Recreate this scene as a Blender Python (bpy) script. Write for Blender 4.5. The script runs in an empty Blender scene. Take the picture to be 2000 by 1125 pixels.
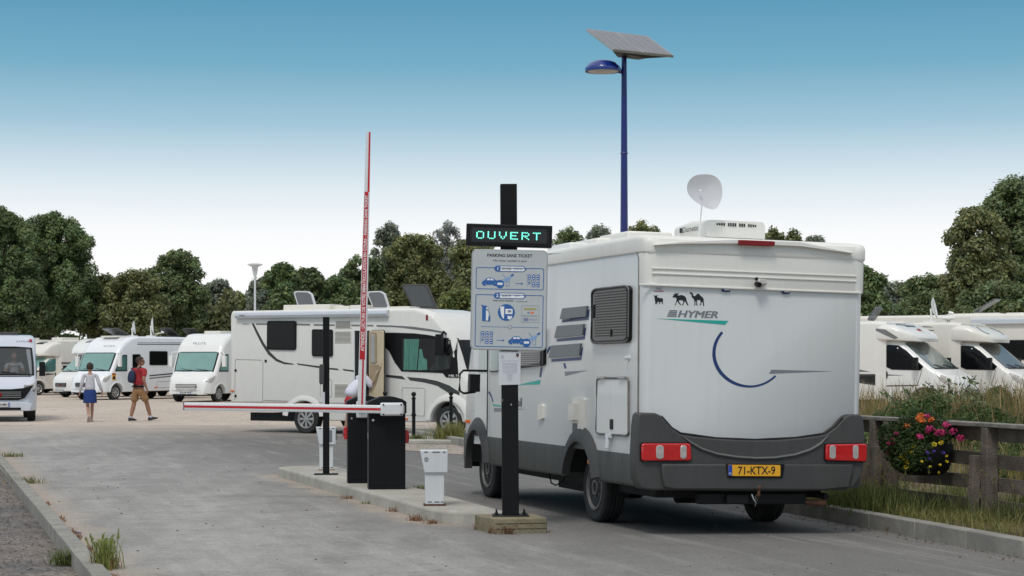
import bpy, bmesh, math, random
import numpy as np
from mathutils import Vector, Matrix
R = math.radians
random.seed(7); rng = np.random.default_rng(7)
sc = bpy.context.scene; col = sc.collection
# ------------------------------------------------------------------ camera / world / sun
F, CH, VH = 3723.0, 1.56, 713.0          # focal length in photo pixels, eye height, horizon row
cam = bpy.data.objects.new('camera', bpy.data.cameras.new('camera')); col.objects.link(cam)
cam.location = (0, 0, CH); cam.rotation_euler = (R(90), 0, 0)
cam.data.sensor_width = 36; cam.data.lens = 36*F/2000
cam.data.shift_y = (VH-562.5)/2000; cam.data.clip_end = 3000; sc.camera = cam
w = bpy.data.worlds.new('World'); sc.world = w; w.use_nodes = True
nt = w.node_tree; nt.nodes.clear()
out = nt.nodes.new('ShaderNodeOutputWorld'); bg = nt.nodes.new('ShaderNodeBackground')
sky = nt.nodes.new('ShaderNodeTexSky'); sky.sky_type = 'NISHITA'; sky.sun_disc = False
SUN_EL, SUN_AZ = 55, 196
sky.sun_elevation = R(SUN_EL); sky.sun_rotation = R(SUN_AZ)
tc = nt.nodes.new('ShaderNodeTexCoord'); sep = nt.nodes.new('ShaderNodeSeparateXYZ')
ramp = nt.nodes.new('ShaderNodeValToRGB')
nt.links.new(tc.outputs['Generated'], sep.inputs[0]); nt.links.new(sep.outputs[2], ramp.inputs[0])
stops = [(0, (1, 1, 1)), (.055, (1, 1, 1)), (.070, (.95, .965, .98)), (.092, (.74, .83, .885)), (.125, (.37, .57, .70)),
         (.155, (.185, .42, .575)), (.19, (.107, .325, .495)), (.27, (.13, .34, .50)), (.42, (.62, .68, .74)), (.7, (.88, .89, .9))]
el = ramp.color_ramp.elements
while len(el) < len(stops): el.new(.5)
for e, (p, c) in zip(el, stops): e.position = p; e.color = (*c, 1)
vm = nt.nodes.new('ShaderNodeVectorMath'); vm.operation = 'SCALE'; vm.inputs['Scale'].default_value = .11
nt.links.new(sky.outputs[0], vm.inputs[0])
mp = nt.nodes.new('ShaderNodeMapRange'); mp.inputs[1].default_value = .25; mp.inputs[2].default_value = .6; mp.inputs[4].default_value = .22
nt.links.new(sep.outputs[2], mp.inputs[0])
mx = nt.nodes.new('ShaderNodeMixRGB'); nt.links.new(mp.outputs[0], mx.inputs[0])
nt.links.new(ramp.outputs[0], mx.inputs[1]); nt.links.new(vm.outputs[0], mx.inputs[2])
nt.links.new(mx.outputs[0], bg.inputs[0]); bg.inputs[1].default_value = 1.0
nt.links.new(bg.outputs[0], out.inputs[0])
sl = bpy.data.lights.new('sun', 'SUN'); sl.energy = 1.4; sl.angle = R(14); sl.color = (1, .96, .9)
so = bpy.data.objects.new('sun', sl); col.objects.link(so)
az = R(SUN_AZ); e_ = R(SUN_EL)
sd = Vector((math.sin(az)*math.cos(e_), math.cos(az)*math.cos(e_), math.sin(e_)))
so.rotation_euler = sd.to_track_quat('Z', 'Y').to_euler(); so.location = (-20, -20, 30)
sc.view_settings.view_transform = 'Standard'; sc.view_settings.look = 'None'
sc.view_settings.exposure = 0; sc.view_settings.gamma = 1

# ------------------------------------------------------------------ materials
_m = {}
def mat(name, c, rough=.5, metal=0, coat=0, var=.06, vscale=4, bump=0, bscale=60, emit=None, alpha=None, trans=0, dirt=0, tint=False, spec=.5):
    if name in _m: return _m[name]
    m = bpy.data.materials.new(name); m.use_nodes = True; n = m.node_tree.nodes; l = m.node_tree.links
    b = n['Principled BSDF']; b.inputs['Roughness'].default_value = rough; b.inputs['Metallic'].default_value = metal
    b.inputs['Coat Weight'].default_value = coat; b.inputs['Specular IOR Level'].default_value = spec
    t = n.new('ShaderNodeTexCoord'); nz = n.new('ShaderNodeTexNoise'); nz.inputs['Scale'].default_value = vscale; nz.inputs['Detail'].default_value = 6
    l.new(t.outputs['Object'], nz.inputs[0])
    mr = n.new('ShaderNodeMapRange'); mr.inputs[1].default_value = .3; mr.inputs[2].default_value = .7; mr.inputs[3].default_value = 1-var; mr.inputs[4].default_value = 1+var
    l.new(nz.outputs[0], mr.inputs[0])
    mul = n.new('ShaderNodeVectorMath'); mul.operation = 'SCALE'; mul.inputs[0].default_value = c
    l.new(mr.outputs[0], mul.inputs['Scale'])
    last = mul.outputs[0]
    if tint:
        at_ = n.new('ShaderNodeAttribute'); at_.attribute_name = 'tint'
        mm = n.new('ShaderNodeVectorMath'); mm.operation = 'MULTIPLY'; l.new(last, mm.inputs[0]); l.new(at_.outputs['Color'], mm.inputs[1]); last = mm.outputs[0]
    if dirt:
        # rain streaks: noise stretched down the panel
        mpn = n.new('ShaderNodeMapping'); mpn.inputs['Scale'].default_value = (7, 7, .45); l.new(t.outputs['Object'], mpn.inputs[0])
        n2 = n.new('ShaderNodeTexNoise'); n2.inputs['Scale'].default_value = 2.2; n2.inputs['Detail'].default_value = 8; l.new(mpn.outputs[0], n2.inputs[0])
        r2 = n.new('ShaderNodeMapRange'); r2.inputs[1].default_value = .52; r2.inputs[2].default_value = .8; r2.inputs[4].default_value = dirt; l.new(n2.outputs[0], r2.inputs[0])
        mi = n.new('ShaderNodeMixRGB'); mi.inputs[2].default_value = (c[0]*.55, c[1]*.52, c[2]*.45, 1); l.new(r2.outputs[0], mi.inputs[0]); l.new(last, mi.inputs[1]); last = mi.outputs[0]
        r3 = n.new('ShaderNodeMapRange'); r3.inputs[3].default_value = rough*.8; r3.inputs[4].default_value = min(1, rough*1.5); l.new(n2.outputs[0], r3.inputs[0]); l.new(r3.outputs[0], b.inputs['Roughness'])
    l.new(last, b.inputs['Base Color'])
    if bump:
        nb = n.new('ShaderNodeTexNoise'); nb.inputs['Scale'].default_value = bscale; nb.inputs['Detail'].default_value = 8; l.new(t.outputs['Object'], nb.inputs[0])
        bp = n.new('ShaderNodeBump'); bp.inputs['Strength'].default_value = bump; bp.inputs['Distance'].default_value = .02; l.new(nb.outputs[0], bp.inputs['Height']); l.new(bp.outputs[0], b.inputs['Normal'])
    if emit: b.inputs['Emission Color'].default_value = (*emit[:3], 1); b.inputs['Emission Strength'].default_value = emit[3]
    if trans: b.inputs['Transmission Weight'].default_value = trans; b.inputs['IOR'].default_value = 1.1
    if alpha: b.inputs['Alpha'].default_value = alpha
    _m[name] = m; return m
def M_(k): return _m[k]
mat('panel_blue_white', (.70, .71, .70), .28, coat=.25, var=.02, vscale=1.2, dirt=.10)
mat('cap_cream', (.82, .80, .745), .38, var=.025, vscale=2, dirt=.10)
mat('white_paint', (.80, .80, .775), .3, coat=.3, var=.02, dirt=.10)
mat('cream_paint', (.76, .73, .66), .3, coat=.3, var=.02, dirt=.10)
mat('warm_white_paint', (.78, .765, .72), .32, coat=.3, var=.02, dirt=.10)
mat('pure_white_paint', (.82, .84, .86), .28, coat=.3, var=.02, dirt=.05)
mat('grey_plastic', (.058, .057, .055), .5, var=.1, vscale=3, bump=.1, bscale=300, dirt=.2)
mat('grey_plastic_light', (.13, .13, .125), .5, var=.06)
mat('skirt_grey', (.062, .064, .060), .45, var=.08, vscale=2, dirt=.25)
mat('black_plastic', (.007, .007, .0075), .45, var=.1, spec=.25)
mat('dark_metal', (.010, .0105, .011), .5, var=.15, vscale=6, bump=.05, spec=.25)
mat('anthracite', (.0075, .008, .009), .5, var=.15, vscale=5, spec=.2)
mat('under_black', (.012, .012, .012), .8, var=.2)
mat('tyre', (.022, .022, .022), .8, var=.25, vscale=8, bump=.15, bscale=90)
mat('rim_silver', (.42, .42, .41), .35, metal=.6, var=.08)
mat('rim_steel', (.20, .19, .175), .55, metal=.4, var=.25, vscale=14)
mat('rim_dark', (.02, .02, .02), .7)
mat('glass_dark', (.006, .007, .008), .08, spec=.22, var=.02)
mat('blind_dark', (.035, .035, .032), .6)
mat('glass_grey', (.05, .06, .065), .12, spec=.6)
mat('glass_blind', (.18, .34, .31), .14, coat=.6, var=.08, vscale=1.5)
mat('glass_blind_dark', (.05, .16, .15), .12, coat=.6)
mat('glass_screen', (.07, .105, .10), .1, coat=.5, var=.5, vscale=2.5)
mat('clear_glass', (.03, .035, .035), .03, alpha=.25, var=0)
mat('smoked', (.12, .13, .14), .2, alpha=.7, var=.05)
mat('van_paint', (.60, .63, .70), .28, coat=.3, var=.02, dirt=.08)
mat('van_glass', (.10, .11, .11), .05, alpha=.5, var=0)
mat('curtain', (.14, .42, .33), .85, var=.12, vscale=9)
mat('seat_fabric', (.035, .055, .05), .85)
mat('red_lens', (.55, .012, .015), .15, coat=.8, var=.12, vscale=20)
mat('dark_red_lens', (.22, .004, .007), .3, coat=.1, spec=.3)
mat('clear_lens', (.45, .42, .40), .12, coat=.8, var=.15, vscale=25)
mat('orange_lens', (.75, .16, .02), .2, coat=.6)
mat('plate_yellow', (.85, .42, .02), .45, var=.03)
mat('plate_white', (.7, .7, .68), .45)
mat('plate_blue', (.01, .06, .35), .4)
mat('black_ink', (.01, .01, .012), .6, var=0)
mat('navy', (.012, .04, .16), .4, var=.05)
mat('teal', (.02, .40, .34), .4, var=.04)
mat('logo_grey', (.20, .21, .24), .4, var=.05)
mat('slat_grey', (.13, .15, .16), .4, var=.05)
mat('stripe_dark', (.045, .047, .045), .4, var=.05)
mat('stripe_grey', (.17, .17, .17), .4, var=.05)
mat('stripe_red', (.30, .01, .03), .4)
mat('chrome', (.6, .6, .6), .2, metal=1)
mat('rust', (.10, .045, .025), .8, var=.3, vscale=20)
mat('boom_white', (.72, .73, .74), .3, coat=.3, var=.03, dirt=.08)
mat('boom_red', (.52, .012, .02), .4, var=.05)
mat('white_ink', (.85, .85, .85), .5, var=0)
mat('sign_white', (.50, .525, .53), .42, var=.03, vscale=3, dirt=.10)
mat('sign_blue', (.025, .12, .38), .45, var=.04)
mat('sign_light_blue', (.25, .40, .62), .45)
mat('sign_edge', (.45, .46, .46), .35, metal=.5)
mat('paper', (.62, .62, .66), .7, var=.04)
mat('ink_grey', (.22, .25, .38), .7)
mat('coin', (.40, .36, .10), .5)
mat('led_face', (.018, .018, .018), .35, var=.1)
mat('led_on', (.2, .9, .7), .4, emit=(.18, .95, .72, 1.0))
mat('led_off', (.06, .06, .06), .4)
mat('terminal_white', (.66, .68, .70), .35, var=.03, dirt=.15)
mat('lamp_blue', (.006, .012, .16), .32, coat=.4, var=.08)
mat('lamp_blue_head', (.008, .03, .22), .25, coat=.5, var=.05)
mat('lamp_lens', (.45, .45, .42), .3, var=.15, vscale=12)
mat('pv_cell', (.13, .13, .15), .3, coat=.3, var=.08)
mat('pv_line', (.30, .30, .31), .4)
mat('aluminium', (.45, .45, .42), .4, metal=.5)
mat('dish', (.62, .62, .64), .45, var=.03)
mat('fence_wood', (.135, .110, .088), .85, var=.3, vscale=6, bump=.6, bscale=40)
mat('fence_cap', (.22, .205, .185), .85, var=.3, vscale=8, bump=.5, bscale=50)
mat('skin', (.40, .22, .15), .55, var=.05)
mat('skin_tan', (.30, .15, .09), .55, var=.05)
mat('hair', (.035, .022, .016), .8, var=.3, vscale=60)
mat('shirt_red', (.34, .02, .025), .85, var=.08, vscale=12, bump=.3, bscale=30)
mat('shorts_tan', (.30, .17, .075), .85, var=.08, vscale=12, bump=.3, bscale=30)
mat('skirt_blue', (.01, .04, .17), .85, var=.08, vscale=12, bump=.3, bscale=30)
mat('knit_white', (.52, .51, .55), .9, var=.08, vscale=20, bump=.3, bscale=60)
mat('shirt_white', (.70, .69, .78), .85, var=.05, vscale=12, bump=.3, bscale=25)
mat('shorts_red', (.45, .02, .03), .85, var=.3, vscale=30)
mat('navy_cloth', (.012, .022, .06), .8, var=.1)
mat('shoe_dark', (.02, .025, .035), .7); mat('shoe_pale', (.45, .36, .32), .7)
mat('bark', (.07, .055, .04), .9, var=.3, vscale=8, bump=.8, bscale=20)
mat('door_beige', (.60, .50, .34), .45, var=.05)
mat('door_tan', (.36, .27, .17), .5)
mat('awning', (.62, .65, .69), .35, metal=.2, var=.03)
mat('flower_pink', (.55, .03, .16), .7, var=.3, vscale=30, tint=True)
mat('flower_orange', (.80, .20, .04), .7, var=.2, vscale=30, tint=True)
mat('flower_yellow', (.72, .55, .03), .7, var=.2, vscale=30, tint=True)
mat('flower_blue', (.10, .05, .35), .7, tint=True)
for nm, c in (('leaf_dark', (.175, .24, .10)), ('leaf_mid', (.195, .245, .11)), ('leaf_olive', (.235, .255, .11)),
              ('leaf_silver', (.29, .32, .24)), ('leaf_pale', (.36, .37, .33)), ('leaf_deep', (.12, .155, .065)), ('leaf_light', (.20, .24, .08)),
              ('grass_dry', (.36, .255, .125)), ('grass_green', (.15, .18, .055)), ('grass_olive', (.25, .24, .085)), ('weed_red', (.27, .13, .06)), ('tuft_green', (.27, .31, .09)), ('bramble', (.085, .135, .042))):
    m = mat(nm, c, .48, var=.15, vscale=.6, tint=True, spec=.5 if 'leaf' in nm else .25)
    n = m.node_tree.nodes; l = m.node_tree.links; b = n['Principled BSDF']; o = n['Material Output']
    tr = n.new('ShaderNodeBsdfTranslucent'); ms = n.new('ShaderNodeMixShader'); ms.inputs[0].default_value = .42
    l.new(b.inputs['Base Color'].links[0].from_socket, tr.inputs[0]); l.new(b.outputs[0], ms.inputs[1]); l.new(tr.outputs[0], ms.inputs[2]); l.new(ms.outputs[0], o.inputs[0])

_k0, _k1 = Vector((-2.72, 13.2)), Vector((-9.35, 34.5)); _i0, _i1 = Vector((-3.27, 26.6)), Vector((-.86, 18.95))
SAND = (.9545*_k0.x+.2975*_k0.y, -.9540*_i0.x-.2998*_i0.y)
def ground_mat(name, base, alt, fine=90, speck=.5, dust=None, road=False, patch=.35, bump=.5):
    m = bpy.data.materials.new(name); m.use_nodes = True; n = m.node_tree.nodes; l = m.node_tree.links; b = n['Principled BSDF']
    b.inputs['Roughness'].default_value = .92; b.inputs['Specular IOR Level'].default_value = .25
    g = n.new('ShaderNodeNewGeometry')
    def noise_(sc_, det=6, vec=None, rough=.6):
        x = n.new('ShaderNodeTexNoise'); x.inputs['Scale'].default_value = sc_; x.inputs['Detail'].default_value = det; x.inputs['Roughness'].default_value = rough
        l.new(vec or g.outputs['Position'], x.inputs[0]); return x.outputs[0]
    def rmp(v, a, b_, c, d):
        x = n.new('ShaderNodeMapRange'); x.inputs[1].default_value = a; x.inputs[2].default_value = b_; x.inputs[3].default_value = c; x.inputs[4].default_value = d; l.new(v, x.inputs[0]); return x.outputs[0]
    def mix(f, a, b_):
        x = n.new('ShaderNodeMixRGB')
        for i, v in ((0, f), (1, a), (2, b_)):
            if hasattr(v, 'links') or hasattr(v, 'node'): l.new(v, x.inputs[i])
            else: x.inputs[i].default_value = v if i == 0 else (*v, 1)
        return x.outputs[0]
    mp_ = n.new('ShaderNodeMapping'); mp_.inputs['Rotation'].default_value = (0, 0, R(-17)); mp_.inputs['Scale'].default_value = (2.2, .35, 1) if road else (1, 1, 1); l.new(g.outputs['Position'], mp_.inputs[0])
    c = mix(rmp(noise_(patch, 8, mp_.outputs[0]), .38, .62, 0, 1), base, alt)
    c = mix(rmp(noise_(1.6, 8), .45, .72, 0, .6), c, [x*.72 for x in base]); c = mix(rmp(noise_(5.5, 8), .52, .70, 0, .35), c, [x*1.3 for x in alt])
    if road:
        # faint tyre-track bands and dust along the lane
        wv = n.new('ShaderNodeTexWave'); wv.inputs['Scale'].default_value = .22; wv.inputs['Distortion'].default_value = 5; wv.inputs['Detail'].default_value = 4; wv.inputs['Detail Scale'].default_value = .7
        l.new(mp_.outputs[0], wv.inputs[0])
        c = mix(rmp(wv.outputs[1], .3, .9, 0, .10), c, [x*1.25 for x in alt])
        n3 = noise_(.16, 5)
        c = mix(rmp(n3, .5, .68, 0, .4), c, [x*.6 for x in base])
        # right of the island the lane colour turns darker
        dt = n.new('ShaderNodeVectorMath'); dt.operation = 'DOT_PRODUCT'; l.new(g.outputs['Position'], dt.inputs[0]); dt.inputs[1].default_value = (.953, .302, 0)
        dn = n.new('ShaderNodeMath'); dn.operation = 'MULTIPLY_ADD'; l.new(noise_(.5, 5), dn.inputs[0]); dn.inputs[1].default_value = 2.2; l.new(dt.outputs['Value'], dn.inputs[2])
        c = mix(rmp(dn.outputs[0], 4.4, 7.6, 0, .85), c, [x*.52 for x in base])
        # fine streaks drawn along the lane by tyres
        m0_ = n.new('ShaderNodeMapping'); m0_.inputs['Rotation'].default_value = (0, 0, R(-17)); l.new(g.outputs['Position'], m0_.inputs[0]); m3 = n.new('ShaderNodeMapping'); m3.inputs['Scale'].default_value = (4, .30, 1); l.new(m0_.outputs[0], m3.inputs[0])
        n4 = noise_(1.0, 7, m3.outputs[0]); c = mix(rmp(n4, .52, .68, 0, .26), c, [x*1.28 for x in alt]); c = mix(rmp(n4, .47, .34, 0, .24), c, [x*.68 for x in base])
        # hairline cracks
        vc = n.new('ShaderNodeTexVoronoi'); vc.feature = 'DISTANCE_TO_EDGE'; vc.inputs['Scale'].default_value = .33
        wv2 = n.new('ShaderNodeVectorMath'); wv2.operation = 'MULTIPLY_ADD'; nn_ = n.new('ShaderNodeTexNoise'); nn_.inputs['Scale'].default_value = 1.3; nn_.inputs['Detail'].default_value = 6; l.new(g.outputs['Position'], nn_.inputs[0])
        l.new(nn_.outputs['Color'], wv2.inputs[0]); wv2.inputs[1].default_value = (2.2, 2.2, 0); l.new(g.outputs['Position'], wv2.inputs[2]); l.new(wv2.outputs[0], vc.inputs['Vector'])
        c = mix(rmp(vc.outputs[0], .0, .007, .38, 0), c, [x*.45 for x in base])
        # blown sand lying against the left kerb and the island edge
        for nx_, ny_, c0_, w0_ in ((.9545, .2975, -1.34, .42), (-.9540, -.2998, -4.86+.0, .30)):
            dd = n.new('ShaderNodeVectorMath'); dd.operation = 'DOT_PRODUCT'; l.new(g.outputs['Position'], dd.inputs[0]); dd.inputs[1].default_value = (nx_, ny_, 0)
            off_ = n.new('ShaderNodeMath'); off_.operation = 'ADD'; l.new(dd.outputs['Value'], off_.inputs[0]); off_.inputs[1].default_value = -SAND[0 if nx_ > 0 else 1]
            ns_ = n.new('ShaderNodeMath'); ns_.operation = 'MULTIPLY_ADD'; l.new(noise_(2.2, 6), ns_.inputs[0]); ns_.inputs[1].default_value = .9; ns_.inputs[2].default_value = -.45
            sm_ = n.new('ShaderNodeMath'); sm_.operation = 'ADD'; l.new(off_.outputs[0], sm_.inputs[0]); l.new(ns_.outputs[0], sm_.inputs[1])
            f1_ = rmp(sm_.outputs[0], .02, w0_, .85, 0)
            if nx_ < 0:     # only along the island, not beyond its ends
                sy_ = n.new('ShaderNodeSeparateXYZ'); l.new(g.outputs['Position'], sy_.inputs[0]); ml = n.new('ShaderNodeMath'); ml.operation = 'MULTIPLY'; l.new(f1_, ml.inputs[0])
                m2_ = n.new('ShaderNodeMath'); m2_.operation = 'MULTIPLY'; l.new(rmp(sy_.outputs[1], 26.7, 27.2, 1, 0), m2_.inputs[0]); l.new(rmp(sy_.outputs[1], 18.2, 18.7, 0, 1), m2_.inputs[1]); l.new(m2_.outputs[0], ml.inputs[1]); m4_ = n.new('ShaderNodeMath'); m4_.operation = 'MULTIPLY'; l.new(ml.outputs[0], m4_.inputs[0]); l.new(rmp(off_.outputs[0], -.8, -.5, 0, 1), m4_.inputs[1]); f1_ = m4_.outputs[0]
            c = mix(f1_, c, (.40, .335, .275))
        # gravel dust carried onto the far end of the road
        sp = n.new('ShaderNodeSeparateXYZ'); l.new(g.outputs['Position'], sp.inputs[0])
        ad = n.new('ShaderNodeMath'); ad.operation = 'MULTIPLY_ADD'; l.new(noise_(.5, 6), ad.inputs[0]); ad.inputs[1].default_value = 10; l.new(sp.outputs[1], ad.inputs[2])
        c = mix(rmp(ad.outputs[0], 45, 57, 0, 1), c, (.53, .45, .38))
    vo = n.new('ShaderNodeTexVoronoi'); vo.inputs['Scale'].default_value = fine; l.new(g.outputs['Position'], vo.inputs[0])
    vs = n.new('ShaderNodeSeparateXYZ'); l.new(vo.outputs['Color'], vs.inputs[0])
    k = n.new('ShaderNodeVectorMath'); k.operation = 'SCALE'; l.new(c, k.inputs[0]); l.new(rmp(vs.outputs[0], 0, 1, 1-speck, 1+speck), k.inputs['Scale'])
    l.new(k.outputs[0], b.inputs['Base Color'])
    bp = n.new('ShaderNodeBump'); bp.inputs['Strength'].default_value = bump; bp.inputs['Distance'].default_value = .02
    l.new(rmp(vs.outputs[1], 0, 1, 0, 1), bp.inputs['Height']); l.new(bp.outputs[0], b.inputs['Normal'])
    _m[name] = m; return m
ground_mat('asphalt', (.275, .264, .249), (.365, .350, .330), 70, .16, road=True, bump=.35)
ground_mat('lot_gravel', (.49, .41, .34), (.58, .495, .42), 22, .28, patch=.12)
ground_mat('shoulder_gravel', (.125, .118, .115), (.23, .195, .17), 34, .45, patch=.55, bump=1)
ground_mat('concrete', (.38, .36, .31), (.46, .44, .39), 120, .10, patch=1.5, bump=.25)
ground_mat('kerb_concrete', (.25, .24, .215), (.33, .315, .28), 120, .12, patch=2.0, bump=.3)
ground_mat('soil', (.13, .10, .07), (.20, .16, .115), 40, .4, patch=1.0, bump=1)
ground_mat('sand_dust', (.34, .30, .26), (.42, .355, .30), 60, .25, patch=2.0, bump=.6)
ground_mat('block_wood', (.22, .19, .12), (.30, .26, .18), 60, .12, patch=3)

# ------------------------------------------------------------------ mesh helpers
def V(*a): return Vector(a)
def gp(u, v, z=0.):
    Y = (CH-z)*F/(v-VH); return V((u-1000)/F*Y, Y, z)
def at(u, v, Y): return V((u-1000)/F*Y, Y, CH+(VH-v)/F*Y)
def hit(M, axis, val, u, v):
    Mi = M.inverted(); o = Mi @ V(0, 0, CH); d = Mi.to_3x3() @ V((u-1000)/F, 1, (VH-v)/F)
    return o + d*((val-o[axis])/d[axis])
def rrect(x0, y0, x1, y1, r, n=4):
    p = []
    for cx, cy, a in ((x1-r, y1-r, 0), (x0+r, y1-r, 90), (x0+r, y0+r, 180), (x1-r, y0+r, 270)):
        for i in range(n+1): t = R(a+90*i/n); p.append((cx+r*math.cos(t), cy+r*math.sin(t)))
    return p
def rquad(q, r=.15, n=3, asp=1.):
    """rounded version of a quad given as tl, tr, br, bl"""
    tl, tr, br, bl = [Vector(x) for x in q]; o = []
    for s, t in rrect(0, 0, 1, 1, .4999, n) if r >= .5 else _rr(r, r*asp, n):
        o.append(tuple((bl*(1-s)+br*s)*(1-t)+(tl*(1-s)+tr*s)*t))
    return o
def _rr(rx, ry, n):
    p = []
    for cx, cy, a in ((1-rx, 1-ry, 0), (rx, 1-ry, 90), (rx, ry, 180), (1-rx, ry, 270)):
        for i in range(n+1): t = R(a+90*i/n); p.append((cx+rx*math.cos(t), cy+ry*math.sin(t)))
    return p
class MB:
    def __init__(s): s.v = []; s.f = []; s.m = []; s.mi = 0
    def add(s, vs, fs):
        k = len(s.v); s.v += [tuple(x) for x in vs]; s.f += [tuple(i+k for i in f) for f in fs]; s.m += [s.mi]*len(fs); return s
    def box(s, c, d, M=None, taper=1.):
        x, y, z = [k/2 for k in d]; vs = []
        for sz in (-1, 1):
            t = taper if sz > 0 else 1
            for sx, sy in ((-1, -1), (1, -1), (1, 1), (-1, 1)): vs.append(V(sx*x*t, sy*y*t, sz*z))
        vs = [(M @ p if M else p)+V(*c) for p in vs]
        return s.add(vs, [(3, 2, 1, 0), (4, 5, 6, 7), (0, 1, 5, 4), (1, 2, 6, 5), (2, 3, 7, 6), (3, 0, 4, 7)])
    def rings(s, rr, cap=True, closed=False):
        n = len(rr[0]); vs = [p for r in rr for p in r]; fs = []
        for i in range(len(rr)-(0 if closed else 1)):
            j = (i+1) % len(rr)
            for k in range(n): k2 = (k+1) % n; fs.append((i*n+k, i*n+k2, j*n+k2, j*n+k))
        if cap and not closed: fs += [tuple(range(n))[::-1], tuple(range((len(rr)-1)*n, len(rr)*n))]
        return s.add(vs, fs)
    def tube(s, pts, r, seg=10, cap=True, flat=1.):
        pts = [Vector(p) for p in pts]; rs = r if isinstance(r, (list, tuple)) else [r]*len(pts); rr = []
        for i, p in enumerate(pts):
            d = (pts[min(i+1, len(pts)-1)]-pts[max(i-1, 0)]).normalized()
            a = d.cross(V(0, 0, 1)); a = a if a.length > 1e-3 else V(1, 0, 0); a.normalize(); b = a.cross(d)
            rr.append([p+(a*math.cos(2*math.pi*k/seg)+b*math.sin(2*math.pi*k/seg)*flat)*rs[i] for k in range(seg)])
        return s.rings(rr, cap)
    def cyl(s, p0, p1, r0, r1=None, seg=14): return s.tube([p0, p1], [r0, r0 if r1 is None else r1], seg)
    def ell(s, c, r, M=None, nu=14, nv=9, zmin=-1.):
        rr = []; a0 = math.asin(zmin)
        for i in range(nv+1):
            t = a0+(math.pi/2-a0)*i/nv; z = math.sin(t); q = max(math.cos(t), .02)
            rr.append([(M @ V(r[0]*q*math.cos(2*math.pi*k/nu), r[1]*q*math.sin(2*math.pi*k/nu), r[2]*z) if M else V(r[0]*q*math.cos(2*math.pi*k/nu), r[1]*q*math.sin(2*math.pi*k/nu), r[2]*z))+V(*c) for k in range(nu)])
        return s.rings(rr)
    def prism(s, poly, o, a, b, n, depth):
        """flat outline (2d) in plane o + x a + y b, thick depth along n"""
        o, a, b, n = Vector(o), Vector(a), Vector(b), Vector(n)
        p0 = [o+a*p[0]+b*p[1] for p in poly]; p1 = [p+n*depth for p in p0]; k = len(poly)
        area = sum(poly[i][0]*poly[(i+1) % k][1]-poly[(i+1) % k][0]*poly[i][1] for i in range(k))
        fs = [tuple(range(k))[::-1], tuple(range(k, 2*k))]+[(i, (i+1) % k, (i+1) % k+k, i+k) for i in range(k)]
        return s.add(p0+p1, fs)
    def revolve(s, prof, o, axis, seg=24, closed=False):
        """prof: (radius, along) about axis"""
        ax = Vector(axis).normalized(); a = ax.orthogonal().normalized(); b = ax.cross(a)
        rr = [[Vector(o)+ax*t+(a*math.cos(2*math.pi*k/seg)+b*math.sin(2*math.pi*k/seg))*r for k in range(seg)] for r, t in prof]
        return s.rings(rr, cap=not closed, closed=closed)
    def obj(s, name, m, parent=None, smooth=False, bevel=0, seg=2, angle=35, label=None):
        me = bpy.data.meshes.new(name); me.from_pydata(s.v, [], s.f)
        bm = bmesh.new(); bm.from_mesh(me); bmesh.ops.recalc_face_normals(bm, faces=bm.faces[:])
        bm.to_mesh(me); bm.free()
        ms = m if isinstance(m, (list, tuple)) else [m]
        for k in ms: me.materials.append(M_(k))
        if len(ms) > 1: me.polygons.foreach_set('material_index', s.m)
        o = bpy.data.objects.new(name, me); col.objects.link(o)
        if parent: o.parent = parent
        if bevel:
            bv = o.modifiers.new('bevel', 'BEVEL'); bv.width = bevel; bv.segments = seg; bv.limit_method = 'ANGLE'; bv.angle_limit = R(40); bv.harden_normals = False
        if smooth or bevel:
            for p in me.polygons: p.use_smooth = True
            try: me.set_sharp_from_angle(angle=R(angle))
            except Exception: pass
        if label: o['label'] = label
        return o
def thing(name, label, cat, loc=(0, 0, 0), rotz=0, group=None, M=None):
    o = bpy.data.objects.new(name, None); col.objects.link(o); o.empty_display_size = .2
    if M is not None: o.matrix_world = M
    else: o.location = loc; o.rotation_euler = (0, 0, rotz)
    o['label'] = label; o['category'] = cat
    if group: o['group'] = group
    return o
def tag(o, label, cat, group=None, kind=None):
    o['label'] = label; o['category'] = cat
    if group: o['group'] = group
    if kind: o['kind'] = kind
    return o
def struct(o): o['kind'] = 'structure'; return o
def textpoly(b, s, o, a, u, n, W=None, H=None, bold=0, shear=0, ext=.002, align='c'):
    """write s into builder b, fitted to W x H, centred on o in the plane (a,u), thickness ext along n"""
    cu = bpy.data.curves.new('t', 'FONT'); cu.body = s; cu.size = 1; cu.offset = bold; cu.resolution_u = 3; cu.shear = shear
    ob = bpy.data.objects.new('t', cu); col.objects.link(ob); dg = bpy.context.evaluated_depsgraph_get(); dg.update()
    me = bpy.data.meshes.new_from_object(ob.evaluated_get(dg)); co = [v.co.copy() for v in me.vertices]
    bpy.data.objects.remove(ob); bpy.data.curves.remove(cu)
    if not co: return
    x0, x1 = min(c.x for c in co), max(c.x for c in co); y0, y1 = min(c.y for c in co), max(c.y for c in co)
    sx = W/(x1-x0) if W else None; sy = H/(y1-y0) if H else None
    sx = sx or sy; sy = sy or sx
    o, a, u, n = Vector(o), Vector(a), Vector(u), Vector(n)
    off = -(x0+x1)/2 if align == 'c' else -x0
    b.add([o+a*((c.x+off)*sx)+u*((c.y-(y0+y1)/2)*sy)+n*ext for c in co], [tuple(p.vertices) for p in me.polygons])
    bpy.data.meshes.remove(me)

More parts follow.
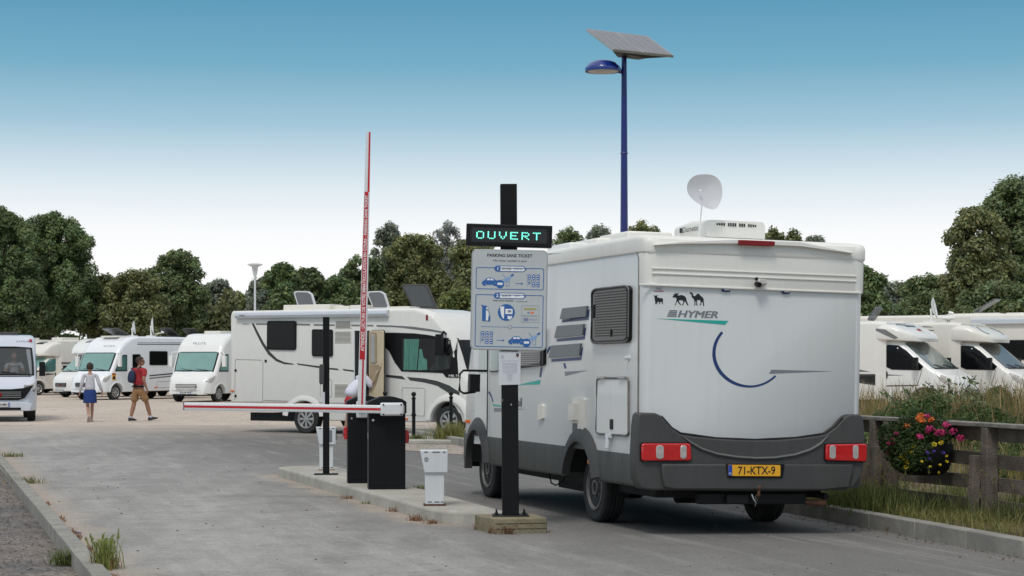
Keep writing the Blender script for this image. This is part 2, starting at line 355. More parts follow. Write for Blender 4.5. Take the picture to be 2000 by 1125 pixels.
def quad_cloud(name, P, N, size, m, parent=None, asp=.55, tint=(.6, 1.35), hue=.12, bend=0, link=True):
    """leaf-sized diamond faces at P facing N"""
    P = np.asarray(P, float); N = np.asarray(N, float); k = len(P)
    N = N/np.maximum(np.linalg.norm(N, axis=1, keepdims=True), 1e-6)
    T = np.cross(N, rng.normal(size=(k, 3))); T /= np.maximum(np.linalg.norm(T, axis=1, keepdims=True), 1e-6); B_ = np.cross(N, T)
    s = (size*rng.uniform(.6, 1.3, k))[:, None] if np.isscalar(size) else np.asarray(size)[:, None]
    v = np.stack([P-T*s, P-B_*s*asp+N*s*.15, P+T*s, P+B_*s*asp+N*s*.15], 1).reshape(-1, 3)
    return np_quads(name, v, m, parent, tint, hue)
def np_quads(name, v, m, parent=None, tint=(.6, 1.35), hue=.12, base=None):
    k = len(v)//4; me = bpy.data.meshes.new(name)
    me.vertices.add(k*4); me.vertices.foreach_set('co', v.ravel()); me.loops.add(k*4); me.loops.foreach_set('vertex_index', np.arange(k*4))
    me.polygons.add(k); me.polygons.foreach_set('loop_start', np.arange(k)*4); me.polygons.foreach_set('loop_total', np.full(k, 4)); me.update(calc_edges=True)
    a = me.color_attributes.new('tint', 'FLOAT_COLOR', 'POINT'); t = rng.uniform(*tint, k); h = rng.uniform(-hue, hue, k)
    if base is not None: t = t*base
    c = np.stack([t*(1+h), t, t*(1-h), np.ones(k)], 1); a.data.foreach_set('color', np.repeat(c, 4, 0).ravel())
    me.materials.append(M_(m)); o = bpy.data.objects.new(name, me); col.objects.link(o)
    if parent: o.parent = parent
    return o
def blades(name, P, h, wd, m, parent=None, lean=.35, seed_frac=0, tint=(.6, 1.3), hue=.1):
    """grass blades: two stacked quads each, bending"""
    P = np.asarray(P, float); k = len(P); h = h*rng.uniform(.5, 1.2, k)[:, None]
    ang = rng.uniform(0, 2*np.pi, k); d = np.stack([np.cos(ang), np.sin(ang), np.zeros(k)], 1); sd_ = np.stack([-d[:, 1], d[:, 0], np.zeros(k)], 1)
    L = (lean*rng.uniform(.2, 1.3, k))[:, None]; up = np.array([0, 0, 1.])
    p1 = P+up*h*.55+d*L*h*.3; p2 = P+up*h+d*L*h; ww = (wd*rng.uniform(.6, 1.3, k))[:, None]
    q1 = np.stack([P-sd_*ww, P+sd_*ww, p1+sd_*ww*.8, p1-sd_*ww*.8], 1); q2 = np.stack([p1-sd_*ww*.8, p1+sd_*ww*.8, p2+sd_*ww*.15, p2-sd_*ww*.15], 1)
    return np_quads(name, np.concatenate([q1, q2]).reshape(-1, 3), m, parent, tint, hue)

# ------------------------------------------------------------------ ground and roads
def vnoise(x, y, s): 
    return (math.sin(x*s*1.3+2*math.sin(y*s*.7))+math.sin(y*s*1.7+1.3*math.sin(x*s*1.1+1)))*.5
def sheet(name, poly, z, m, cuts=0, jit=0, thick=0, bev=0):
    b = MB(); pts = []
    for i in range(len(poly)):
        p, q = Vector(poly[i]), Vector(poly[(i+1) % len(poly)]); n = max(1, int((q-p).length/(cuts or 1e9)))
        for k in range(n):
            t = p.lerp(q, k/n)
            if jit: t = t+Vector((vnoise(t.x, t.y, 2.1)*jit+random.uniform(-jit, jit)*.3, vnoise(t.y, t.x, 1.7)*jit))
            pts.append(t)
    if thick: b.prism([(p.x, p.y) for p in pts], (0, 0, z), (1, 0, 0), (0, 1, 0), (0, 0, 1), thick)
    else: b.add([(p.x, p.y, z) for p in pts], [tuple(range(len(pts)))])
    return struct(b.obj(name, m, bevel=bev))
D = V(-.302, .953, 0); RT = V(.953, .302, 0)      # direction of the entry lane and its right-hand side
LW = V(.84, 18.9, 0)                               # ground under the big motorhome's left rear wheel
def road_z(x, y):
    d = (x-LW.x)*RT.x+(y-LW.y)*RT.y
    return -.02*min(max(d, 0), 3.4)*min(max((32-y)/6, 0), 1)
g = MB(); g.add([(-900, -60, -.12), (900, -60, -.12), (900, 1500, -.12), (-900, 1500, -.12)], [(0, 1, 2, 3)]); struct(g.obj('ground', 'soil'))
g = MB(); g.add([(-70, 32, -.0), (-.5, 32, 0), (1.0, 38, 0), (60, 40, 0), (60, 130, 0), (-70, 130, 0)], [(0, 1, 2, 3, 4, 5)]); struct(g.obj('gravel_lot', 'lot_gravel'))
# road: a fine grid with the camber of the right lane
def kerbR(t): return V(4.24, 15.8, 0)+V(-.245, .97, 0)*t      # line of the right kerb, t metres onward from the frame edge
b = MB(); ys = [4+.5*i for i in range(93)]; xs_n = 44; vs = []; fs = []
for y in ys:
    xl = -5.45-(y-14)*.317+2.4 if y < 33 else -9.0-(y-33)*2.2
    xr = 4.24-(y-15.8)*.2526+.05 if y < 36 else -.86+(y-36)*.2
    if y > 41: xr = min(xr, -.2); 
    edge = 50-.5
    for i in range(xs_n+1):
        x = xl+(xr-xl)*i/xs_n; yy = y
        if y > 49: yy = y+vnoise(x, 3, .9)*.8+vnoise(x*2.3, 5, 1.3)*.4
        vs.append((x, yy, road_z(x, y)+.006))
for j in range(len(ys)-1):
    for i in range(xs_n): a = j*(xs_n+1)+i; fs.append((a, a+1, a+xs_n+2, a+xs_n+1))
b.add(vs, fs); struct(b.obj('road', 'asphalt', smooth=True))
# left kerb with gravel shoulder outside it
kl0, kl1 = V(-2.72, 13.2, 0), V(-9.35, 34.5, 0); kd = (kl1-kl0).normalized(); kn = V(-kd.y, kd.x, 0)
b = MB(); L = (kl1-kl0).length; t = 0; t0 = -3
while t0 < L:
    ln = 1.0; p = kl0+kd*(t0+ln/2-.004)+kn*.07; p.z = -.02+random.uniform(-.003, .003)
    b.box(p, (.14, ln-.012, .16), Matrix.Rotation(math.atan2(-kd.x, kd.y)+random.uniform(-.004, .004), 3, 'Z')); t0 += ln
struct(b.obj('kerb', 'kerb_concrete', bevel=.008))
o_ = kn*.14; a0 = kl0-kd*6+o_; a1 = kl1+o_
sheet('gravel_shoulder', [(a0.x, a0.y), (a1.x, a1.y), (a1.x-25, a1.y), (a0.x-14, a0.y)], -.075, 'shoulder_gravel')
# wind-blown sand along the left kerb and around the island
def strip(name, pts, wdt, z, m, side=1):
    b = MB(); n = len(pts); vs = []
    for i, p in enumerate(pts):
        d = (pts[min(i+1, n-1)]-pts[max(i-1, 0)]).normalized(); q = V(d.y, -d.x, 0)*side
        ww = wdt*(.45+.8*abs(vnoise(p.x*2, p.y*2, 1.9))+random.uniform(0, .35)); vs += [V(p.x, p.y, road_z(p.x, p.y)+z), V(p.x, p.y, road_z(p.x, p.y)+z)+q*ww]
    b.add(vs, [(2*i, 2*i+1, 2*i+3, 2*i+2) for i in range(n-1)]); return struct(b.obj(name, m))
# traffic island
isl = [(-.84, 19.0), (-.68, 18.66), (-.40, 18.5), (-.02, 18.42), (-2.32, 26.3), (-2.5, 26.7), (-2.8, 26.92), (-3.1, 26.85), (-3.26, 26.55)]
b = MB(); b.prism(isl, (0, 0, -.05), (1, 0, 0), (0, 1, 0), (0, 0, 1), .19); struct(b.obj('traffic_island', 'concrete', bevel=.03, seg=3))
p0, p1 = V(-3.27, 26.6, 0), V(-.86, 18.95, 0)
# far pavement with the bollards
sheet('pavement', [(-2.7, 37.5), (-.2, 37.2), (2.5, 37), (2.5, 40.6), (-2.2, 41.0), (-2.9, 41.2)], .0, 'concrete', thick=.09, bev=.02)
sheet('dirt_strip', [(-2.6, 36.6), (-1.8, 34.2), (-.6, 32.6), (2, 31.5), (2, 37.1), (-.2, 37.15), (-2.6, 37.4)], .012, 'sand_dust', cuts=.4, jit=.12)
# right kerb, verge, bank
b = MB(); t0 = -8
while t0 < 30:
    p = kerbR(t0+.5)+RT*.075; z = road_z(*kerbR(t0+.5).xy); b.box((p.x, p.y, z+.02), (.15, .996, .27), Matrix.Rotation(math.atan2(.245, .97), 3, 'Z')); t0 += 1
struct(b.obj('kerb', 'kerb_concrete', bevel=.012))
def bank_z(x, y):
    """verge rising to a mound beyond the fence"""
    d = (x-4.24)*.97+(y-15.8)*.245           # metres right of the kerb
    z = .05+.03*vnoise(x, y, 1.5)
    m = 1/(1+math.exp(-(d-3.2)*1.6)); f = 1/(1+math.exp((y-34)*.8))
    return z+m*f*.72+.05*vnoise(x, y, .8)*m
b = MB(); vs = []; fs = []; nx, ny = 60, 80
for j in range(ny+1):
    y = 4+j*.45
    for i in range(nx+1):
        d = .148+(i/nx)**1.5*26; x = 4.24-(y-15.8)*.2526+d*1.03; vs.append((x, y, bank_z(x, y)))
for j in range(ny):
    for i in range(nx): a = j*(nx+1)+i; fs.append((a, a+1, a+nx+2, a+nx+1))
b.add(vs, fs); struct(b.obj('verge', 'soil', smooth=True))

# ------------------------------------------------------------------ lofted vehicle bodies
class Loft:
    def __init__(s, hw, zb, zt, rt=.1, rb=.03, arches=(), bulge=0, by=0, noarch=False):
        s.hw, s.zb, s.zt, s.rt, s.rb, s.ar, s.bulge, s.by = hw, zb, zt, rt, rb, arches, bulge, by
        s.y0, s.y1 = hw[0][0], hw[-1][0]
    @staticmethod
    def f(c, y): return float(np.interp(y, [p[0] for p in c], [p[1] for p in c]))
    def RT(s, y): return s.f(s.rt, y) if isinstance(s.rt, (list, tuple)) else s.rt
    def W(s, y): return s.f(s.hw, y)
    def T(s, y): return s.f(s.zt, y)
    def Bz(s, y, inner=True):
        z = s.f(s.zb, y)
        for c, zc, r in s.ar:
            if abs(y-c) < r+1e-6: z = max(z, zc+math.sqrt(max(r*r-(y-c)**2, 0)))
        return z
    def D(s, p):
        x, y, z = p
        if s.bulge and y > s.by: t = min(1, (y-s.by)/max(s.y1-s.by, .01)); y -= s.bulge*t*(x/s.W(s.by))**2
        return (x, y, z)
    def ys(s):
        q = set([p[0] for c in (s.hw, s.zb, s.zt) for p in c]); n = int((s.y1-s.y0)/.3); q |= {s.y0+(s.y1-s.y0)*i/n for i in range(n)}
        for c, zc, r in s.ar: q |= {c+r*math.cos(R(a)) for a in range(0, 181, 10)}; q |= {c+r+.002, c-r-.002}
        q = sorted(y for y in q if s.y0-1e-6 <= y <= s.y1+1e-6); o = [q[0]]
        for y in q:
            if y-o[-1] > .0015: o.append(y)
        return o
    def ring(s, y):
        w, zt, zb = s.W(y), s.T(y), s.Bz(y); h = max(zt-zb, .02); rt = min(s.RT(y), h*.48, w*.45); rb = min(s.rb, h*.3); p = []
        for i in range(4): a = R(-90+30*i); p.append((w-rb+rb*math.cos(a), zb+rb+rb*math.sin(a)))
        for i in range(7): a = R(15*i); p.append((w-rt+rt*math.cos(a), zt-rt+rt*math.sin(a)))
        hx = w-rt; p += [(hx*.96, zt), (0, zt), (-hx*.96, zt)]
        for i in range(7): a = R(90+15*i); p.append((-w+rt+rt*math.cos(a), zt-rt+rt*math.sin(a)))
        for i in range(4): a = R(180+30*i); p.append((-w+rb+rb*math.cos(a), zb+rb+rb*math.sin(a)))
        p.append((0, zb)); return [s.D((x, y, z)) for x, z in p]
    def body(s, name, m, parent, hole=None):
        b = MB(); ys = s.ys(); rr = [s.ring(y) for y in ys]; n = len(rr[0]); vs = [p for r in rr for p in r]; fs = []
        for i in range(len(rr)-1):
            for k in range(n):
                if hole and hole[0] <= (ys[i]+ys[i+1])/2 <= hole[1] and k in (11, 12): continue
                k2 = (k+1) % n; fs.append((i*n+k, i*n+k2, (i+1)*n+k2, (i+1)*n+k))
        fs += [tuple(range(n)), tuple(range((len(rr)-1)*n, len(rr)*n))[::-1]]
        b.add(vs, fs); return b.obj(name, m, parent, smooth=True, angle=40)
    def sx(s, y, z):
        w, zt, rt = s.W(y), s.T(y), s.RT(y)
        return w if z < zt-rt else w-rt+math.sqrt(max(rt*rt-(z-zt+rt)**2, 0))
    def tz(s, y, x):
        w, zt, rt = s.W(y), s.T(y), s.RT(y); a = abs(x)
        return zt if a < w-rt else zt-rt+math.sqrt(max(rt*rt-(min(a, w)-w+rt)**2, 0))
    def panel(s, name, m, parent, poly, side, off=.004, th=.008, cuts=0, label=None, cols=None):
        """flat piece hugging the side wall; poly in (y, z)"""
        bm = bmesh.new(); polys = poly if isinstance(poly[0][0], (tuple, list)) else [poly]
        for pl in polys:
            if cuts:
                q = []
                for i in range(len(pl)):
                    a, c = pl[i], pl[(i+1) % len(pl)]; n = max(1, int(math.dist(a, c)/.25)); q += [(a[0]+(c[0]-a[0])*k/n, a[1]+(c[1]-a[1])*k/n) for k in range(n)]
                pl = q
            f = bm.faces.new([bm.verts.new((0, y, z)) for y, z in pl])
        bmesh.ops.triangulate(bm, faces=bm.faces[:])
        if cuts: bmesh.ops.subdivide_edges(bm, edges=bm.edges[:], cuts=cuts, use_grid_fill=True)
        for v in bm.verts: v.co = Vector(s.D((side*(s.sx(v.co.y, v.co.z)+off-.02), v.co.y, v.co.z)))
        r = bmesh.ops.extrude_face_region(bm, geom=bm.faces[:])
        for g_ in r['geom']:
            if isinstance(g_, bmesh.types.BMVert): g_.co.x += side*(th+.02)
        bmesh.ops.recalc_face_normals(bm, faces=bm.faces[:])
        me = bpy.data.meshes.new(name); bm.to_mesh(me); bm.free(); me.materials.append(M_(m)); o = bpy.data.objects.new(name, me); col.objects.link(o); o.parent = parent
        if label: o['label'] = label
        return o
    def patch(s, name, m, parent, y0, y1, fx=.86, off=.012, ny=10, nx=12, fx1=None, cx=0):
        """piece on the top/front surface between two stations"""
        fx1 = fx if fx1 is None else fx1; b = MB(); top = []; 
        for j in range(ny+1):
            y = y0+(y1-y0)*j/ny; dz = (s.T(y+.01)-s.T(y-.01))/.02; n = V(0, -dz, 1).normalized(); fr = fx+(fx1-fx)*j/ny
            for i in range(nx+1):
                x = (cx+(2*i/nx-1)*fr)*s.W(y); z = s.tz(y, x); top.append(Vector(s.D((x, y, z)))+n*off)
        k = len(top); vs = top+[p-V(0, 0, .0)-Vector((0, .0, .03)) for p in top]; fs = []
        for j in range(ny):
            for i in range(nx): a = j*(nx+1)+i; fs.append((a, a+1, a+nx+2, a+nx+1))
        rim = [i for i in range(nx+1)]+[j*(nx+1)+nx for j in range(1, ny+1)]+[ny*(nx+1)+i for i in range(nx-1, -1, -1)]+[j*(nx+1) for j in range(ny-1, 0, -1)]
        fs += [(rim[i], rim[(i+1) % len(rim)], rim[(i+1) % len(rim)]+k, rim[i]+k) for i in range(len(rim))]
        b.add(vs, fs); return b.obj(name, m, parent, smooth=True)
def bx(name, m, parent, c, d, bevel=0, M=None, label=None, seg=2):
    return MB().box(c, d, M).obj(name, m, parent, bevel=bevel, label=label, seg=seg)

def wheel(parent, x, y, r=.34, wd=.22, side=1, style='alloy', seg=40, zc=None):
    """tyre with a rim as its sub-part; side is the outward direction"""
    zc = r if zc is None else zc; b = MB(); h = wd/2; rr = r*.64
    prof = [(rr, -h*.8), (rr+.02, -h*.95), (r*.9, -h), (r*.975, -h*.88), (r, -h*.68), (r, -h*.42), (r-.012, -h*.40), (r-.012, -h*.34), (r, -h*.32), (r, -h*.04), (r-.012, -h*.02), (r-.012, h*.04), (r, h*.06),
            (r, h*.32), (r-.012, h*.34), (r-.012, h*.40), (r, h*.42), (r, h*.68), (r*.975, h*.88), (r*.9, h), (rr+.02, h*.95), (rr, h*.8)]
    b.revolve(prof, (x, y, zc), (side, 0, 0), seg); t = b.obj('wheel', 'tyre', parent, smooth=True, angle=30)
    b = MB(); o = V(x, y, zc); ox = side
    b.mi = 1; b.revolve([(.02, h*.45), (rr, h*.45), (rr, h*.40), (.02, h*.40)], o, (ox, 0, 0), seg)
    b.mi = 0; b.revolve([(rr+.004, h*.5), (rr+.004, h*.98), (rr-.015, h*1.0), (rr-.03, h*.8), (rr-.03, h*.5)], o, (ox, 0, 0), seg, closed=True)
    if style == 'alloy':
        for k in range(8):
            a = 2*math.pi*k/8; dd = V(0, math.cos(a), math.sin(a)); sdv = V(0, -math.sin(a), math.cos(a))
            p0, p1 = o+V(ox*h*.86, 0, 0)+dd*.04, o+V(ox*h*.80, 0, 0)+dd*(rr-.012); w0, w1 = .016, .036; n = V(-ox*.03, 0, 0)
            q = [p0-sdv*w0, p0+sdv*w0, p1+sdv*w1, p1-sdv*w1]; b.add(q+[p+n for p in q], [(0, 1, 2, 3), (4, 5, 6, 7), (0, 1, 5, 4), (1, 2, 6, 5), (2, 3, 7, 6), (3, 0, 4, 7)])
        b.revolve([(.001, h*.95), (.045, h*.93), (.06, h*.75), (.001, h*.75)], o, (ox, 0, 0), 14)
    else:
        b.revolve([(.001, h*.62), (.05, h*.62), (.055, h*.95), (.075, h*.95), (.08, h*.55), (rr*.62, h*.62), (rr*.8, h*.5), (rr-.02, h*.42)], o, (ox, 0, 0), seg)
        b.mi = 1
        for k in range(12):
            a = 2*math.pi*k/12; c = o+V(ox*(h*.56), math.cos(a)*rr*.74, math.sin(a)*rr*.74); b.cyl(c, c+V(ox*.012, 0, 0), .017, seg=8)
        b.mi = 0
        for k in range(5): a = 2*math.pi*k/5; c = o+V(ox*h*.6, math.cos(a)*.105, math.sin(a)*.105); b.cyl(c, c+V(ox*.022, 0, 0), .012, seg=6)
    b.obj('rim', ['rim_silver' if style == 'alloy' else 'rim_steel', 'rim_dark'], t, smooth=True, angle=30); return t

# ------------------------------------------------------------------ the big motorhome in front (seen from behind)
HW = 1.115
HM = Matrix.Translation((2.227, 17.66, -.018)) @ Matrix.Rotation(math.atan2(.302, .953), 4, 'Z') @ Matrix.Rotation(R(1.15), 4, 'Y')
big = thing('motorhome', 'large blue-white motorhome seen from behind with yellow number plate', 'motorhome', M=HM)
RW, FW = 1.62, 5.29       # axles, metres ahead of the rear wall
arch = [(RW, .36, .47), (FW, .36, .47)]
hwc = [(0, HW-.085), (.012, HW-.05), (.04, HW-.02), (.085, HW), (4.6, HW), (5.6, HW-.02), (6.1, HW-.08), (6.35, HW-.22)]
H = Loft(hwc, [(0, .72), (6.35, .72)], [(0, 2.60), (.012, 2.65), (.05, 2.685), (.12, 2.70), (4.3, 2.70), (4.9, 2.60), (5.3, 2.35), (5.85, 1.75), (6.15, 1.25), (6.28, 1.12), (6.35, .95)], rt=.085, rb=.01, arches=arch, bulge=.12, by=4.6)
H.body('body', 'panel_blue_white', big)
HS = Loft([(.05, HW+.012), (4.6, HW+.012), (5.6, HW-.01), (6.1, HW-.06), (6.37, HW-.2)], [(.05, .44), (6.37, .40)], [(.05, .735), (6.37, .735)], rt=.01, rb=.03, arches=arch, bulge=.12, by=4.6)
HS.body('side_skirt', 'skirt_grey', big)
def hs(*px): return [tuple(hit(HM, 0, -HW, u, v)[1:]) for u, v in px]       # photo pixels -> (y, z) on the left wall
def hr(u, v, y=0.): p = hit(HM, 1, y, u, v); return (p.x, p.z)              # -> (x, z) on the rear wall
def rear(b, poly, y=0., d=.006): return b.prism([hr(*p, y) for p in poly], (0, y, 0), (1, 0, 0), (0, 0, 1), (0, -1, 0), d)
# roof cap and upper rear moulding
cap = Loft([(-.035, HW-.10), (-.02, HW-.03), (.03, HW+.012), (.2, HW+.014), (4.4, HW+.014)], [(-.035, 2.60), (-.02, 2.58), (4.4, 2.60)], [(-.035, 2.66), (-.02, 2.71), (.03, 2.74), (.2, 2.76), (4.2, 2.76), (4.4, 2.70)], rt=.06, rb=.02)
cap.body('roof', 'cap_cream', big)
zc = hr(1465, 564)[1]
U = Loft([(-.022, HW-.11), (-.012, HW-.05), (.02, HW-.008), (.06, HW+.006), (.16, HW+.006)], [(-.022, zc), (.16, zc)], [(-.022, 2.60), (.16, 2.60)], rt=.03, rb=.008)
U.body('rear_cap', 'cap_cream', big)
b = MB()
for k, (v0, v1) in enumerate(((522, 527), (532, 537))):
    rear(b, [(1273, v0), (1672, v0+16), (1672, v0+19), (1273, v0+3.2)], -.022, .012)
b.obj('rib', 'cap_cream', big, bevel=.004)
b = MB(); lip = [(1276, 478), (1330, 472), (1440, 468), (1560, 473), (1662, 494)]; lo = [(1662, 496), (1560, 482), (1440, 476.5), (1330, 477), (1276, 480)]
rear(b, lip+lo, -.03, .05); b.obj('spoiler_lip', 'cap_cream', big, bevel=.012)
b = MB(); rear(b, [(1248, 553.5), (1465, 562), (1682, 570.5), (1682, 574), (1465, 566), (1248, 557.5)], -.012, .02); b.obj('trim_strip', 'cap_cream', big, bevel=.004)
b = MB(); rear(b, rquad(((1438, 469), (1510, 472), (1508, 481.5), (1440, 479)), .06, 2, 3), -.05, .05); b.obj('brake_light', 'dark_red_lens', big, bevel=.006)
# side trims: corner strip + gutter line
b = MB()
pth = [V(-HW-.004, *q) for q in hs((1247, 892), (1248, 700), (1249, 505), (1247, 494), (1240, 487), (1225, 485), (1170, 489), (1120, 493), (1070, 497), (1000, 502))]
b.tube(pth, .010, 8); b.obj('gutter_trim', 'rim_steel', big, smooth=True)
# rear graphics
b = MB()
ctr = hr(1463, 691); rx = abs(hr(1534, 691)[0]-ctr[0]); rz = abs(hr(1463, 757)[1]-ctr[1]); o1 = []; o2 = []
for i in range(41):
    a = R(140+(319-140)*i/40); th = .034*(.55+.45*math.sin(math.pi*min(1, i/40*1.15+.12)))
    o1.append((ctr[0]+rx*math.cos(a), ctr[1]+rz*math.sin(a))); o2.append((ctr[0]+(rx-th)*math.cos(a), ctr[1]+(rz-th)*math.sin(a)))
for i in range(40): b.prism([o1[i], o1[i+1], o2[i+1], o2[i]], (0, 0, 0), (1, 0, 0), (0, 0, 1), (0, -1, 0), .002)
b.obj('arc_graphic', 'navy', big)
b = MB(); rear(b, [(1282, 622), (1423, 626.5), (1416, 634.5)], 0, .002); b.obj('wedge_graphic', 'teal', big)
b = MB(); rear(b, [(1506, 722), (1627, 725), (1502, 730)], 0, .002); b.obj('wedge_graphic', 'logo_grey', big)
def zz(ox, oy, s): return lambda *p: [(ox+x/s, oy+y/s) for x, y in p]
z5 = zz(1220, 420, 4.0)
b = MB()
for k in range(4): rear(b, z5((352-6*k+2, 742+14*k), (412-2*k, 744+14*k), (408-2*k, 753+14*k), (346-6*k, 751+14*k)), 0, .003)
ca = hr(*z5((568, 775))[0]); cb = hr(*z5((415, 771))[0]); cc = hr(*z5((722, 778))[0])
ax = Vector((cc[0]-cb[0], 0, cc[1]-cb[1])); wl = ax.length; ax.normalize()
textpoly(b, 'HYMER', (ca[0], 0, ca[1]), ax, (0, 0, 1), (0, -1, 0), wl, .062, bold=0, shear=.25, ext=.003); textpoly(b, 'HYMER', (ca[0]+.004, 0, ca[1]+.001), ax, (0, 0, 1), (0, -1, 0), wl, .062, shear=.25, ext=.0034); textpoly(b, 'HYMER', (ca[0]+.008, 0, ca[1]), ax, (0, 0, 1), (0, -1, 0), wl, .062, shear=.25, ext=.0038)
b.obj('lettering', 'logo_grey', big, bevel=0)
# animal stickers
b = MB()
bull = [(226, 622), (230, 628), (244, 630), (258, 624), (256, 632), (252, 640), (270, 648), (296, 650), (299, 660), (298, 690), (296, 698), (292, 697), (290, 680), (284, 676), (276, 682), (275, 696), (270, 696), (269, 678), (255, 678), (254, 697), (249, 697), (246, 682), (243, 697), (238, 697), (239, 676), (234, 664), (236, 650), (231, 646), (233, 636), (228, 632)]
moose = [(374, 638), (382, 628), (378, 622), (390, 624), (384, 614), (396, 618), (392, 608), (404, 614), (408, 606), (412, 616), (426, 604), (418, 620), (410, 628), (425, 628), (445, 624), (470, 634), (480, 648), (482, 662), (488, 680), (498, 704), (490, 706), (478, 684), (470, 672), (462, 690), (452, 708), (446, 706), (458, 684), (456, 668), (430, 664), (422, 668), (428, 684), (442, 700), (436, 704), (418, 686), (412, 672), (402, 690), (396, 706), (390, 704), (402, 680), (406, 660), (400, 644), (388, 644), (378, 646)]
camel = [(508, 606), (514, 602), (526, 606), (534, 616), (536, 630), (544, 634), (556, 628), (568, 614), (580, 616), (592, 630), (608, 642), (618, 656), (616, 664), (620, 690), (620, 710), (612, 710), (612, 690), (604, 676), (598, 690), (592, 706), (586, 704), (594, 682), (590, 664), (566, 664), (566, 684), (570, 706), (560, 706), (560, 684), (556, 668), (552, 686), (552, 706), (544, 706), (546, 680), (540, 656), (528, 648), (522, 634), (522, 620), (510, 614)]
for pl in (bull, moose, camel): b = MB(); rear(b, z5(*pl), 0, .002); b.obj('animal_sticker', 'black_ink', big)
b = MB(); p = hr(*z5((266, 571))[0])
textpoly(b, 'ROCIN', (p[0], 0, p[1]), ax, (0, 0, 1), (0, -1, 0), .055, .009, ext=.002); p = hr(*z5((266, 580))[0])
textpoly(b, 'CAMPER', (p[0], 0, p[1]), ax, (0, 0, 1), (0, -1, 0), .05, .009, ext=.002)
b.obj('sticker', 'black_ink', big)
b = MB(); p = hr(*z5((266, 595))[0]); textpoly(b, 'NORD', (p[0], 0, p[1]), ax, (0, 0, 1), (0, -1, 0), .095, .016, bold=.03, ext=.002); b.obj('sticker', 'stripe_red', big)
# reversing camera, clips
b = MB(); q = hr(1479, 553); b.box((q[0]+.01, -.06, q[1]), (.085, .09, .055), Matrix.Rotation(R(-12), 3, 'X')); cam_ = b.obj('reversing_camera', 'clear_lens', big, bevel=.012)
b = MB(); q = hr(1473, 554); b.cyl((q[0], -.05, q[1]-.005), (q[0]-.0, -.115, q[1]-.015), .024, seg=14); q = hr(1475, 545); b.ell((q[0], -.03, q[1]), (.013, .02, .018)); b.obj('camera_lens', 'black_plastic', cam_, smooth=True)
for u, v in ((1417, 566.5), (1534, 570.5)):
    b = MB(); q = hr(u, v); b.box((q[0], -.012, q[1]), (.078, .024, .034)); c_ = b.obj('clip', 'navy', big, bevel=.008)
    b = MB(); b.box((q[0], -.027, q[1]+.002), (.05, .006, .008)); b.obj('clip_face', 'clear_lens', c_)
# bumper
z6 = zz(1220, 680, 3.124)
YB = -.10
top = z6((84, 403), (100, 393), (190, 396), (226, 412), (248, 440), (290, 485), (340, 522), (420, 536), (560, 550), (680, 556), (800, 560), (920, 558), (1050, 548), (1190, 532), (1230, 522), (1290, 480), (1335, 430), (1360, 410), (1385, 404), (1440, 404), (1457, 420))
bot = z6((1470, 560), (1462, 690), (1448, 780), (1400, 850), (1345, 868), (1000, 872), (700, 872), (400, 868), (160, 868), (100, 858), (72, 800), (66, 640), (74, 480))
b = MB(); b.prism([hr(*p, YB) for p in top+bot], (0, YB+.0, 0), (1, 0, 0), (0, 0, 1), (0, 1, 0), .16)
bump = b.obj('bumper', 'grey_plastic', big, bevel=.035, seg=4, angle=50)
b = MB(); cres = z6((345, 530), (400, 575), (470, 615), (560, 645), (680, 664), (800, 672), (920, 668), (1040, 650), (1130, 620), (1190, 585), (1245, 530))
pts = [V(hr(*p, YB)[0], YB-.002, hr(*p, YB)[1]) for p in cres]
b.tube(pts, [.004]+[.022]*9+[.004], 10, flat=.6); b.obj('crease', 'grey_plastic_light', bump, smooth=True)
b = MB(); pts = [V(hr(*p, YB)[0], YB+.02, hr(*p, YB)[1]) for p in z6((228, 418), (290, 488), (345, 522), (560, 552), (800, 562), (1050, 550), (1230, 524), (1290, 484), (1338, 428))]
b.tube(pts, .014, 8); b.obj('seal', 'black_plastic', bump, smooth=True)
b = MB(); rear(b, z6((218, 705), (1388, 708), (1382, 760), (1360, 850), (1200, 866), (300, 862), (235, 850), (222, 780)), YB, .035); b.obj('bumper_insert', 'grey_plastic', bump, bevel=.015)
b = MB(); rear(b, z6((615, 704), (975, 706), (962, 790), (625, 790)), YB-.035, .012); b.obj('plate_recess', 'black_plastic', bump, bevel=.008)
yp = YB-.049
b = MB(); rear(b, rquad(z6((631, 711), (948, 713), (948, 781), (631, 779)), .02, 2, 3), yp, .008); pl = b.obj('number_plate', 'plate_yellow', big)
b = MB(); rear(b, z6((632, 713), (656, 713), (656, 778), (632, 777)), yp-.008, .002); b.obj('plate_band', 'plate_blue', pl)
b = MB(); a_ = hr(*z6((803, 746))[0], yp); w_ = hr(*z6((915, 746))[0], yp)[0]-hr(*z6((688, 746))[0], yp)[0]
textpoly(b, '71-KTX-9', (a_[0], yp-.008, a_[1]), ax, (0, 0, 1), (0, -1, 0), w_, .075, bold=.012, ext=.002); b.obj('lettering', 'black_ink', pl)
b = MB(); a_ = hr(*z6((643, 764))[0], yp); textpoly(b, 'NL', (a_[0], yp-.010, a_[1]), ax, (0, 0, 1), (0, -1, 0), .026, .016, bold=.02, ext=.001); b.obj('lettering', 'white_ink', pl)
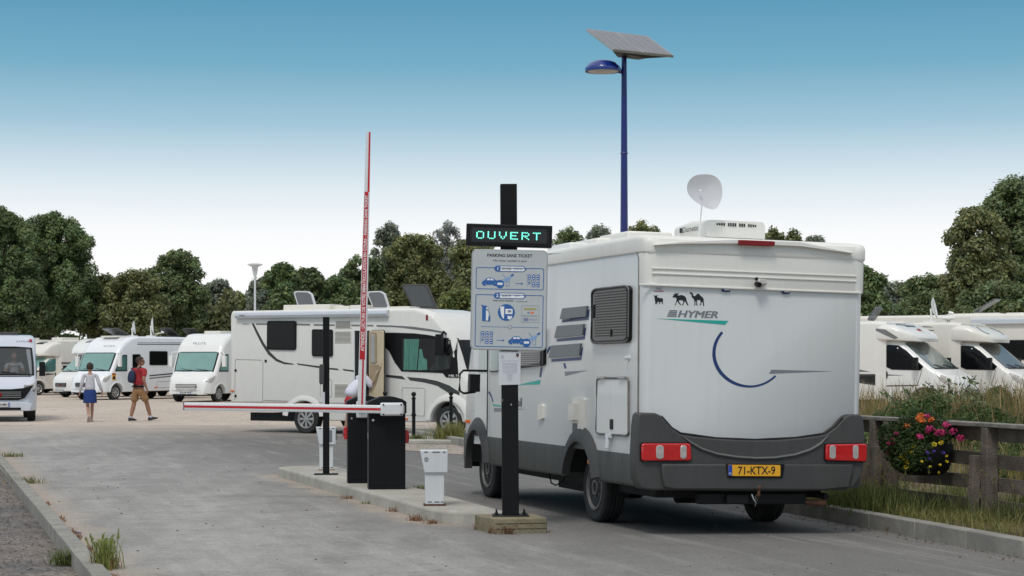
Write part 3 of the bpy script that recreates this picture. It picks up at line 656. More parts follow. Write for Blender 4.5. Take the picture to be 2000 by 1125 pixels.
for q, win in ((((102, 580), (396, 580), (402, 686), (102, 688)), ((190, 236), (338, 376))), (((1220, 586), (1470, 582), (1468, 692), (1218, 684)), ((1248, 1286), (1390, 1424)))):
    b = MB(); q = z6(*q)
    if q[0][0] < 1400: q[0] = (q[0][0]-1.5, q[0][1]); q[3] = (q[3][0]-1.5, q[3][1])
    rear(b, rquad(q, .06, 3, 2.2), YB-.004, .035); tl_ = b.obj('tail_light', 'red_lens', big, bevel=.012, seg=3)
    b = MB(); rear(b, rquad([(q[0][0]-1.5, q[0][1]-1.5), (q[1][0]+1.5, q[1][1]-1.5), (q[2][0]+1.5, q[2][1]+1.5), (q[3][0]-1.5, q[3][1]+1.5)], .06, 3, 2.2), YB, .012); b.obj('light_surround', 'black_plastic', tl_)
    for x0, x1 in win:
        b = MB(); rear(b, rquad(z6((x0, 592), (x1, 592), (x1, 676), (x0, 676)), .45, 4, .4), YB-.030, .014); b.obj('reversing_lens', 'clear_lens', tl_, bevel=.005)
# towbar, exhaust, underbody
b = MB(); p = hr(1362, 963, .02); q = hr(1570, 984, .02); b.box(((p[0]+q[0])/2, .02, (p[1]+q[1])/2), (q[0]-p[0], .10, p[1]-q[1]))
p = hr(1430, 975, -.06); b.box((p[0]+.05, -.05, p[1]), (.22, .06, .085)); tb = b.obj('towbar', 'dark_metal', big, bevel=.008)
b = MB(); p = hr(1482, 955, -.12); b.cyl((p[0], -.12, p[1]-.06), (p[0], -.12, p[1]), .016, .014); b.ell((p[0], -.12, p[1]+.012), (.027, .027, .027)); b.tube([(p[0], .0, p[1]-.09), (p[0], -.07, p[1]-.09), (p[0], -.12, p[1]-.05)], .018); b.obj('towball', 'rust', tb, smooth=True)
b = MB(); p = hr(1474, 976, -.1)
b.tube([(p[0]-.03, -.1, p[1]+.05), (p[0]-.02, -.11, p[1]+.01), (p[0]+.01, -.11, p[1]-.03), (p[0]-.0, -.1, p[1]-.06)], .008, 6); b.tube([(p[0]+.03, -.1, p[1]+.05), (p[0]+.0, -.11, p[1]+.03), (p[0]+.02, -.11, p[1]-.01)], .006, 6); b.obj('chain', 'chrome', tb, smooth=True)
b = MB(); p = hr(1572, 981, .0); q = hr(1612, 982, -.03)
b.revolve([(.030, 0), (.034, .20), (.028, .20), (.024, .0)], (p[0]+.0, .0, p[1]), (q[0]-p[0], -.03, q[1]-p[1]), 16, closed=True); b.obj('exhaust_pipe', 'rust', big, smooth=True)
b = MB(); b.box((0, 3.0, .48), (1.7, 5.4, .30)); b.box((-.55, 2.9, .36), (.3, 1.2, .25)); b.box((.5, 3.2, .34), (.5, .9, .25)); b.cyl((-.95, RW, .36), (.95, RW, .36), .06); b.cyl((-.9, FW, .36), (.9, FW, .36), .05)
b.box((0, .75, .50), (1.5, 1.2, .12)); b.box((-.75, .9, .42), (.06, 1.4, .1)); b.box((.75, .9, .42), (.06, 1.4, .1)); b.tube([(.75, .0, .36), (.72, .8, .38), (.5, 1.3, .42)], .03, 8)
b.cyl((-.35, 1.0, .33), (.25, 1.0, .33), .10); b.obj('chassis', 'under_black', big)
b = MB(); b.tube([(-.9, 3.25, .42), (-.92, 3.1, .30), (-.92, 2.95, .285), (-.9, 2.8, .33), (-.88, 2.75, .42)], .008, 6); b.obj('hose', 'black_plastic', big, smooth=True)
for yy in (RW, FW):
    wheel(big, -.87, yy, .345, .215, -1, 'steel', 56); wheel(big, .87, yy, .345, .215, 1, 'steel', 56)
for sd_ in (-1, 1):
    for yy in (RW, FW):        # flared arch
        b = MB(); sec = []
        for i in range(15):
            a = R(12+156*i/14 if yy == RW else -4+176*i/14); c, s_ = math.cos(a), math.sin(a); x0 = HW-.03
            tt = .055 if yy == RW else .06
            def fl(dx, rr_): y_ = yy+rr_*c; return V(*H.D((sd_*(H.W(y_)+dx), y_, .36+rr_*s_)))
            sec.append([fl(-.03, .435), fl(tt, .44), fl(tt+.005, .50), fl(tt*.7, .545), fl(.015, .585), fl(-.03, .585)])
        b.rings(sec); b.obj('wheel_arch', 'grey_plastic', big, smooth=True, angle=40)
    for yy in (RW, FW):
        b = MB(); sec = []
        for i in range(13):
            a = R(14+152*i/12 if yy == RW else -2+172*i/12); c, s_ = math.cos(a), math.sin(a); xo = min(H.W(yy+.5*c), HW)-.03
            sec.append([(sd_*xo, yy+.462*c, .36+.462*s_), (sd_*xo, yy+.50*c, .36+.50*s_), (sd_*.5, yy+.50*c, .36+.50*s_), (sd_*.5, yy+.462*c, .36+.462*s_)])
        b.rings(sec); b.obj('arch_liner', 'under_black', big)
    for yy in (RW, FW): bx('wheel_well', 'under_black', big, (sd_*.56, yy, .84), (.94, .9, .02))
# mudflaps behind rear wheels
# left wall fittings
z4 = zz(880, 560, 2.25); z8 = zz(1000, 540, 3.123)
def side(name, m, px, off=.004, th=.008, cuts=0, label=None): return H.panel(name, m, big, hs(*px), -1, off, th, cuts, label)
def wind(name, tl, tr, br, bl, r=.14, frame='black_plastic', glass='glass_dark', inset=5, th=.03):
    o = side(name, frame, rquad((tl, tr, br, bl), r, 4, .7), 0, th, label=None)
    q = [Vector(p) for p in (tl, tr, br, bl)]; c = sum(q, Vector((0, 0)))/4
    g_ = side('pane', glass, rquad([tuple(p+(c-p).normalized()*inset*1.3) for p in q], r, 4, .7), th-.001, .006); g_.parent = o; return o
sw = wind('window', *z8((507, 78), (737, 52), (733, 402), (503, 412)), r=.12, th=.035)
b = MB()        # pleated blind lines behind the pane, seen as slats just proud of the dark glass
for k in range(17):
    v0 = 98+k*16.5; p0, p1 = hs(*z8((528, v0+2), (722, v0-5))); b.box((-HW-.042, (p0[0]+p1[0])/2, (p0[1]+p1[1])/2), (.004, abs(p1[0]-p0[0]), .010))
b.obj('blind', 'blind_dark', sw)
b = MB(); q = hs(*z8((510, 80), (735, 56), (729, 400), (505, 408)))
pp = [V(-HW-.038, *p) for p in hs(*rquad(z8((508, 80), (735, 55), (731, 400), (504, 410)), .12, 4, .7))]; b.tube(pp+[pp[0]], .009, 8); b.obj('rubber_seal', 'grey_plastic_light', sw, smooth=True)
for px_, hh in (((630, 345), .07), ((525, 215), .13)): p = hs(*z8(px_))[0]; bx('latch', 'black_plastic', sw, (-HW-.045, p[0], p[1]), (.012, .015, hh))
w2 = wind('window', (985, 648), (1068, 640), (1067, 714), (985, 722), r=.1, th=.035, glass='glass_grey')
b = MB()
for k in range(7):
    v0 = 690+k*4.0; p0, p1 = hs((1012, v0+1), (1062, v0-1)); b.box((-HW-.043, (p0[0]+p1[0])/2, (p0[1]+p1[1])/2), (.004, abs(p1[0]-p0[0]), .010))
b.obj('blind', 'grey_plastic_light', w2)
wind('window', (957, 660), (1000, 655), (1000, 724), (957, 727), r=.1, inset=2, th=.02, glass='glass_blind_dark')
for k, (sl_, nv) in enumerate(((((318, 195), (467, 180), (461, 245), (302, 260)), ((308, 263), (462, 249), (466, 205), (474, 200), (467, 265), (306, 280))),
                  (((285, 302), (447, 290), (440, 357), (268, 375)), ((276, 381), (438, 364), (446, 315), (453, 312), (444, 384), (274, 397))),
                  (((250, 422), (428, 408), (420, 482), (234, 495)), ((244, 505), (417, 490), (428, 434), (434, 431), (423, 510), (241, 520))))):
    side('vent_slat', 'slat_grey', z8(*sl_), .0, .022); side('slat_shadow', 'navy', z8(*nv), .0, .003)  # navy strips paint each slat's shadow along its lower and rear edges
side('arc_graphic', 'navy', z8((214, 452), (226, 430), (247, 420), (240, 436), (228, 450), (216, 474)), 0, .003)
side('arc_graphic', 'navy', z8((176, 553), (187, 553), (178, 612), (167, 614)), 0, .003); side('arc_graphic', 'navy', z8((313, 530), (325, 528), (333, 560), (321, 562)), 0, .003)
side('wedge_graphic', 'teal', z8((30, 662), (174, 630), (171, 658)), 0, .003); side('wedge_graphic', 'logo_grey', z8((322, 580), (458, 573), (325, 606)), 0, .003)
side('wedge_graphic', 'teal', z4((80, 545), (138, 540), (136, 548)), 0, .003, 2); side('wedge_graphic', 'teal', z4((183, 514), (224, 522), (224, 527), (188, 524)), 0, .003)
side('wedge_graphic', 'logo_grey', z4((191, 533), (326, 537), (224, 548), (193, 549)), 0, .003)
side('arc_graphic', 'navy', z4((135, 528), (138, 500), (146, 474), (157, 460), (168, 460), (180, 478), (188, 505), (184, 508), (176, 484), (165, 468), (156, 470), (147, 486), (142, 506), (139, 530)), 0, .003, 1)
b = MB(); p = hs((1008, 785))[0]; textpoly(b, 'mobil', (-HW-.003, p[0], p[1]), (0, -1, 0), (0, 0, 1), (-1, 0, 0), .42, .10, ext=.002); b.obj('lettering', 'black_ink', big)
side('fuel_flap', 'cream_paint', rquad(z4((394, 517), (414, 516), (413, 584), (392, 583)), .3, 3, .4), 0, .03)
sp_ = side('service_hatch', 'cream_paint', rquad(z4((543, 489), (595, 490), (591, 663), (539, 657)), .1, 3, .4), 0, .025)
b_ = side('hatch_cover', 'cream_paint', z4((546, 515), (571, 513), (569, 586), (544, 588)), .02, .05); b_.parent = sp_
b_ = side('hatch_recess', 'grey_plastic_light', z4((547, 600), (568, 600), (567, 640), (546, 638)), .022, .005); b_.parent = sp_
lk = side('locker_door', 'panel_blue_white', rquad(z4((650, 402), (788, 402), (788, 655), (645, 645)), .1, 4, .6), 0, .014)
b = MB(); pp = [V(-HW-.014, *p) for p in hs(*rquad(z4((650, 402), (788, 402), (788, 655), (645, 645)), .1, 4, .6))]; b.tube(pp+[pp[0]], .011, 8); b.obj('door_frame', 'rim_steel', lk, smooth=True)
b = MB()
for u0, u1 in ((658, 690), (752, 780)):
    p0, p1 = hs(*z4((u0, 399), (u1, 398))); bx('hinge', 'rim_silver', lk, (-HW-.025, (p0[0]+p1[0])/2, p0[1]), (.03, abs(p1[0]-p0[0]), .02))
b_ = side('locker_vent', 'black_plastic', rquad(z4((708, 582), (721, 582), (721, 628), (708, 628)), .3, 3, .3), .012, .01); b_.parent = lk
b = MB(); p = hs(*z4((709, 655)))[0]; q = hs(*z4((709, 712)))[0]; b.box((-HW-.03, p[0], p[1]), (.05, .09, .04)); b.cyl((-HW-.04, q[0], p[1]), (-HW-.05, q[0], q[1]), .022); b.obj('hook', 'terminal_white', big, bevel=.004)
b = MB(); p = hs((1229, 699))[0]; b.revolve([(.025, 0), (.022, .012), (.012, .014), (.012, .03), (.02, .034), (.02, .045), (.001, .048)], (-HW, p[0], p[1]), (-1, 0, 0), 14); b.obj('knob', 'terminal_white', big, smooth=True)
b = MB(); p = hs(*z4((619, 769)))[0]; b.box((-HW-.02, p[0], p[1]), (.02, .08, .045)); b.obj('marker_light', 'orange_lens', big, bevel=.006)
b = MB(); p = hs(*z4((68, 592)))[0]; b.box((-HW+.02, min(p[0], 6.0), p[1]), (.06, .05, .04)); b.obj('marker_light', 'orange_lens', big, bevel=.006)
# cab door
cd = H.panel('cab_door', 'panel_blue_white', big, hs((953, 682), (952, 868))+hs((921, 866), (926, 682)), -1, .0, .006, 2)
b_ = H.panel('door_glass', 'glass_blind_dark', cd, hs((951, 660), (951, 726), (931, 727), (934, 662)), -1, .006, .008, 2)
b = MB(); pp = [V(-H.W(q[0])-.01, *q) for q in hs((954, 640), (953, 760), (952, 868))]; b.tube(pp, .008, 6); b.obj('door_gap', 'stripe_dark', cd)
b = MB(); q = hs((921, 752))[0]; yy = min(q[0], 5.9); p = V(-H.W(yy), yy, q[1])
mz = hit(HM, 0, -HW-.25, 926, 748)
b.tube([(mz.x+.16, mz.y+.02, mz.z+.14), (mz.x-.13, mz.y, mz.z+.14), (mz.x-.17, mz.y, mz.z+.10), (mz.x-.17, mz.y, mz.z-.09), (mz.x-.12, mz.y, mz.z-.12), (mz.x+.02, mz.y, mz.z-.10)], .014, 8)
b.box((mz.x+.0, mz.y, mz.z), (.12, .09, .20)); b.obj('wing_mirror', 'black_plastic', big, bevel=.015)
# roof gear
b = MB()
def roofbox(u0, u1, v0, v1, x, d, m, name, bev=.02, mm=None):
    p = hit(HM, 0, x, u0, v0); q = hit(HM, 0, x, u1, v1); bb = MB(); bb.box((x+d/2, (p.y+q.y)/2, (p.z+q.z)/2), (d, abs(p.y-q.y), abs(p.z-q.z))); return bb.obj(name, m, big, bevel=bev)
roofbox(1122, 1166, 472, 484, -.55, .5, 'cap_cream', 'roof_vent'); roofbox(1170, 1226, 461, 478, -.40, .5, 'cap_cream', 'roof_vent'); roofbox(1068, 1113, 481, 494, -.75, .4, 'white_paint', 'roof_vent')
ya = 1.35; p0 = hit(HM, 1, ya, 1381, 464); p1 = hit(HM, 1, ya, 1494, 468)
x0, x1 = p0.x, p1.x; zb_, zt_ = p0.z-.04, hit(HM, 1, ya, 1430, 427).z
A = Loft([(ya, (x1-x0)/2), (ya+.9, (x1-x0)/2-.02), (ya+1.05, (x1-x0)/2-.1)], [(ya, zb_+.05), (ya+1.05, zb_+.05)], [(ya, zt_-.02), (ya+.5, zt_), (ya+.9, zt_-.03), (ya+1.05, zb_+.10)], rt=.05, rb=.01)
ac = bpy.data.objects.new('tmp', None); acb = A.body('air_conditioner', 'cap_cream', big); xm = (x0+x1)/2; acb.location = (xm, 0, 0)
b = MB(); b.box((0, ya+.5, zb_+.02), ((x1-x0)-.02, .96, .09)); b.obj('unit_base', 'grey_plastic_light', acb)
b = MB(); n_ = 18
for k in range(n_):
    if k in (4, 9, 13): continue
    t = (k+.5)/n_; x = -.22+.44*t; h_ = .034*(1-(2*t-1)**2*.55); b.box((x, ya-.002, zt_-.062), (.014, .012, h_))
b.obj('grille', 'black_ink', acb)
b = MB(); textpoly(b, 'Dometic', (-(x1-x0)/2-.001, ya+.42, zt_-.085), (0, -1, 0), (0, 0, 1), (-1, 0, 0), .40, .055, ext=.003); b.box((-(x1-x0)/2-.001, ya+.68, zt_-.085), (.004, .06, .05)); b.obj('lettering', 'black_ink', acb)
# satellite dish on a thin mast
dy = 1.2; c = hit(HM, 1, dy, 1377, 375); b = MB(); prof = []
out_ = [(1355, 343), (1372, 340), (1392, 341), (1405, 350), (1411, 365), (1411, 385), (1404, 402), (1396, 410), (1380, 406), (1362, 396), (1348, 384), (1342, 372), (1343, 357)]
for _ in range(2): out_ = [q for a_, c_ in zip(out_, out_[1:]+out_[:1]) for q in ((a_[0]*.75+c_[0]*.25, a_[1]*.75+c_[1]*.25), (a_[0]*.25+c_[0]*.75, a_[1]*.25+c_[1]*.75))]
pts = [hit(HM, 1, dy, *p) for p in out_]; mid = sum(pts, V(0, 0, 0))/len(pts)
rr = [[mid+(p-mid)*k+V(0, .06*(1-k*k), 0) for p in pts] for k in (.01, .3, .6, .85, 1)]; b.rings(rr, cap=False); b.rings([[p+V(0, .006, 0) for p in r] for r in rr], cap=False)
dish = b.obj('satellite_dish', 'dish', big, smooth=True)
b = MB(); b.tube([(mid.x, dy+.07, mid.z-.02), (mid.x, dy+.09, mid.z-.12), (mid.x-.02, dy+.12, 2.78)], .006, 6); b.ell((mid.x-.06, dy-.0, mid.z), (.012, .02, .012)); b.obj('mast', 'white_ink', dish, smooth=True)

# ------------------------------------------------------------------ motorhome standing side-on with its door open
W2 = 1.12; d2 = V(.88, -.474, 0); rgt2 = V(-.474, -.88, 0); rw = gp(597, 847); rw = V(rw.x, rw.y, 0)-rgt2*(-.06)
org = rw-rgt2*(W2)      # rear axle, on the centre line
MM = Matrix.Translation(org) @ Matrix.Rotation(math.atan2(-.88, -.474), 4, 'Z')
mid_ = thing('motorhome', 'white motorhome standing side-on with its beige door open and roof hatches up', 'motorhome', M=MM)
z2 = zz(430, 540, 3.516)
def ms(*px): return [tuple(hit(MM, 0, W2, u, v)[1:]) for u, v in px]
def m2(*p): return ms(*z2(*p))
yr = ms((450, 700))[0][0]; fwy = m2((1560, 985))[0][0]; print('mid rear', yr, 'front axle', fwy)
tp = m2((75, 214), (1330, 216), (1400, 226), (1460, 250), (1520, 300), (1580, 365), (1625, 440), (1655, 530), (1690, 640))
print([tuple(round(c, 2) for c in p) for p in tp])
zt2 = tp[1][1]; yn = fwy+.95
ar2 = [(0, .34, .40), (fwy, .34, .43)]
ztc = [(yr, zt2-.05), (yr+.05, zt2), (tp[1][0], zt2)]+[(p[0], p[1]) for p in tp[2:8]]+[(tp[7][0]+.12, 1.45), (yn-.18, 1.2), (yn-.04, .95), (yn, .8)]
ztc = sorted(ztc); print(ztc)
zbr = m2((300, 866))[0][1]; zbf = m2((1300, 1000))[0][1]
L2 = Loft([(yr, W2-.03), (yr+.04, W2), (tp[3][0], W2), (tp[6][0], W2-.04), (yn-.25, W2-.12), (yn, W2-.35)], [(yr, zbr), (.46, zbr), (.7, zbf), (fwy-.8, zbf), (yn, .32)], ztc,
          rt=[(yr, .07), (tp[1][0], .08), (tp[4][0], .22), (yn, .2)], arches=ar2, bulge=.3, by=tp[3][0])
L2.body('body', 'warm_white_paint', mid_)
def mp2(name, m, px, off=.004, th=.006, cuts=0, par=None, label=None): return L2.panel(name, m, par or mid_, m2(*px), 1, off, th, cuts, label)
b = MB(); p0, p1 = m2((118, 270))[0], m2((1160, 282))[0]
rr = [[V(W2-.01+dx, y, p0[1]+dz-.02*((y-p0[0])/(p1[0]-p0[0]))*0) for dx, dz in ((0, .085), (.06, .085), (.11, .055), (.125, .0), (.10, -.06), (.06, -.075), (0, -.075))] for y in (p0[0], p0[0]+.05, p1[0]-.05, p1[0])]
b.rings(rr); aw = b.obj('awning', 'awning', mid_, smooth=True, angle=30)
b = MB(); textpoly(b, 'THULE', (W2+.126, p0[0]+.22, p0[1]+.005), (0, 1, 0), (0, 0, 1), (1, 0, 0), .16, .03, bold=.03); b.obj('lettering', 'black_ink', aw)
for q in (((327, 305), (526, 305), (524, 506), (325, 502)), ((634, 362), (776, 364), (776, 550), (634, 548))):
    o = mp2('window', 'black_plastic', rquad(q, .08, 4, 1), 0, .03); q = [Vector(p) for p in q]; c = sum(q, Vector((0, 0)))/4
    mp2('pane', 'glass_dark', rquad([tuple(c+(p-c)*.9) for p in q], .08, 3, 1), .028, .006, par=o)
for q, n_ in (((790, 306, 902, 356), 7), ((786, 376, 904, 456), 9), ((784, 738, 885, 826), 10)):
    o = mp2('vent_grille', 'cream_paint', rquad(((q[0], q[1]), (q[2], q[1]), (q[2], q[3]), (q[0], q[3])), .04, 2, 1.3), 0, .012)
    b = MB()
    for k in range(n_):
        v = q[1]+(q[3]-q[1])*(k+.7)/(n_+.4); a, c = m2((q[0]+6, v), (q[2]-6, v)); b.box((W2+.013, (a[0]+c[0])/2, a[1]), (.006, abs(c[0]-a[0]), .010))
    b.obj('slot', 'stripe_dark', o)
mp2('stripe', 'stripe_dark', ((217, 322), (231, 322), (262, 385), (300, 455), (340, 515), (390, 565), (440, 588), (500, 598), (508, 606), (440, 602), (385, 582), (330, 535), (285, 465), (245, 385)), 0, .004)
for q in (((527, 596), (700, 618), (704, 632), (534, 606)), ((745, 626), (806, 632), (817, 644), (748, 638)), ((838, 634), (925, 645), (925, 656), (850, 646))): mp2('stripe', 'stripe_dark', q, 0, .004)
for q in (((243, 322), (328, 322), (328, 332), (248, 332)), ((526, 324), (618, 326), (620, 337), (526, 335)), ((640, 327), (786, 329), (786, 340), (645, 338)), ((902, 330), (1052, 332), (1054, 343), (902, 341))): mp2('stripe', 'stripe_grey', q, 0, .004)
mp2('stripe', 'stripe_grey', ((1072, 333), (1180, 336), (1320, 344), (1450, 362), (1540, 378), (1560, 392), (1450, 378), (1320, 358), (1180, 347), (1076, 345)), 0, .004, 1)
mp2('stripe', 'stripe_dark', ((1138, 674), (1250, 684), (1274, 708), (1138, 690)), 0, .004)
mp2('stripe', 'stripe_dark', ((1283, 690), (1400, 700), (1500, 718), (1600, 750), (1676, 796), (1666, 840), (1600, 795), (1500, 752), (1400, 728), (1305, 714)), 0, .004, 1)
cabp = mp2('cab_surround', 'black_plastic', ((1030, 384), (1200, 386), (1330, 390), (1420, 400), (1520, 418), (1620, 424), (1640, 500), (1660, 600), (1668, 696), (1572, 694), (1545, 664), (1400, 658), (1246, 652), (1200, 590), (1160, 510), (1132, 485), (1030, 485)), 0, .008, 2)
gl = ((1256, 424), (1400, 426), (1600, 434), (1628, 520), (1610, 636), (1500, 652), (1262, 646), (1252, 600))
cg = mp2('cab_window', 'glass_dark', gl, .008, .006, 2)
b = MB(); n_ = 26; top_ = []; bt_ = []
for k in range(n_+1):
    t = k/n_; a, c = m2((1266+(1368-1266)*t, 430), (1262+(1352-1262)*t, 642)); dx = W2+.022+.010*math.sin(k*1.9)
    top_.append((dx, *a)); bt_.append((dx, *c))
b.add(top_+bt_, [(k, k+1, n_+2+k, n_+1+k) for k in range(n_)]); b.obj('curtain', 'curtain', cg, smooth=True)
for q in (((1372, 500), (1388, 498), (1400, 560), (1422, 570), (1426, 640), (1360, 644)), ((1440, 640), (1470, 600), (1480, 600), (1468, 645))): mp2('seat', 'seat_fabric' if q[0][0] > 1400 else 'curtain', q, .015, .008, par=cg)
mp2('seat', 'seat_fabric', ((1490, 560), (1510, 520), (1560, 520), (1600, 600), (1604, 630), (1480, 640)), .015, .008, 1, par=cg)
mp2('glass', 'clear_glass', gl, .034, .003, 2, par=cg)
b = MB(); p = m2((1615, 682))[0]; textpoly(b, 'MB 740', (L2.sx(p[0], p[1])-.02, p[0]-.02, p[1]), (-.15, .99, 0), (0, 0, 1), (1, 0, 0), .30, .05, ext=.03); b.obj('lettering', 'white_ink', cabp)
b = MB(); p = m2((176, 327))[0]; textpoly(b, 'CORAIL', (W2+.001, p[0], p[1]), (0, 1, 0), (0, 0, 1), (1, 0, 0), .20, .035); b.obj('lettering', 'stripe_grey', mid_)
# lockers, lights
for q in (((104, 568), (294, 573), (292, 868), (100, 862)), ((1250, 762), (1408, 766), (1404, 958), (1250, 950)), ((690, 704), (766, 706), (765, 826), (688, 822))):
    b = MB(); pp = [V(W2+.003, *p) for p in m2(*rquad(q, .07, 3, .8))]; b.tube(pp+[pp[0]], .007, 6); b.obj('locker_door', 'aluminium', mid_)
for q in ((107, 645), (107, 820), (314, 580)): b = MB(); p = m2(q)[0]; b.revolve([(.03, 0), (.03, .018), (.001, .02)], (W2, p[0], p[1]), (1, 0, 0), 10); b.obj('latch', 'black_plastic', mid_)
for q in ((553, 846), (66, 786), (1278, 978)): p = m2(q)[0]; bx('marker_light', 'orange_lens', mid_, (W2+.012, max(p[0], yr+.06), p[1]), (.024, .09, .045), .008)
b = MB(); p = m2((1421, 282))[0]; b.box((L2.sx(*p)+.01, p[0], p[1]), (.02, .05, .12)); b.obj('marker_light', 'dark_red_lens', mid_, bevel=.01)
for c0, (rx_, rz_) in (((550, 880), (.50, .36)),):    # moulded arch above the rear wheel
    b = MB(); ring_ = []
    for i in range(17):
        a = R(8+164*i/16); ring_.append([V(W2-.02, .50*math.cos(a)*1.0, .34+.40*math.sin(a)), V(W2+.03, .44*math.cos(a), .34+.42*math.sin(a)), V(W2+.035, .50*math.cos(a), .34+.46*math.sin(a)), V(W2-.02, .62*math.cos(a), .34+.58*math.sin(a))])
    b.rings(ring_); b.obj('wheel_arch', 'warm_white_paint', mid_, smooth=True, angle=50)
b = MB(); ring_ = []
for i in range(17):
    a = R(2+176*i/16); yy = fwy; ring_.append([V(W2-.06, yy+.42*math.cos(a), .34+.42*math.sin(a)), V(W2+.01, yy+.44*math.cos(a), .34+.44*math.sin(a)), V(W2+.02, yy+.5*math.cos(a), .34+.5*math.sin(a)), V(W2-.04, yy+.62*math.cos(a), .34+.62*math.sin(a))])
b.rings(ring_); b.obj('wheel_arch', 'warm_white_paint', mid_, smooth=True, angle=50)
b = MB(); pp = [(W2+.002, *p) for p in m2((298, 850), (465, 856))]; b.tube(pp, .006, 6); pp = [(W2+.002, *p) for p in m2((660, 865), (925, 872))]; b.tube(pp, .006, 6); b.obj('seam', 'stripe_grey', mid_)
b = MB(); p, q = m2((150, 935))[0], m2((500, 998))[0]; b.box((.75, (p[0]+q[0])/2, (p[1]+q[1])/2), (.08, q[0]-p[0], p[1]-q[1])); b.box((-.75, (p[0]+q[0])/2, (p[1]+q[1])/2), (.08, q[0]-p[0], p[1]-q[1]))
b.box((0, p[0]+.1, p[1]-.06), (1.6, .08, .08)); b.box((0, fwy/2, .42), (1.5, fwy-.9, .22)); b.box((.85, fwy/2-.3, .33), (.25, .8, .16)); b.box((0, fwy, .55), (1.6, 1.1, .3)); b.box((0, 0, .7), (1.8, .75, .03)); b.cyl((-.9, 0, .34), (.9, 0, .34), .05); b.obj('chassis', 'under_black', mid_)
for yy in (0, fwy):
    wheel(mid_, W2-.17, yy, .335, .22, 1, 'alloy', 40); wheel(mid_, -W2+.17, yy, .335, .22, -1, 'alloy', 24)
# windscreen (turned away), mirrors, headlamp
L2.patch('windscreen', 'glass_dark', mid_, ztc[-5][0]-.12, ztc[-3][0]-.02, .84)
b = MB(); p = m2((1540, 400))[0]; x_ = L2.sx(*p); b.tube([(x_-.05, p[0], p[1]+.02), (x_+.14, p[0]+.05, p[1]+.06), (x_+.20, p[0]+.02, p[1]-.02)], .03, 8); p2_ = m2((1520, 470))[0]; b.box((x_+.20, p[0]-.02, p2_[1]+.0), (.10, .16, .46)); b.obj('wing_mirror', 'black_plastic', mid_, bevel=.035, seg=3)
mq = at(975, 700, 41.0); Mi = MM.inverted(); 
# entry: black panel on the wall painting the unlit opening, beige door swung forward
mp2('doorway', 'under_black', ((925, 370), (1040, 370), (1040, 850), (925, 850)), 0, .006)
b = MB(); pp = [(W2+.01, *p) for p in m2((924, 850), (924, 372), (1045, 370))]; b.tube(pp, .012, 6); b.obj('door_frame', 'terminal_white', mid_)
hp = m2((1024, 372))[0]; hb = m2((1024, 840))[0]; al = R(27); dv = V(math.sin(al), math.cos(al), 0); nv_ = V(dv.y, -dv.x, 0); dw, dh = .60, hp[1]-hb[1]
o = V(W2+.02, hp[0], hb[1])
b = MB(); b.prism(rrect(0, 0, dw, dh, .06), o, dv, (0, 0, 1), -nv_, .045); dr = b.obj('entry_door', 'door_beige', mid_, bevel=.01, label='beige inner side of the open entry door')
b = MB(); b.prism(rrect(-.012, -.012, dw+.012, dh+.012, .07), o-nv_*.045, dv, (0, 0, 1), -nv_, .015); b.obj('door_skin', 'black_plastic', dr)
b = MB(); b.prism(rrect(.06, dh*.52, .36, dh*.97, .05), o, dv, (0, 0, 1), nv_, .012); b.prism([(.05, dh*.50), (.52, dh*.50), (.52, dh*.44), (.30, dh*.20), (.12, dh*.10), (.05, dh*.10)], o, dv, (0, 0, 1), nv_, .010); b.obj('door_lining', 'door_tan', dr)
b = MB()
for k in range(26): b.box(o+dv*.21+V(0, 0, dh*(.54+.40*k/25))+nv_*.018, (.02, .16, .012), Matrix.Rotation(-al, 3, 'Z'))
b.obj('blind', 'terminal_white', dr)
b = MB(); b.tube([o+dv*.20+V(0, 0, dh*.22)+nv_*.02, o+dv*.30+V(0, 0, dh*.27)+nv_*.05, o+dv*.42+V(0, 0, dh*.38)+nv_*.05, o+dv*.44+V(0, 0, dh*.42)+nv_*.02], .016, 8); b.box(o+dv*.53+V(0, 0, dh*.5)+nv_*.015, (.03, .03, .10)); b.obj('handle', 'door_beige', dr, smooth=True)
# tilted roof hatches
def hatch(px, m, par=mid_, x=.0, name='roof_hatch'):
    pts = [hit(MM, 0, x, *p) for p in z2(*px)]; b = MB(); c = sum(pts, V(0, 0, 0))/len(pts)
    b.rings([[p+V(.02, 0, 0) for p in pts], [p-V(.03, 0, 0) for p in pts]]); o = b.obj(name, m, par, bevel=.015)
    inner = [c+(p-c)*.82 for p in pts]; b = MB(); b.rings([[p+V(.026, 0, 0) for p in inner], [p+V(.018, 0, 0) for p in inner]]); b.obj('pane', 'smoked' if m != 'grey_plastic' else 'glass_grey', o)
    return o
hatch(((540, 225), (505, 110), (520, 100), (610, 102), (635, 120), (666, 225)), 'dish', x=.1); hatch(((1052, 225), (1010, 118), (1020, 102), (1105, 100), (1135, 118), (1170, 225)), 'dish', x=.1)
hatch(((1325, 225), (1247, 68), (1260, 52), (1410, 52), (1430, 66), (1496, 225)), 'grey_plastic', x=.1)
for (a0, a1, v0, v1, xx) in ((485, 800, 197, 225, .2), (800, 935, 205, 225, 0), (1190, 1345, 208, 225, .3), (940, 1050, 198, 225, .1)):
    p, q = hit(MM, 0, xx, *z2((a0, v0))[0]), hit(MM, 0, xx, *z2((a1, v1))[0]); bx('roof_vent', 'cream_paint', mid_, (xx, (p.y+q.y)/2, (p.z+q.z)/2-.03), (.6, q.y-p.y, p.z-q.z+.05), .015)

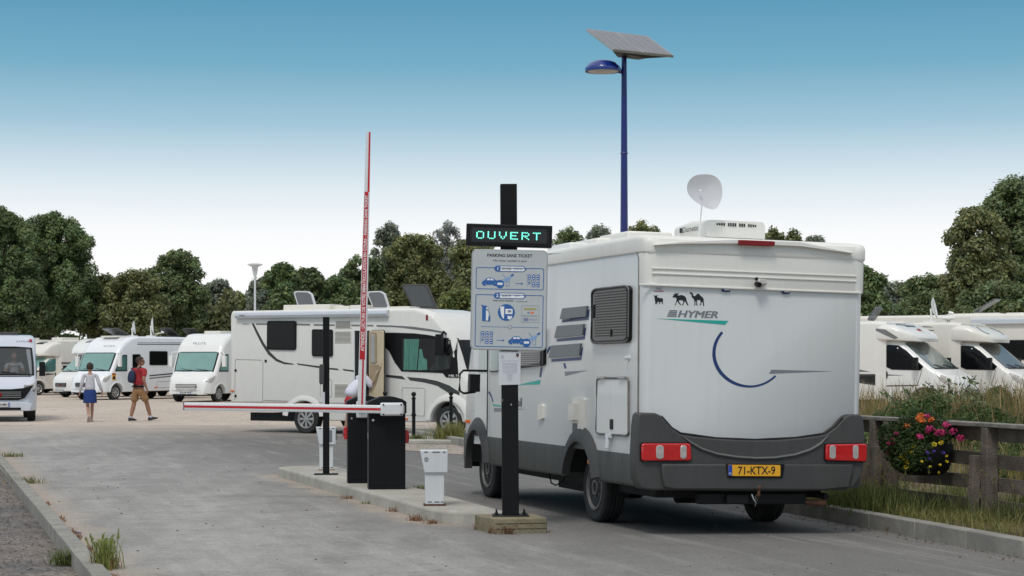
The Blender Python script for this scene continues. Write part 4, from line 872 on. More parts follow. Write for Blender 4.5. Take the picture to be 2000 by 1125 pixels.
# ------------------------------------------------------------------ camper vans and motorhomes in the rows
def headlamp(L, par, y, z, sd_, h=.16, ln=.34, tilt=.12):
    pl = [(y-ln, z+tilt), (y-.05, z-.02), (y, z-h*.8), (y-.10, z-h), (y-ln*.7, z-h*.35)]
    return L.panel('headlight', 'clear_lens', par, pl, sd_, .0, .012, 2)
def mirror(par, x, y, z, s=.26, m='black_plastic'):
    sgn = 1 if x > 0 else -1
    b = MB(); b.tube([(x-sgn*.05, y, z-.05), (x+sgn*.10, y+.02, z-.02)], .022, 6); b.box((x+sgn*.16, y, z+.03), (.16, .13, s)); return b.obj('wing_mirror', m, par, bevel=.03, seg=3)
def front_face(par, y, zg=.62, w_=.85, plate='', emblem=True, paint='white_paint', mesh_bars=4, lower=True, grille_w=.42, gx=0):
    b = MB(); b.prism(rrect(-grille_w, zg-.09, grille_w, zg+.10, .05), (gx, y-.02, 0), (1, 0, 0), (0, 0, 1), (0, 1, 0), .05); gr = b.obj('grille', 'black_plastic', par, bevel=.01)
    b = MB()
    for k in range(mesh_bars): b.box((gx, y+.032, zg-.07+.15*k/(mesh_bars-1)), (grille_w*1.85, .012, .012))
    b.obj('grille_bar', 'rim_silver', gr)
    if emblem: b = MB(); b.revolve([(.001, .02), (.05, .016), (.055, 0)], (gx, y+.035, zg+.01), (0, 1, 0), 16); b.obj('emblem', 'dark_red_lens', gr, smooth=True)
    if plate:
        b = MB(); b.box((gx, y+.03, zg-.26), (.50, .02, .11)); p_ = b.obj('number_plate', 'plate_white', par)
        b = MB(); textpoly(b, plate, (gx, y+.041, zg-.26), (-1, 0, 0), (0, 0, 1), (0, 1, 0), .38, .07, bold=.02); b.obj('lettering', 'black_ink', p_)
        for sgn in (-1, 1): bx('plate_band', 'plate_blue', p_, (gx+sgn*.235, y+.0415, zg-.26), (.03, .003, .108))
    if lower: bx('air_intake', 'black_plastic', par, (gx, y+.005, zg-.38), (w_*1.3, .05, .07), .01)
def ducato(par, paint, wind='glass_grey', glass='glass_dark', lower_grille=True, plate='', bonnet_black=False):
    """delivery-van cab; local origin on the ground below the front axle, y forward"""
    C = Loft([(-1.25, .98), (-.3, 1.0), (.35, .99), (.62, .93), (.85, .80), (.95, .60)], [(-1.25, .34), (.5, .30), (.95, .30)],
             [(-1.25, 2.06), (-.80, 2.03), (-.62, 1.95), (.18, 1.27), (.30, 1.20), (.62, 1.06), (.82, .93), (.90, .80), (.95, .62)],
             rt=[(-1.25, .30), (-.6, .28), (.2, .16), (.95, .14)], rb=.04, arches=[(0, .35, .41)], bulge=.10, by=.35)
    C.body('cab', paint, par)
    for sd_ in (-1, 1):
        gl_ = C.panel('side_window', glass, par, [(-1.12, 1.32), (-1.12, 1.78), (-1.02, 1.88), (-.72, 1.86), (-.50, 1.72), (-.02, 1.30), (-.10, 1.20), (-.9, 1.22)], sd_, .0, .012, 3)
        C.panel('quarter_bar', 'black_plastic', gl_, [(-.50, 1.24), (-.47, 1.24), (-.47, 1.66), (-.50, 1.69)], sd_, .012, .006, 1)
        b = MB(); pp = [V(sd_*(C.sx(y, z)+.002), y, z) for y, z in ((-1.20, .45), (-1.20, 1.90))]; b.tube(pp, .008, 6); b.obj('door_gap', 'stripe_dark', par)
        b = MB(); pp = [V(sd_*(C.sx(y, z)+.002), y, z) for y, z in ((-.06, 1.22), (-.12, 1.0), (-.20, .8))]; b.tube(pp, .007, 6); b.obj('door_gap', 'stripe_dark', par)
        C.panel('door_handle', 'black_plastic', par, rrect(-1.12, .98, -1.02, 1.18, .045), sd_, 0, .03)
        headlamp(C, par, .76, 1.02, sd_, .20, .46)
        mirror(par, sd_*1.0, -.18, 1.36, .30)
        b = MB(); rg = []
        for i in range(13):
            a = R(4+172*i/12); f_ = lambda dx, r_: V(*C.D((sd_*(C.W(r_*math.cos(a))+dx), r_*math.cos(a), .35+r_*math.sin(a)))); rg.append([f_(-.04, .41), f_(.015, .415), f_(.02, .45), f_(-.03, .56)])
        b.rings(rg); b.obj('wheel_arch', paint, par, smooth=True, angle=50)
        wheel(par, sd_*.86, 0, .34, .22, sd_, 'alloy', 28)
    ws = C.patch('windscreen', wind, par, -.60, .20, .84, .014, fx1=.88)
    b = MB()
    for sx_ in (-.55, .1): b.tube([Vector(C.D((sx_, .22, C.T(.22)+.03))), Vector(C.D((sx_+.50, .12, C.T(.12)+.035)))], .010, 5)
    b.tube([Vector(C.D((x_*.82, .235, C.T(.235)+.02))) for x_ in (-1, -.5, 0, .5, 1)], .022, 6); b.obj('wiper', 'black_plastic', ws)
    front_face(par, .93, .60, .85, plate)
    if bonnet_black: C.patch('grille_panel', 'black_plastic', par, .80, .93, .80, .012)
    return C
def coach(par, paint, y0, y1, hw_=1.14, zt_=2.72, zb_=.42, rearx=None, rear_axle=-3.8, rt=.10, name='living_body'):
    Cb = Loft([(y0, hw_-.06), (y0+.06, hw_), (y1-.25, hw_), (y1, hw_-.12)], [(y0, zb_), (y1, zb_)], [(y0, zt_-.06), (y0+.06, zt_), (y1-.2, zt_), (y1, zt_-.03)], rt=rt, rb=.04, arches=[(rear_axle, .35, .41)])
    Cb.body(name, paint, par)
    for sd_ in (-1, 1): wheel(par, sd_*.92, rear_axle, .34, .22, sd_, 'alloy', 24)
    b = MB(); b.box((0, (y0+y1)/2, .45), (1.5, (y1-y0)*.9, .25)); b.obj('chassis', 'under_black', par)
    return Cb
def glasspane(L, par, y0, z0, y1, z1, sd_, r=.06, m='glass_dark'):
    o = L.panel('window', 'black_plastic', par, rrect(y0, z0, y1, z1, r), sd_, 0, .02); p = L.panel('pane', m, o, rrect(y0+.04, z0+.04, y1-.04, z1-.04, r*.7), sd_, .018, .008); return o
def stripes(L, par, sd_, rows):
    for m, pl in rows: L.panel('stripe', m, par, pl, sd_, 0, .004, 0)
def wmat(rootpos, ang): return Matrix.Translation(rootpos) @ Matrix.Rotation(ang, 4, 'Z')
def place(wheel_uv, theta, side, off=.86):
    """theta: heading; side +1 when the wheel seen is on the vehicle's right"""
    p = gp(*wheel_uv); xa = V(math.cos(theta), math.sin(theta), 0); return wmat(p-xa*off*side, theta)
# integrated front motorhome
def integral(par, paint, L_=7.0, wind='glass_blind', side_glass='glass_blind', zt_=2.86, ws_z=(1.28, 2.08), text='', plate='', axle=-3.9):
    I = Loft([(-L_+1, 1.08), (-L_+1.06, 1.13), (-.5, 1.13), (.2, 1.10), (.65, 1.02), (.95, .84)], [(-L_+1, .42), (.6, .34), (.95, .34)],
             [(-L_+1, zt_-.06), (-L_+1.06, zt_), (-1.35, zt_), (-.9, zt_-.05), (-.50, zt_-.24), (-.22, zt_-.52), (-.08, 2.14), (.36, 1.30), (.46, 1.22), (.72, 1.05), (.86, .88), (.92, .70), (.95, .5)],
             rt=[(-L_+1, .10), (-1.3, .12), (-.5, .26), (.3, .22), (.95, .16)], rb=.04, arches=[(0, .35, .41), (axle, .35, .41)], bulge=.14, by=-.4)
    I.body('body', paint, par)
    ws = I.patch('windscreen', 'black_plastic', par, -.07, .37, .90, .008); g_ = I.patch('glass', wind, ws, -.05, .34, .84, .016)
    b = MB()
    for sx_ in (-.7, .05): b.tube([Vector(I.D((sx_, .37, I.T(.37)+.04))), Vector(I.D((sx_+.55, .33, I.T(.33)+.045)))], .012, 5)
    b.obj('wiper', 'black_plastic', ws)
    for sd_ in (-1, 1):
        w_ = I.panel('cab_window', 'black_plastic', par, [(-.64, 1.28), (-.64, 2.02), (-.42, 2.02), (-.2, 1.9), (.16, 1.28)], sd_, 0, .012, 2); I.panel('pane', side_glass, w_, [(-.60, 1.33), (-.60, 1.97), (-.42, 1.97), (-.24, 1.86), (.08, 1.33)], sd_, .012, .006, 2)
        b = MB(); sx_ = I.sx(-.1, 2.0); b.tube([(sd_*(sx_-.05), -.12, 2.12), (sd_*(sx_+.16), -.02, 2.10), (sd_*(sx_+.2), .0, 1.95)], .03, 6); b.box((sd_*(sx_+.2), 0, 1.72), (.17, .12, .46)); b.obj('wing_mirror', 'white_paint', par, bevel=.04, seg=3)
        for yy in (0, axle):
            wheel(par, sd_*.93, yy, .34, .22, sd_, 'alloy', 28)
            b = MB(); rg = []
            for i in range(13):
                a = R(4+172*i/12); f_ = lambda dx, r_: V(*I.D((sd_*(I.W(yy+r_*math.cos(a))+dx), yy+r_*math.cos(a), .35+r_*math.sin(a)))); rg.append([f_(-.04, .41), f_(.015, .415), f_(.02, .45), f_(-.03, .58)])
            b.rings(rg); b.obj('wheel_arch', paint, par, smooth=True, angle=50)
        headlamp(I, par, .78, 1.0, sd_, .20, .40)
    b = MB(); b.box((0, -L_/2+.8, .45), (1.5, L_*.8, .25)); b.obj('chassis', 'under_black', par)
    front_face(par, .93, .67, .85, plate, emblem=False, grille_w=.50)
    if text: b = MB(); textpoly(b, text, (0, -.30, zt_-.44), (-1, 0, 0), (0, .45, .9), (0, .9, -.0), .62, .10, bold=.01); o = b.obj('lettering', 'logo_grey', par); o.location = (0, .13, .0)
    return I
def dish_mast(par, x, y, z, r=.42, az_=0, tilt=8, arm=True, m='white_paint'):
    Mr = Matrix.Rotation(R(az_), 3, 'Z') @ Matrix.Rotation(R(90-tilt), 3, 'X'); b = MB(); c = V(x, y, z+r+.12)
    rr = [[c+Mr @ V(r*k*math.cos(2*math.pi*i/20), r*k*1.05*math.sin(2*math.pi*i/20), .10*k*k) for i in range(20)] for k in (.02, .4, .7, 1)]
    b.rings(rr, cap=False); b.rings([[p+Mr @ V(0, 0, -.012) for p in r_] for r_ in rr], cap=False); o = b.obj('satellite_dish', m, par, smooth=True)
    b = MB(); b.cyl((x, y, z-.02), (x, y, z+.16), .06, .04); b.box((x, y, z+.02), (.34, .34, .09)); b.cyl((x, y, z+.10), c+Mr @ V(0, 0, -.03), .03)
    if arm: e = c+Mr @ V(0, -r*.9, .55); b.cyl(c+Mr @ V(0, -r, .05), e, .018, seg=6); b.cyl(e, e+Mr @ V(0, .06, -.12), .04, seg=8)
    b.obj('dish_mount', m, o, smooth=False)
    return o
def rooflight(par, x, y, z, w_=.7, l_=.7, open_=0, m='cream_paint', h=.07):
    b = MB(); b.box((x, y, z+h/2-.01), (w_, l_, h)); o = b.obj('roof_vent', m, par, bevel=.02)
    if open_:
        a = R(open_); b = MB(); b.prism(rrect(-w_/2, 0, w_/2, l_, .08), (x, y-l_/2, z+h), (1, 0, 0), (0, math.cos(a), math.sin(a)), (0, -math.sin(a), math.cos(a)), .04); b.obj('lid', 'smoked' if m != 'grey_plastic' else 'grey_plastic', o, bevel=.01)
    return o
ROWL = 'motorhomes parked in the row on the left'; ROWR = 'motorhomes parked beyond the fence on the right'
sheet('gravel_lot', [(7.5, 37), (60, 37), (60, 130), (8, 130)], .02, 'lot_gravel', thick=.20)
# 1: white panel van facing the camera, at the left edge
th = R(180+16); vp = gp(61, 822); vp = V(vp.x, vp.y, 0); xa = V(math.cos(th), math.sin(th), 0)
van = thing('camper_van', 'white high-roofed panel van facing us with its driver inside, at the left edge', 'camper van', M=wmat(vp+xa*.86, th))
C = Loft([(-4.75, .96), (-4.7, 1.0), (-.3, 1.01), (.35, 1.0), (.62, .95), (.85, .86), (.95, .72)], [(-4.75, .34), (.5, .30), (.95, .30)],
         [(-4.75, 2.36), (-4.7, 2.42), (-1.4, 2.42), (-1.1, 2.38), (-.86, 2.24), (-.70, 2.04), (.18, 1.30), (.30, 1.22), (.62, 1.06), (.82, .93), (.90, .80), (.95, .60)],
         rt=[(-4.7, .14), (-1.2, .16), (-.6, .24), (.2, .14), (.95, .12)], rb=.04, arches=[(0, .35, .41), (-3.6, .35, .41)], bulge=.10, by=.35)
C.body('body', 'van_paint', van, hole=(-.68, .17))
gsk = C.patch('windscreen', 'van_glass', van, -.70, .22, .90, .012)
b = MB(); b.tube([Vector(C.D((x_*.90*C.W(y_), y_, C.T(y_)-(.0 if abs(x_) < .9 else .02)+.02))) for x_, y_ in ((-1, .21), (-.5, .21), (0, .21), (.5, .21), (1, .21), (1, -.2), (.97, -.69), (.5, -.70), (-.5, -.70), (-.97, -.69), (-1, -.2), (-1, .21))], .03, 6)
for sx_ in (-.55, .1): b.tube([Vector(C.D((sx_, .22, C.T(.22)+.04))), Vector(C.D((sx_+.50, .14, C.T(.14)+.045)))], .012, 5)
b.obj('screen_surround', 'black_plastic', gsk, smooth=True)
b = MB(); b.box((0, -1.3, 1.4), (1.9, .05, 1.9)); b.box((0, -.3, .95), (1.85, 1.6, .05)); b.box((0, .08, 1.15), (1.7, .4, .22)); b.obj('cab_interior', 'under_black', van)
for x_ in (-.42, .42): b = MB(); b.box((x_, -.95, 1.35), (.5, .18, .75)); b.box((x_, -.95, 1.80), (.28, .12, .2)); b.obj('seat', 'navy_cloth', van, bevel=.05)
b = MB(); n_ = 20; b.tube([V(-.42+.2*math.cos(2*math.pi*k/n_), -.28-.10*math.sin(2*math.pi*k/n_), 1.36+.17*math.sin(2*math.pi*k/n_)) for k in range(n_+1)], .014, 6); b.tube([(-.42, -.05, 1.22), (-.42, -.28, 1.36)], .03); b.obj('steering_wheel', 'black_plastic', van)
for sd_ in (-1, 1):
    C.panel('side_window', 'glass_dark', van, [(-1.12, 1.32), (-1.12, 1.80), (-1.0, 1.88), (-.72, 1.86), (-.50, 1.72), (-.02, 1.30), (-.10, 1.20), (-.9, 1.22)], sd_, .0, .012, 3)
    C.panel('headlight_surround', 'black_plastic', van, [(.30, 1.14), (.74, 1.0), (.80, .84), (.68, .82), (.40, 1.0)], sd_, .0, .006, 2)
    headlamp(C, van, .80, 1.02, sd_, .17, .46); mirror(van, sd_*1.0, -.10, 1.42, .40); wheel(van, sd_*.86, 0, .34, .22, sd_, 'alloy', 28); wheel(van, sd_*.86, -3.6, .34, .22, sd_, 'alloy', 24)
    b = MB(); b.revolve([(.05, .0), (.05, .03), (.001, .035)], (sd_*.72, .83, .47), (0, 1, 0), 14); b.obj('fog_lamp', 'clear_lens', van, smooth=True)
    b = MB(); b.prism([(0, 0), (.26, .07), (.26, .14), (.02, .16)], (sd_*.62, .875, .86), (sd_, -.25, 0), (0, 0, 1), (0, 1, 0), .03); b.obj('headlight', 'clear_lens', van, bevel=.01)
b = MB(); b.prism([(-.90, 1.02), (-.62, .93), (-.3, .90), (.3, .90), (.62, .93), (.90, 1.02), (.80, .86), (.66, .66), (.5, .60), (-.5, .60), (-.66, .66), (-.80, .86)], (0, .895, 0), (1, 0, 0), (0, 0, 1), (0, 1, 0), .06); b.obj('grille_panel', 'black_plastic', van, bevel=.012)
front_face(van, .955, .74, .85, 'FP-274-MN', grille_w=.60)
b = MB(); b.prism([(-.86, .50), (-.80, .30), (.80, .30), (.86, .50), (.5, .56), (-.5, .56)], (0, .86, 0), (1, 0, 0), (0, 0, 1), (0, 1, 0), .10); b.obj('bumper', 'van_paint', van, bevel=.02); bx('bumper_trim', 'grey_plastic_light', van, (0, .93, .40), (1.25, .04, .05), .01)
b = MB(); textpoly(b, 'active', (-.40, -.93, 2.20), (-1, 0, 0), (0, .5, .8), (0, .8, -.5), .36, .10); o_ = b.obj('lettering', 'logo_grey', van); o_.location = (-.25, .1, .03)
b = MB(); b.revolve([(.05, .0), (.05, .01), (.001, .012)], (-.90+.03, -.86, 2.25), (0, .8, .5), 14); b.obj('emblem', 'stripe_red', van)
rooflight(van, -.1, -1.9, 2.42, .9, .7, m='grey_plastic', h=.10)

# 2: cream low-profile beside it
def lowprofile(par, paint, cap_paint, cw, L_=6.2, wind='glass_grey', y1=-1.0, zt_=2.74, plate='', capz=1.98, skylight='glass_dark', glass='glass_dark'):
    Cc = ducato(par, paint, wind, glass=glass, plate=plate)
    Cb = coach(par, cap_paint, -L_+.9, y1-.05, 1.14, zt_)
    K = Loft([(-2.2, 1.14), (-1.1, 1.13), (-.55, 1.04), (-.32, .92), (-.22, .72)], [(-2.2, 2.0), (-1.1, 2.0), (-.22, capz+.02)], [(-2.2, zt_+.005), (-1.8, zt_), (-1.25, zt_-.05), (-.8, zt_-(zt_-capz)*.20), (-.45, capz+(zt_-capz)*.52), (-.28, capz+.20), (-.22, capz+.10)], rt=[(-2.2, .10), (-1.2, .20), (-.22, .07)], rb=.05, bulge=.14, by=-1.2)
    K.body('cab_hood', cap_paint, par)
    if skylight: K.patch('skylight', skylight, par, -1.35, -.75, .34, .012, fx1=.28)
    return Cc, Cb, K
th = R(180-40)
v2 = thing('motorhome', 'cream low-profile motorhome with grey bands on its side, right of the panel van', 'motorhome', M=place((73, 772), th, -1), group=ROWL)
Cc, Cb, K = lowprofile(v2, 'cream_paint', 'cream_paint', 0, wind='glass_blind', zt_=2.86, capz=2.02, glass='glass_blind_dark')
for s_ in (-1, 1):
    glasspane(Cb, v2, -3.6, 1.4, -2.3, 2.05, s_); stripes(Cb, v2, s_, [('stripe_grey', [(-5.2, 1.72), (-1.3, 1.72), (-1.3, 1.60), (-5.2, 1.60)]), ('stripe_grey', [(-5.2, 1.38), (-1.3, 1.38), (-1.3, 1.30), (-5.2, 1.30)]), ('stripe_grey', [(-5.2, 1.18), (-1.3, 1.18), (-1.3, 1.05), (-5.2, 1.05)])])
    Cc.panel('stripe', 'stripe_dark', v2, [(-1.05, 1.10), (-.5, 1.14), (-.3, 1.02), (-.8, 1.06)], s_, 0, .006)
rooflight(v2, 0, -2.4, 2.86, .9, 1.1, h=.16); rooflight(v2, .2, -4.0, 2.86, .6, .6)
# 3: white low-profile
v3 = thing('motorhome', 'white low-profile motorhome between the cream one and the one with raised dishes', 'motorhome', M=place((171, 776), R(180-40), -1), group=ROWL)
Cc, Cb, K = lowprofile(v3, 'white_paint', 'white_paint', 0, wind='glass_blind', zt_=2.86, capz=2.05, plate='AV-714-QS', skylight='stripe_grey')
glasspane(Cb, v3, -3.4, 1.4, -2.4, 2.0, -1)
# 4: long integrated
v4 = thing('motorhome', 'long white motorhome with two raised dishes and a yellow sticker, behind the walkers', 'motorhome', M=place((222, 781), R(180-32), -1, .93), group=ROWL)
I = integral(v4, 'pure_white_paint', 7.6, 'glass_blind', 'glass_blind_dark', 2.86, plate='', axle=-4.4)
for s_ in (-1, 1):
    dr_ = I.panel('entry_door', 'pure_white_paint', v4, rrect(-1.58, .62, -.80, 2.12, .06), s_, 0, .012); I.panel('door_glass', 'glass_dark', dr_, rrect(-1.50, 1.30, -.98, 2.05, .06), s_, .012, .008)
    glasspane(I, v4, -3.3, 1.55, -2.1, 2.2, s_); glasspane(I, v4, -4.8, 1.72, -4.0, 2.18, s_)
    stripes(I, v4, s_, [('stripe_dark', [(-6.4, 1.30), (-2.1, 1.04), (-2.1, 1.10), (-6.4, 1.37)]), ('stripe_grey', [(-6.4, 1.20), (-2.1, .92), (-2.1, .98), (-6.4, 1.27)]), ('stripe_grey', [(-6.4, 2.52), (-1.3, 2.48), (-1.3, 2.53), (-6.4, 2.58)]), ('stripe_dark', [(-1.28, 1.14), (.3, 1.16), (.3, 1.10), (-1.28, 1.07)]),
                        ('stripe_dark', [(-6.4, 2.62), (-1.3, 2.58), (-1.3, 2.595), (-6.4, 2.635)])])
    b = MB(); pp = [V(s_*(1.133), y, z) for y, z in rrect(-4.0, .52, -2.6, .80, .06)]; b.tube(pp+[pp[0]], .008, 6); b.obj('locker_door', 'stripe_grey', v4)
    I.panel('marker_light', 'orange_lens', v4, rrect(-2.6, .50, -2.42, .56, .02), s_, 0, .02)
stk = I.panel('sticker', 'plate_yellow', v4, rrect(.10, .88, .32, 1.20, .02), -1, 0, .006); I.panel('sticker_band', 'stripe_red', stk, rrect(.10, 1.12, .32, 1.19, .01), -1, .006, .003)
I.panel('sticker_mark', 'black_ink', stk, [(.12, .92), (.30, .92), (.30, 1.0), (.21, 1.1), (.12, 1.0)], -1, .006, .003)
b = MB(); textpoly(b, 'BAVARIA', (-.5, -.31, 2.42), (-1, 0, 0), (0, .45, .9), (0, .9, 0), .70, .09); o_ = b.obj('lettering', 'logo_grey', v4); o_.location = (0, .13, 0)
dish_mast(v4, -.5, -2.9, 2.86, .40, -48, 4); dish_mast(v4, .1, -2.3, 2.86, .30, -52, 6, arm=False); rooflight(v4, .0, -1.1, 2.82, 1.0, .9, 20, h=.08); rooflight(v4, -.2, -4.4, 2.86, .7, .7, 30, m='grey_plastic')
# 5: integral with grille
v5 = thing('motorhome', 'white round-nosed motorhome with slatted grille, just left of the side-on motorhome', 'motorhome', M=place((423, 785), R(180-22), -1, .93), group=ROWL)
I = integral(v5, 'white_paint', 6.8, 'glass_blind', 'glass_blind', 2.92, text='PILOTE', plate='BF-030-ZM', axle=-3.8)
for k in range(4): bx('grille_slat', 'white_paint', v5, (0, .965, .585+.06*k), (.98, .03, .026), .004)
for s_ in (-1, 1):
    for k in range(3):
        b = MB(); p = V(*I.D((s_*(I.W(.60+.09*k)-.04-.02*k), .60+.09*k, .98-.06*k))); b.revolve([(.05, .0), (.055, .04), (.001, .045)], p, (s_*.6, .8, .1), 12); b.obj('headlight', 'clear_lens', v5, smooth=True)
    stripes(I, v5, s_, [('stripe_dark', [(-5.2, 2.45), (-.9, 2.45), (-1.2, 2.52), (-5.2, 2.52)]), ('stripe_grey', [(-1.22, .5), (-1.20, .5), (-1.20, 2.1), (-1.22, 2.1)])])
    glasspane(I, v5, -3.4, 1.5, -2.3, 2.1, s_)
    for z_ in (1.95, 1.7, 1.45, 1.2): b = MB(); b.revolve([(.04, 0), (.04, .02), (.001, .022)], (s_*1.13, -1.4, z_), (s_, 0, 0), 8); b.obj('latch', 'black_plastic', v5)
rooflight(v5, .3, -2.2, 2.92, .8, 1.0, h=.13); rooflight(v5, -.3, -3.6, 2.92, .7, .7, 25, m='grey_plastic')
# 6: more roofs behind the row
v6 = thing('motorhome', 'white motorhome mostly hidden behind the slatted-grille one, its roof showing above', 'motorhome', M=place((375, 774), R(180-28), -1, .93), group=ROWL)
I = integral(v6, 'warm_white_paint', 7.0, 'glass_blind', 'glass_dark', 2.92); rooflight(v6, -.2, -.9, 2.86, .8, .8, 35, m='grey_plastic'); rooflight(v6, .1, -2.6, 2.92, .8, .8)
v7 = thing('motorhome', 'pale motorhome whose roof just shows between the panel van and the cream one', 'motorhome', M=place((40, 769), R(180-30), -1, .93), group=ROWL)
I = integral(v7, 'cream_paint', 7.0, 'glass_blind', 'glass_dark', 2.95); rooflight(v7, -.2, -1.4, 2.95, .8, .8, h=.12)
# right-hand row
th = R(-124)
v8 = thing('motorhome', 'white motorhome with dark skylight and red roof logo beyond the fence', 'motorhome', M=wmat(V(10.86, 50, .22)-V(math.cos(th), math.sin(th), 0)*.86, th), group=ROWR)
Cc, Cb, K = lowprofile(v8, 'white_paint', 'warm_white_paint', 0, wind='glass_screen' if 'glass_screen' in _m else 'glass_blind_dark', zt_=2.50, capz=1.94)
stripes(Cb, v8, 1, [('stripe_grey', [(-4.5, 1.40), (-2.4, 1.36), (-1.45, 1.16), (-2.4, 1.16), (-4.5, 1.22)]), ('stripe_red', [(-4.5, .92), (-2.3, .86), (-2.1, .80), (-4.5, .82)])])
Cc.panel('stripe', 'stripe_dark', v8, [(-1.22, .80), (-.1, .82), (.6, .80), (.6, .775), (-.1, .79), (-1.22, .77)], 1, 0, .005, 1); Cc.panel('stripe', 'stripe_dark', v8, [(-1.22, 1.10), (-.55, 1.07), (-1.22, 1.06)], 1, 0, .005)
Cb.panel('stripe', 'stripe_dark', v8, [(-2.35, 1.10), (-1.30, 1.10), (-1.30, 1.06), (-1.9, 1.04), (-1.6, .90), (-1.30, .84), (-1.30, .80), (-1.9, .88)], 1, 0, .005)
K.panel('stripe', 'stripe_grey', v8, [(-1.45, 2.33), (-1.0, 2.28), (-.62, 2.06), (-.72, 2.02), (-1.1, 2.17)], 1, 0, .006, 2)
b = MB(); b.box((0, -.52, 2.27), (.20, .13, .012), Matrix.Rotation(R(-38), 3, 'X')); o_ = b.obj('emblem', 'stripe_red', v8); b = MB(); textpoly(b, 'BURSTNER', (0, -.40, 2.20), (-1, 0, 0), (0, -.55, .4), (0, .4, .55), .26, .05); b.obj('lettering', 'black_ink', v8)
b = MB(); b.cyl((.5, -2.9, 2.48), (.5, -2.9, 2.60), .04); b.ell((.5, -2.9, 2.63), (.24, .24, .05)); b.obj('antenna_dome', 'white_paint', v8, smooth=True)
rooflight(v8, .1, -4.2, 2.5, .8, .8, 35, h=.06); rooflight(v8, -.5, -1.9, 2.5, .5, .45, 55, h=.05, m='white_paint'); rooflight(v8, -.6, -2.8, 2.50, .8, .6)
v9 = thing('motorhome', 'cream motorhome with raised white dish beyond the fence, at the right edge', 'motorhome', M=wmat(V(13.3, 52, .22)-V(math.cos(th), math.sin(th), 0)*.86, th), group=ROWR)
Cc, Cb, K = lowprofile(v9, 'warm_white_paint', 'cream_paint', 0, wind='glass_grey', zt_=2.52, capz=1.94, skylight=None)
for k in range(3): K.panel('stripe', 'stripe_grey', v9, [(-2.1+.12*k, 2.42-.10*k), (-1.5+.1*k, 2.40-.10*k), (-1.6+.1*k, 2.37-.10*k), (-2.1+.12*k, 2.39-.10*k)], 1, 0, .004, 1)
b = MB(); pp = [Vector(K.D((x_*.95, y_, K.tz(y_, x_*.95)+.008))) for x_, y_ in ((-.6, -.36), (-.75, -.5), (-.55, -.75), (-.2, -1.1), (.0, -1.2), (.2, -1.1), (.55, -.75), (.75, -.5), (.6, -.36))]; b.tube(pp, .010, 5); b.obj('hood_outline', 'stripe_grey', v9)
b = MB(); textpoly(b, 'CHAUSSON', (-.1, -.50, 2.25), (-1, 0, 0), (0, -.6, .5), (0, .5, .6), .5, .06); b.obj('lettering', 'logo_grey', v9)
dish_mast(v9, .2, -2.2, 2.52, .30, 196, 12); b = MB(); b.cyl((.5, -1.6, 2.45), (.5, -1.6, 2.60), .05); b.ell((.5, -1.6, 2.65), (.25, .25, .06)); b.obj('antenna_dome', 'white_paint', v9, smooth=True)
rooflight(v9, -.2, -3.4, 2.52, .7, .7, 0)
th2 = R(-116)
v10 = thing('motorhome', 'cream-sided motorhome with silver awning, cut by the right edge', 'motorhome', M=wmat(V(19.2, 57, .22), th2), group=ROWR)
Cb = coach(v10, 'cream_paint', -6, 1.0, 1.14, 2.9, rear_axle=-3.2); wheel(v10, 1.0, .4, .34, .22, 1); b = MB(); b.box((1.18, -2.4, 2.66), (.12, 5.6, .18)); b.obj('awning', 'awning', v10, bevel=.03); glasspane(Cb, v10, -4.6, 1.5, -3.3, 2.1, 1); glasspane(Cb, v10, -1.6, 1.5, -.5, 2.1, 1)
rooflight(v10, 0, -4.9, 2.9, .8, .8, 30, h=.06); b = MB(); b.box((0, .6, 2.86), (1.6, 1.2, .12), Matrix.Rotation(R(-9), 3, 'X')); b.obj('solar_panel', 'pv_cell', v10, bevel=.01)
v11 = thing('motorhome', 'beige motorhome whose long roof shows behind the two beyond the fence', 'motorhome', M=wmat(V(17.0, 63, .22), R(-120)), group=ROWR)
Cb = coach(v11, 'cream_paint', -6, 1.0, 1.14, 3.0, rear_axle=-3.2); rooflight(v11, 0, -1.9, 3.0, .9, .9); rooflight(v11, .2, -.2, 3.0, .9, .6); wheel(v11, 1.0, .4, .34, .22, 1)

# ------------------------------------------------------------------ entrance post with display and information sign
YS = 17.72; bt = .15
bl = thing('concrete_block', 'low weathered block under the black sign post, with dry grass at its foot', 'foundation block', loc=(-.16+.24, YS+.14, 0), rotz=R(8))
P1, P2, P3 = gp(928, 1036), gp(967, 1044), gp(1068, 1041)
b = MB(); back = V(-.13, .42, 0); q = [(-.355, 17.98), (-.155, 17.52), (.325, 17.62), (.20, 18.12)]
bl.location = (0, 0, 0); bl.rotation_euler = (0, 0, 0)
b.prism(q, (0, 0, -.02), (1, 0, 0), (0, 1, 0), (0, 0, 1), bt+.02); b.obj('block', 'block_wood', bl, bevel=.012)
b = MB()
for t in (.33, .66): p = Vector(q[1]).lerp(Vector(q[2]), 0); b.prism([(q[1][0]+.003, q[1][1]-.004), (q[2][0], q[2][1]-.004), (q[2][0], q[2][1]+.01), (q[1][0], q[1][1]+.01)], (0, 0, bt*t), (1, 0, 0), (0, 1, 0), (0, 0, 1), .004)
b.obj('board_joint', 'bark', bl)
sg = thing('sign_post', 'black square post carrying the green-lit display and blue-white parking sign', 'sign', loc=((997-1000)/F*17.84, 17.84, bt), rotz=R(2))
sg.rotation_euler = (0, R(-.35), R(2)); bpy.context.view_layer.update(); SM = Matrix.LocRotScale(sg.location, sg.rotation_euler, None)
ps = .155
def sp(u, v, y=-.10): p = hit(SM, 1, y, u, v); return (p.x, p.z)
ztop = sp(990, 360, 0)[1]
b = MB(); b.box((0, 0, ztop/2), (ps, .12, ztop)); b.obj('post', 'anthracite', sg, bevel=.006)
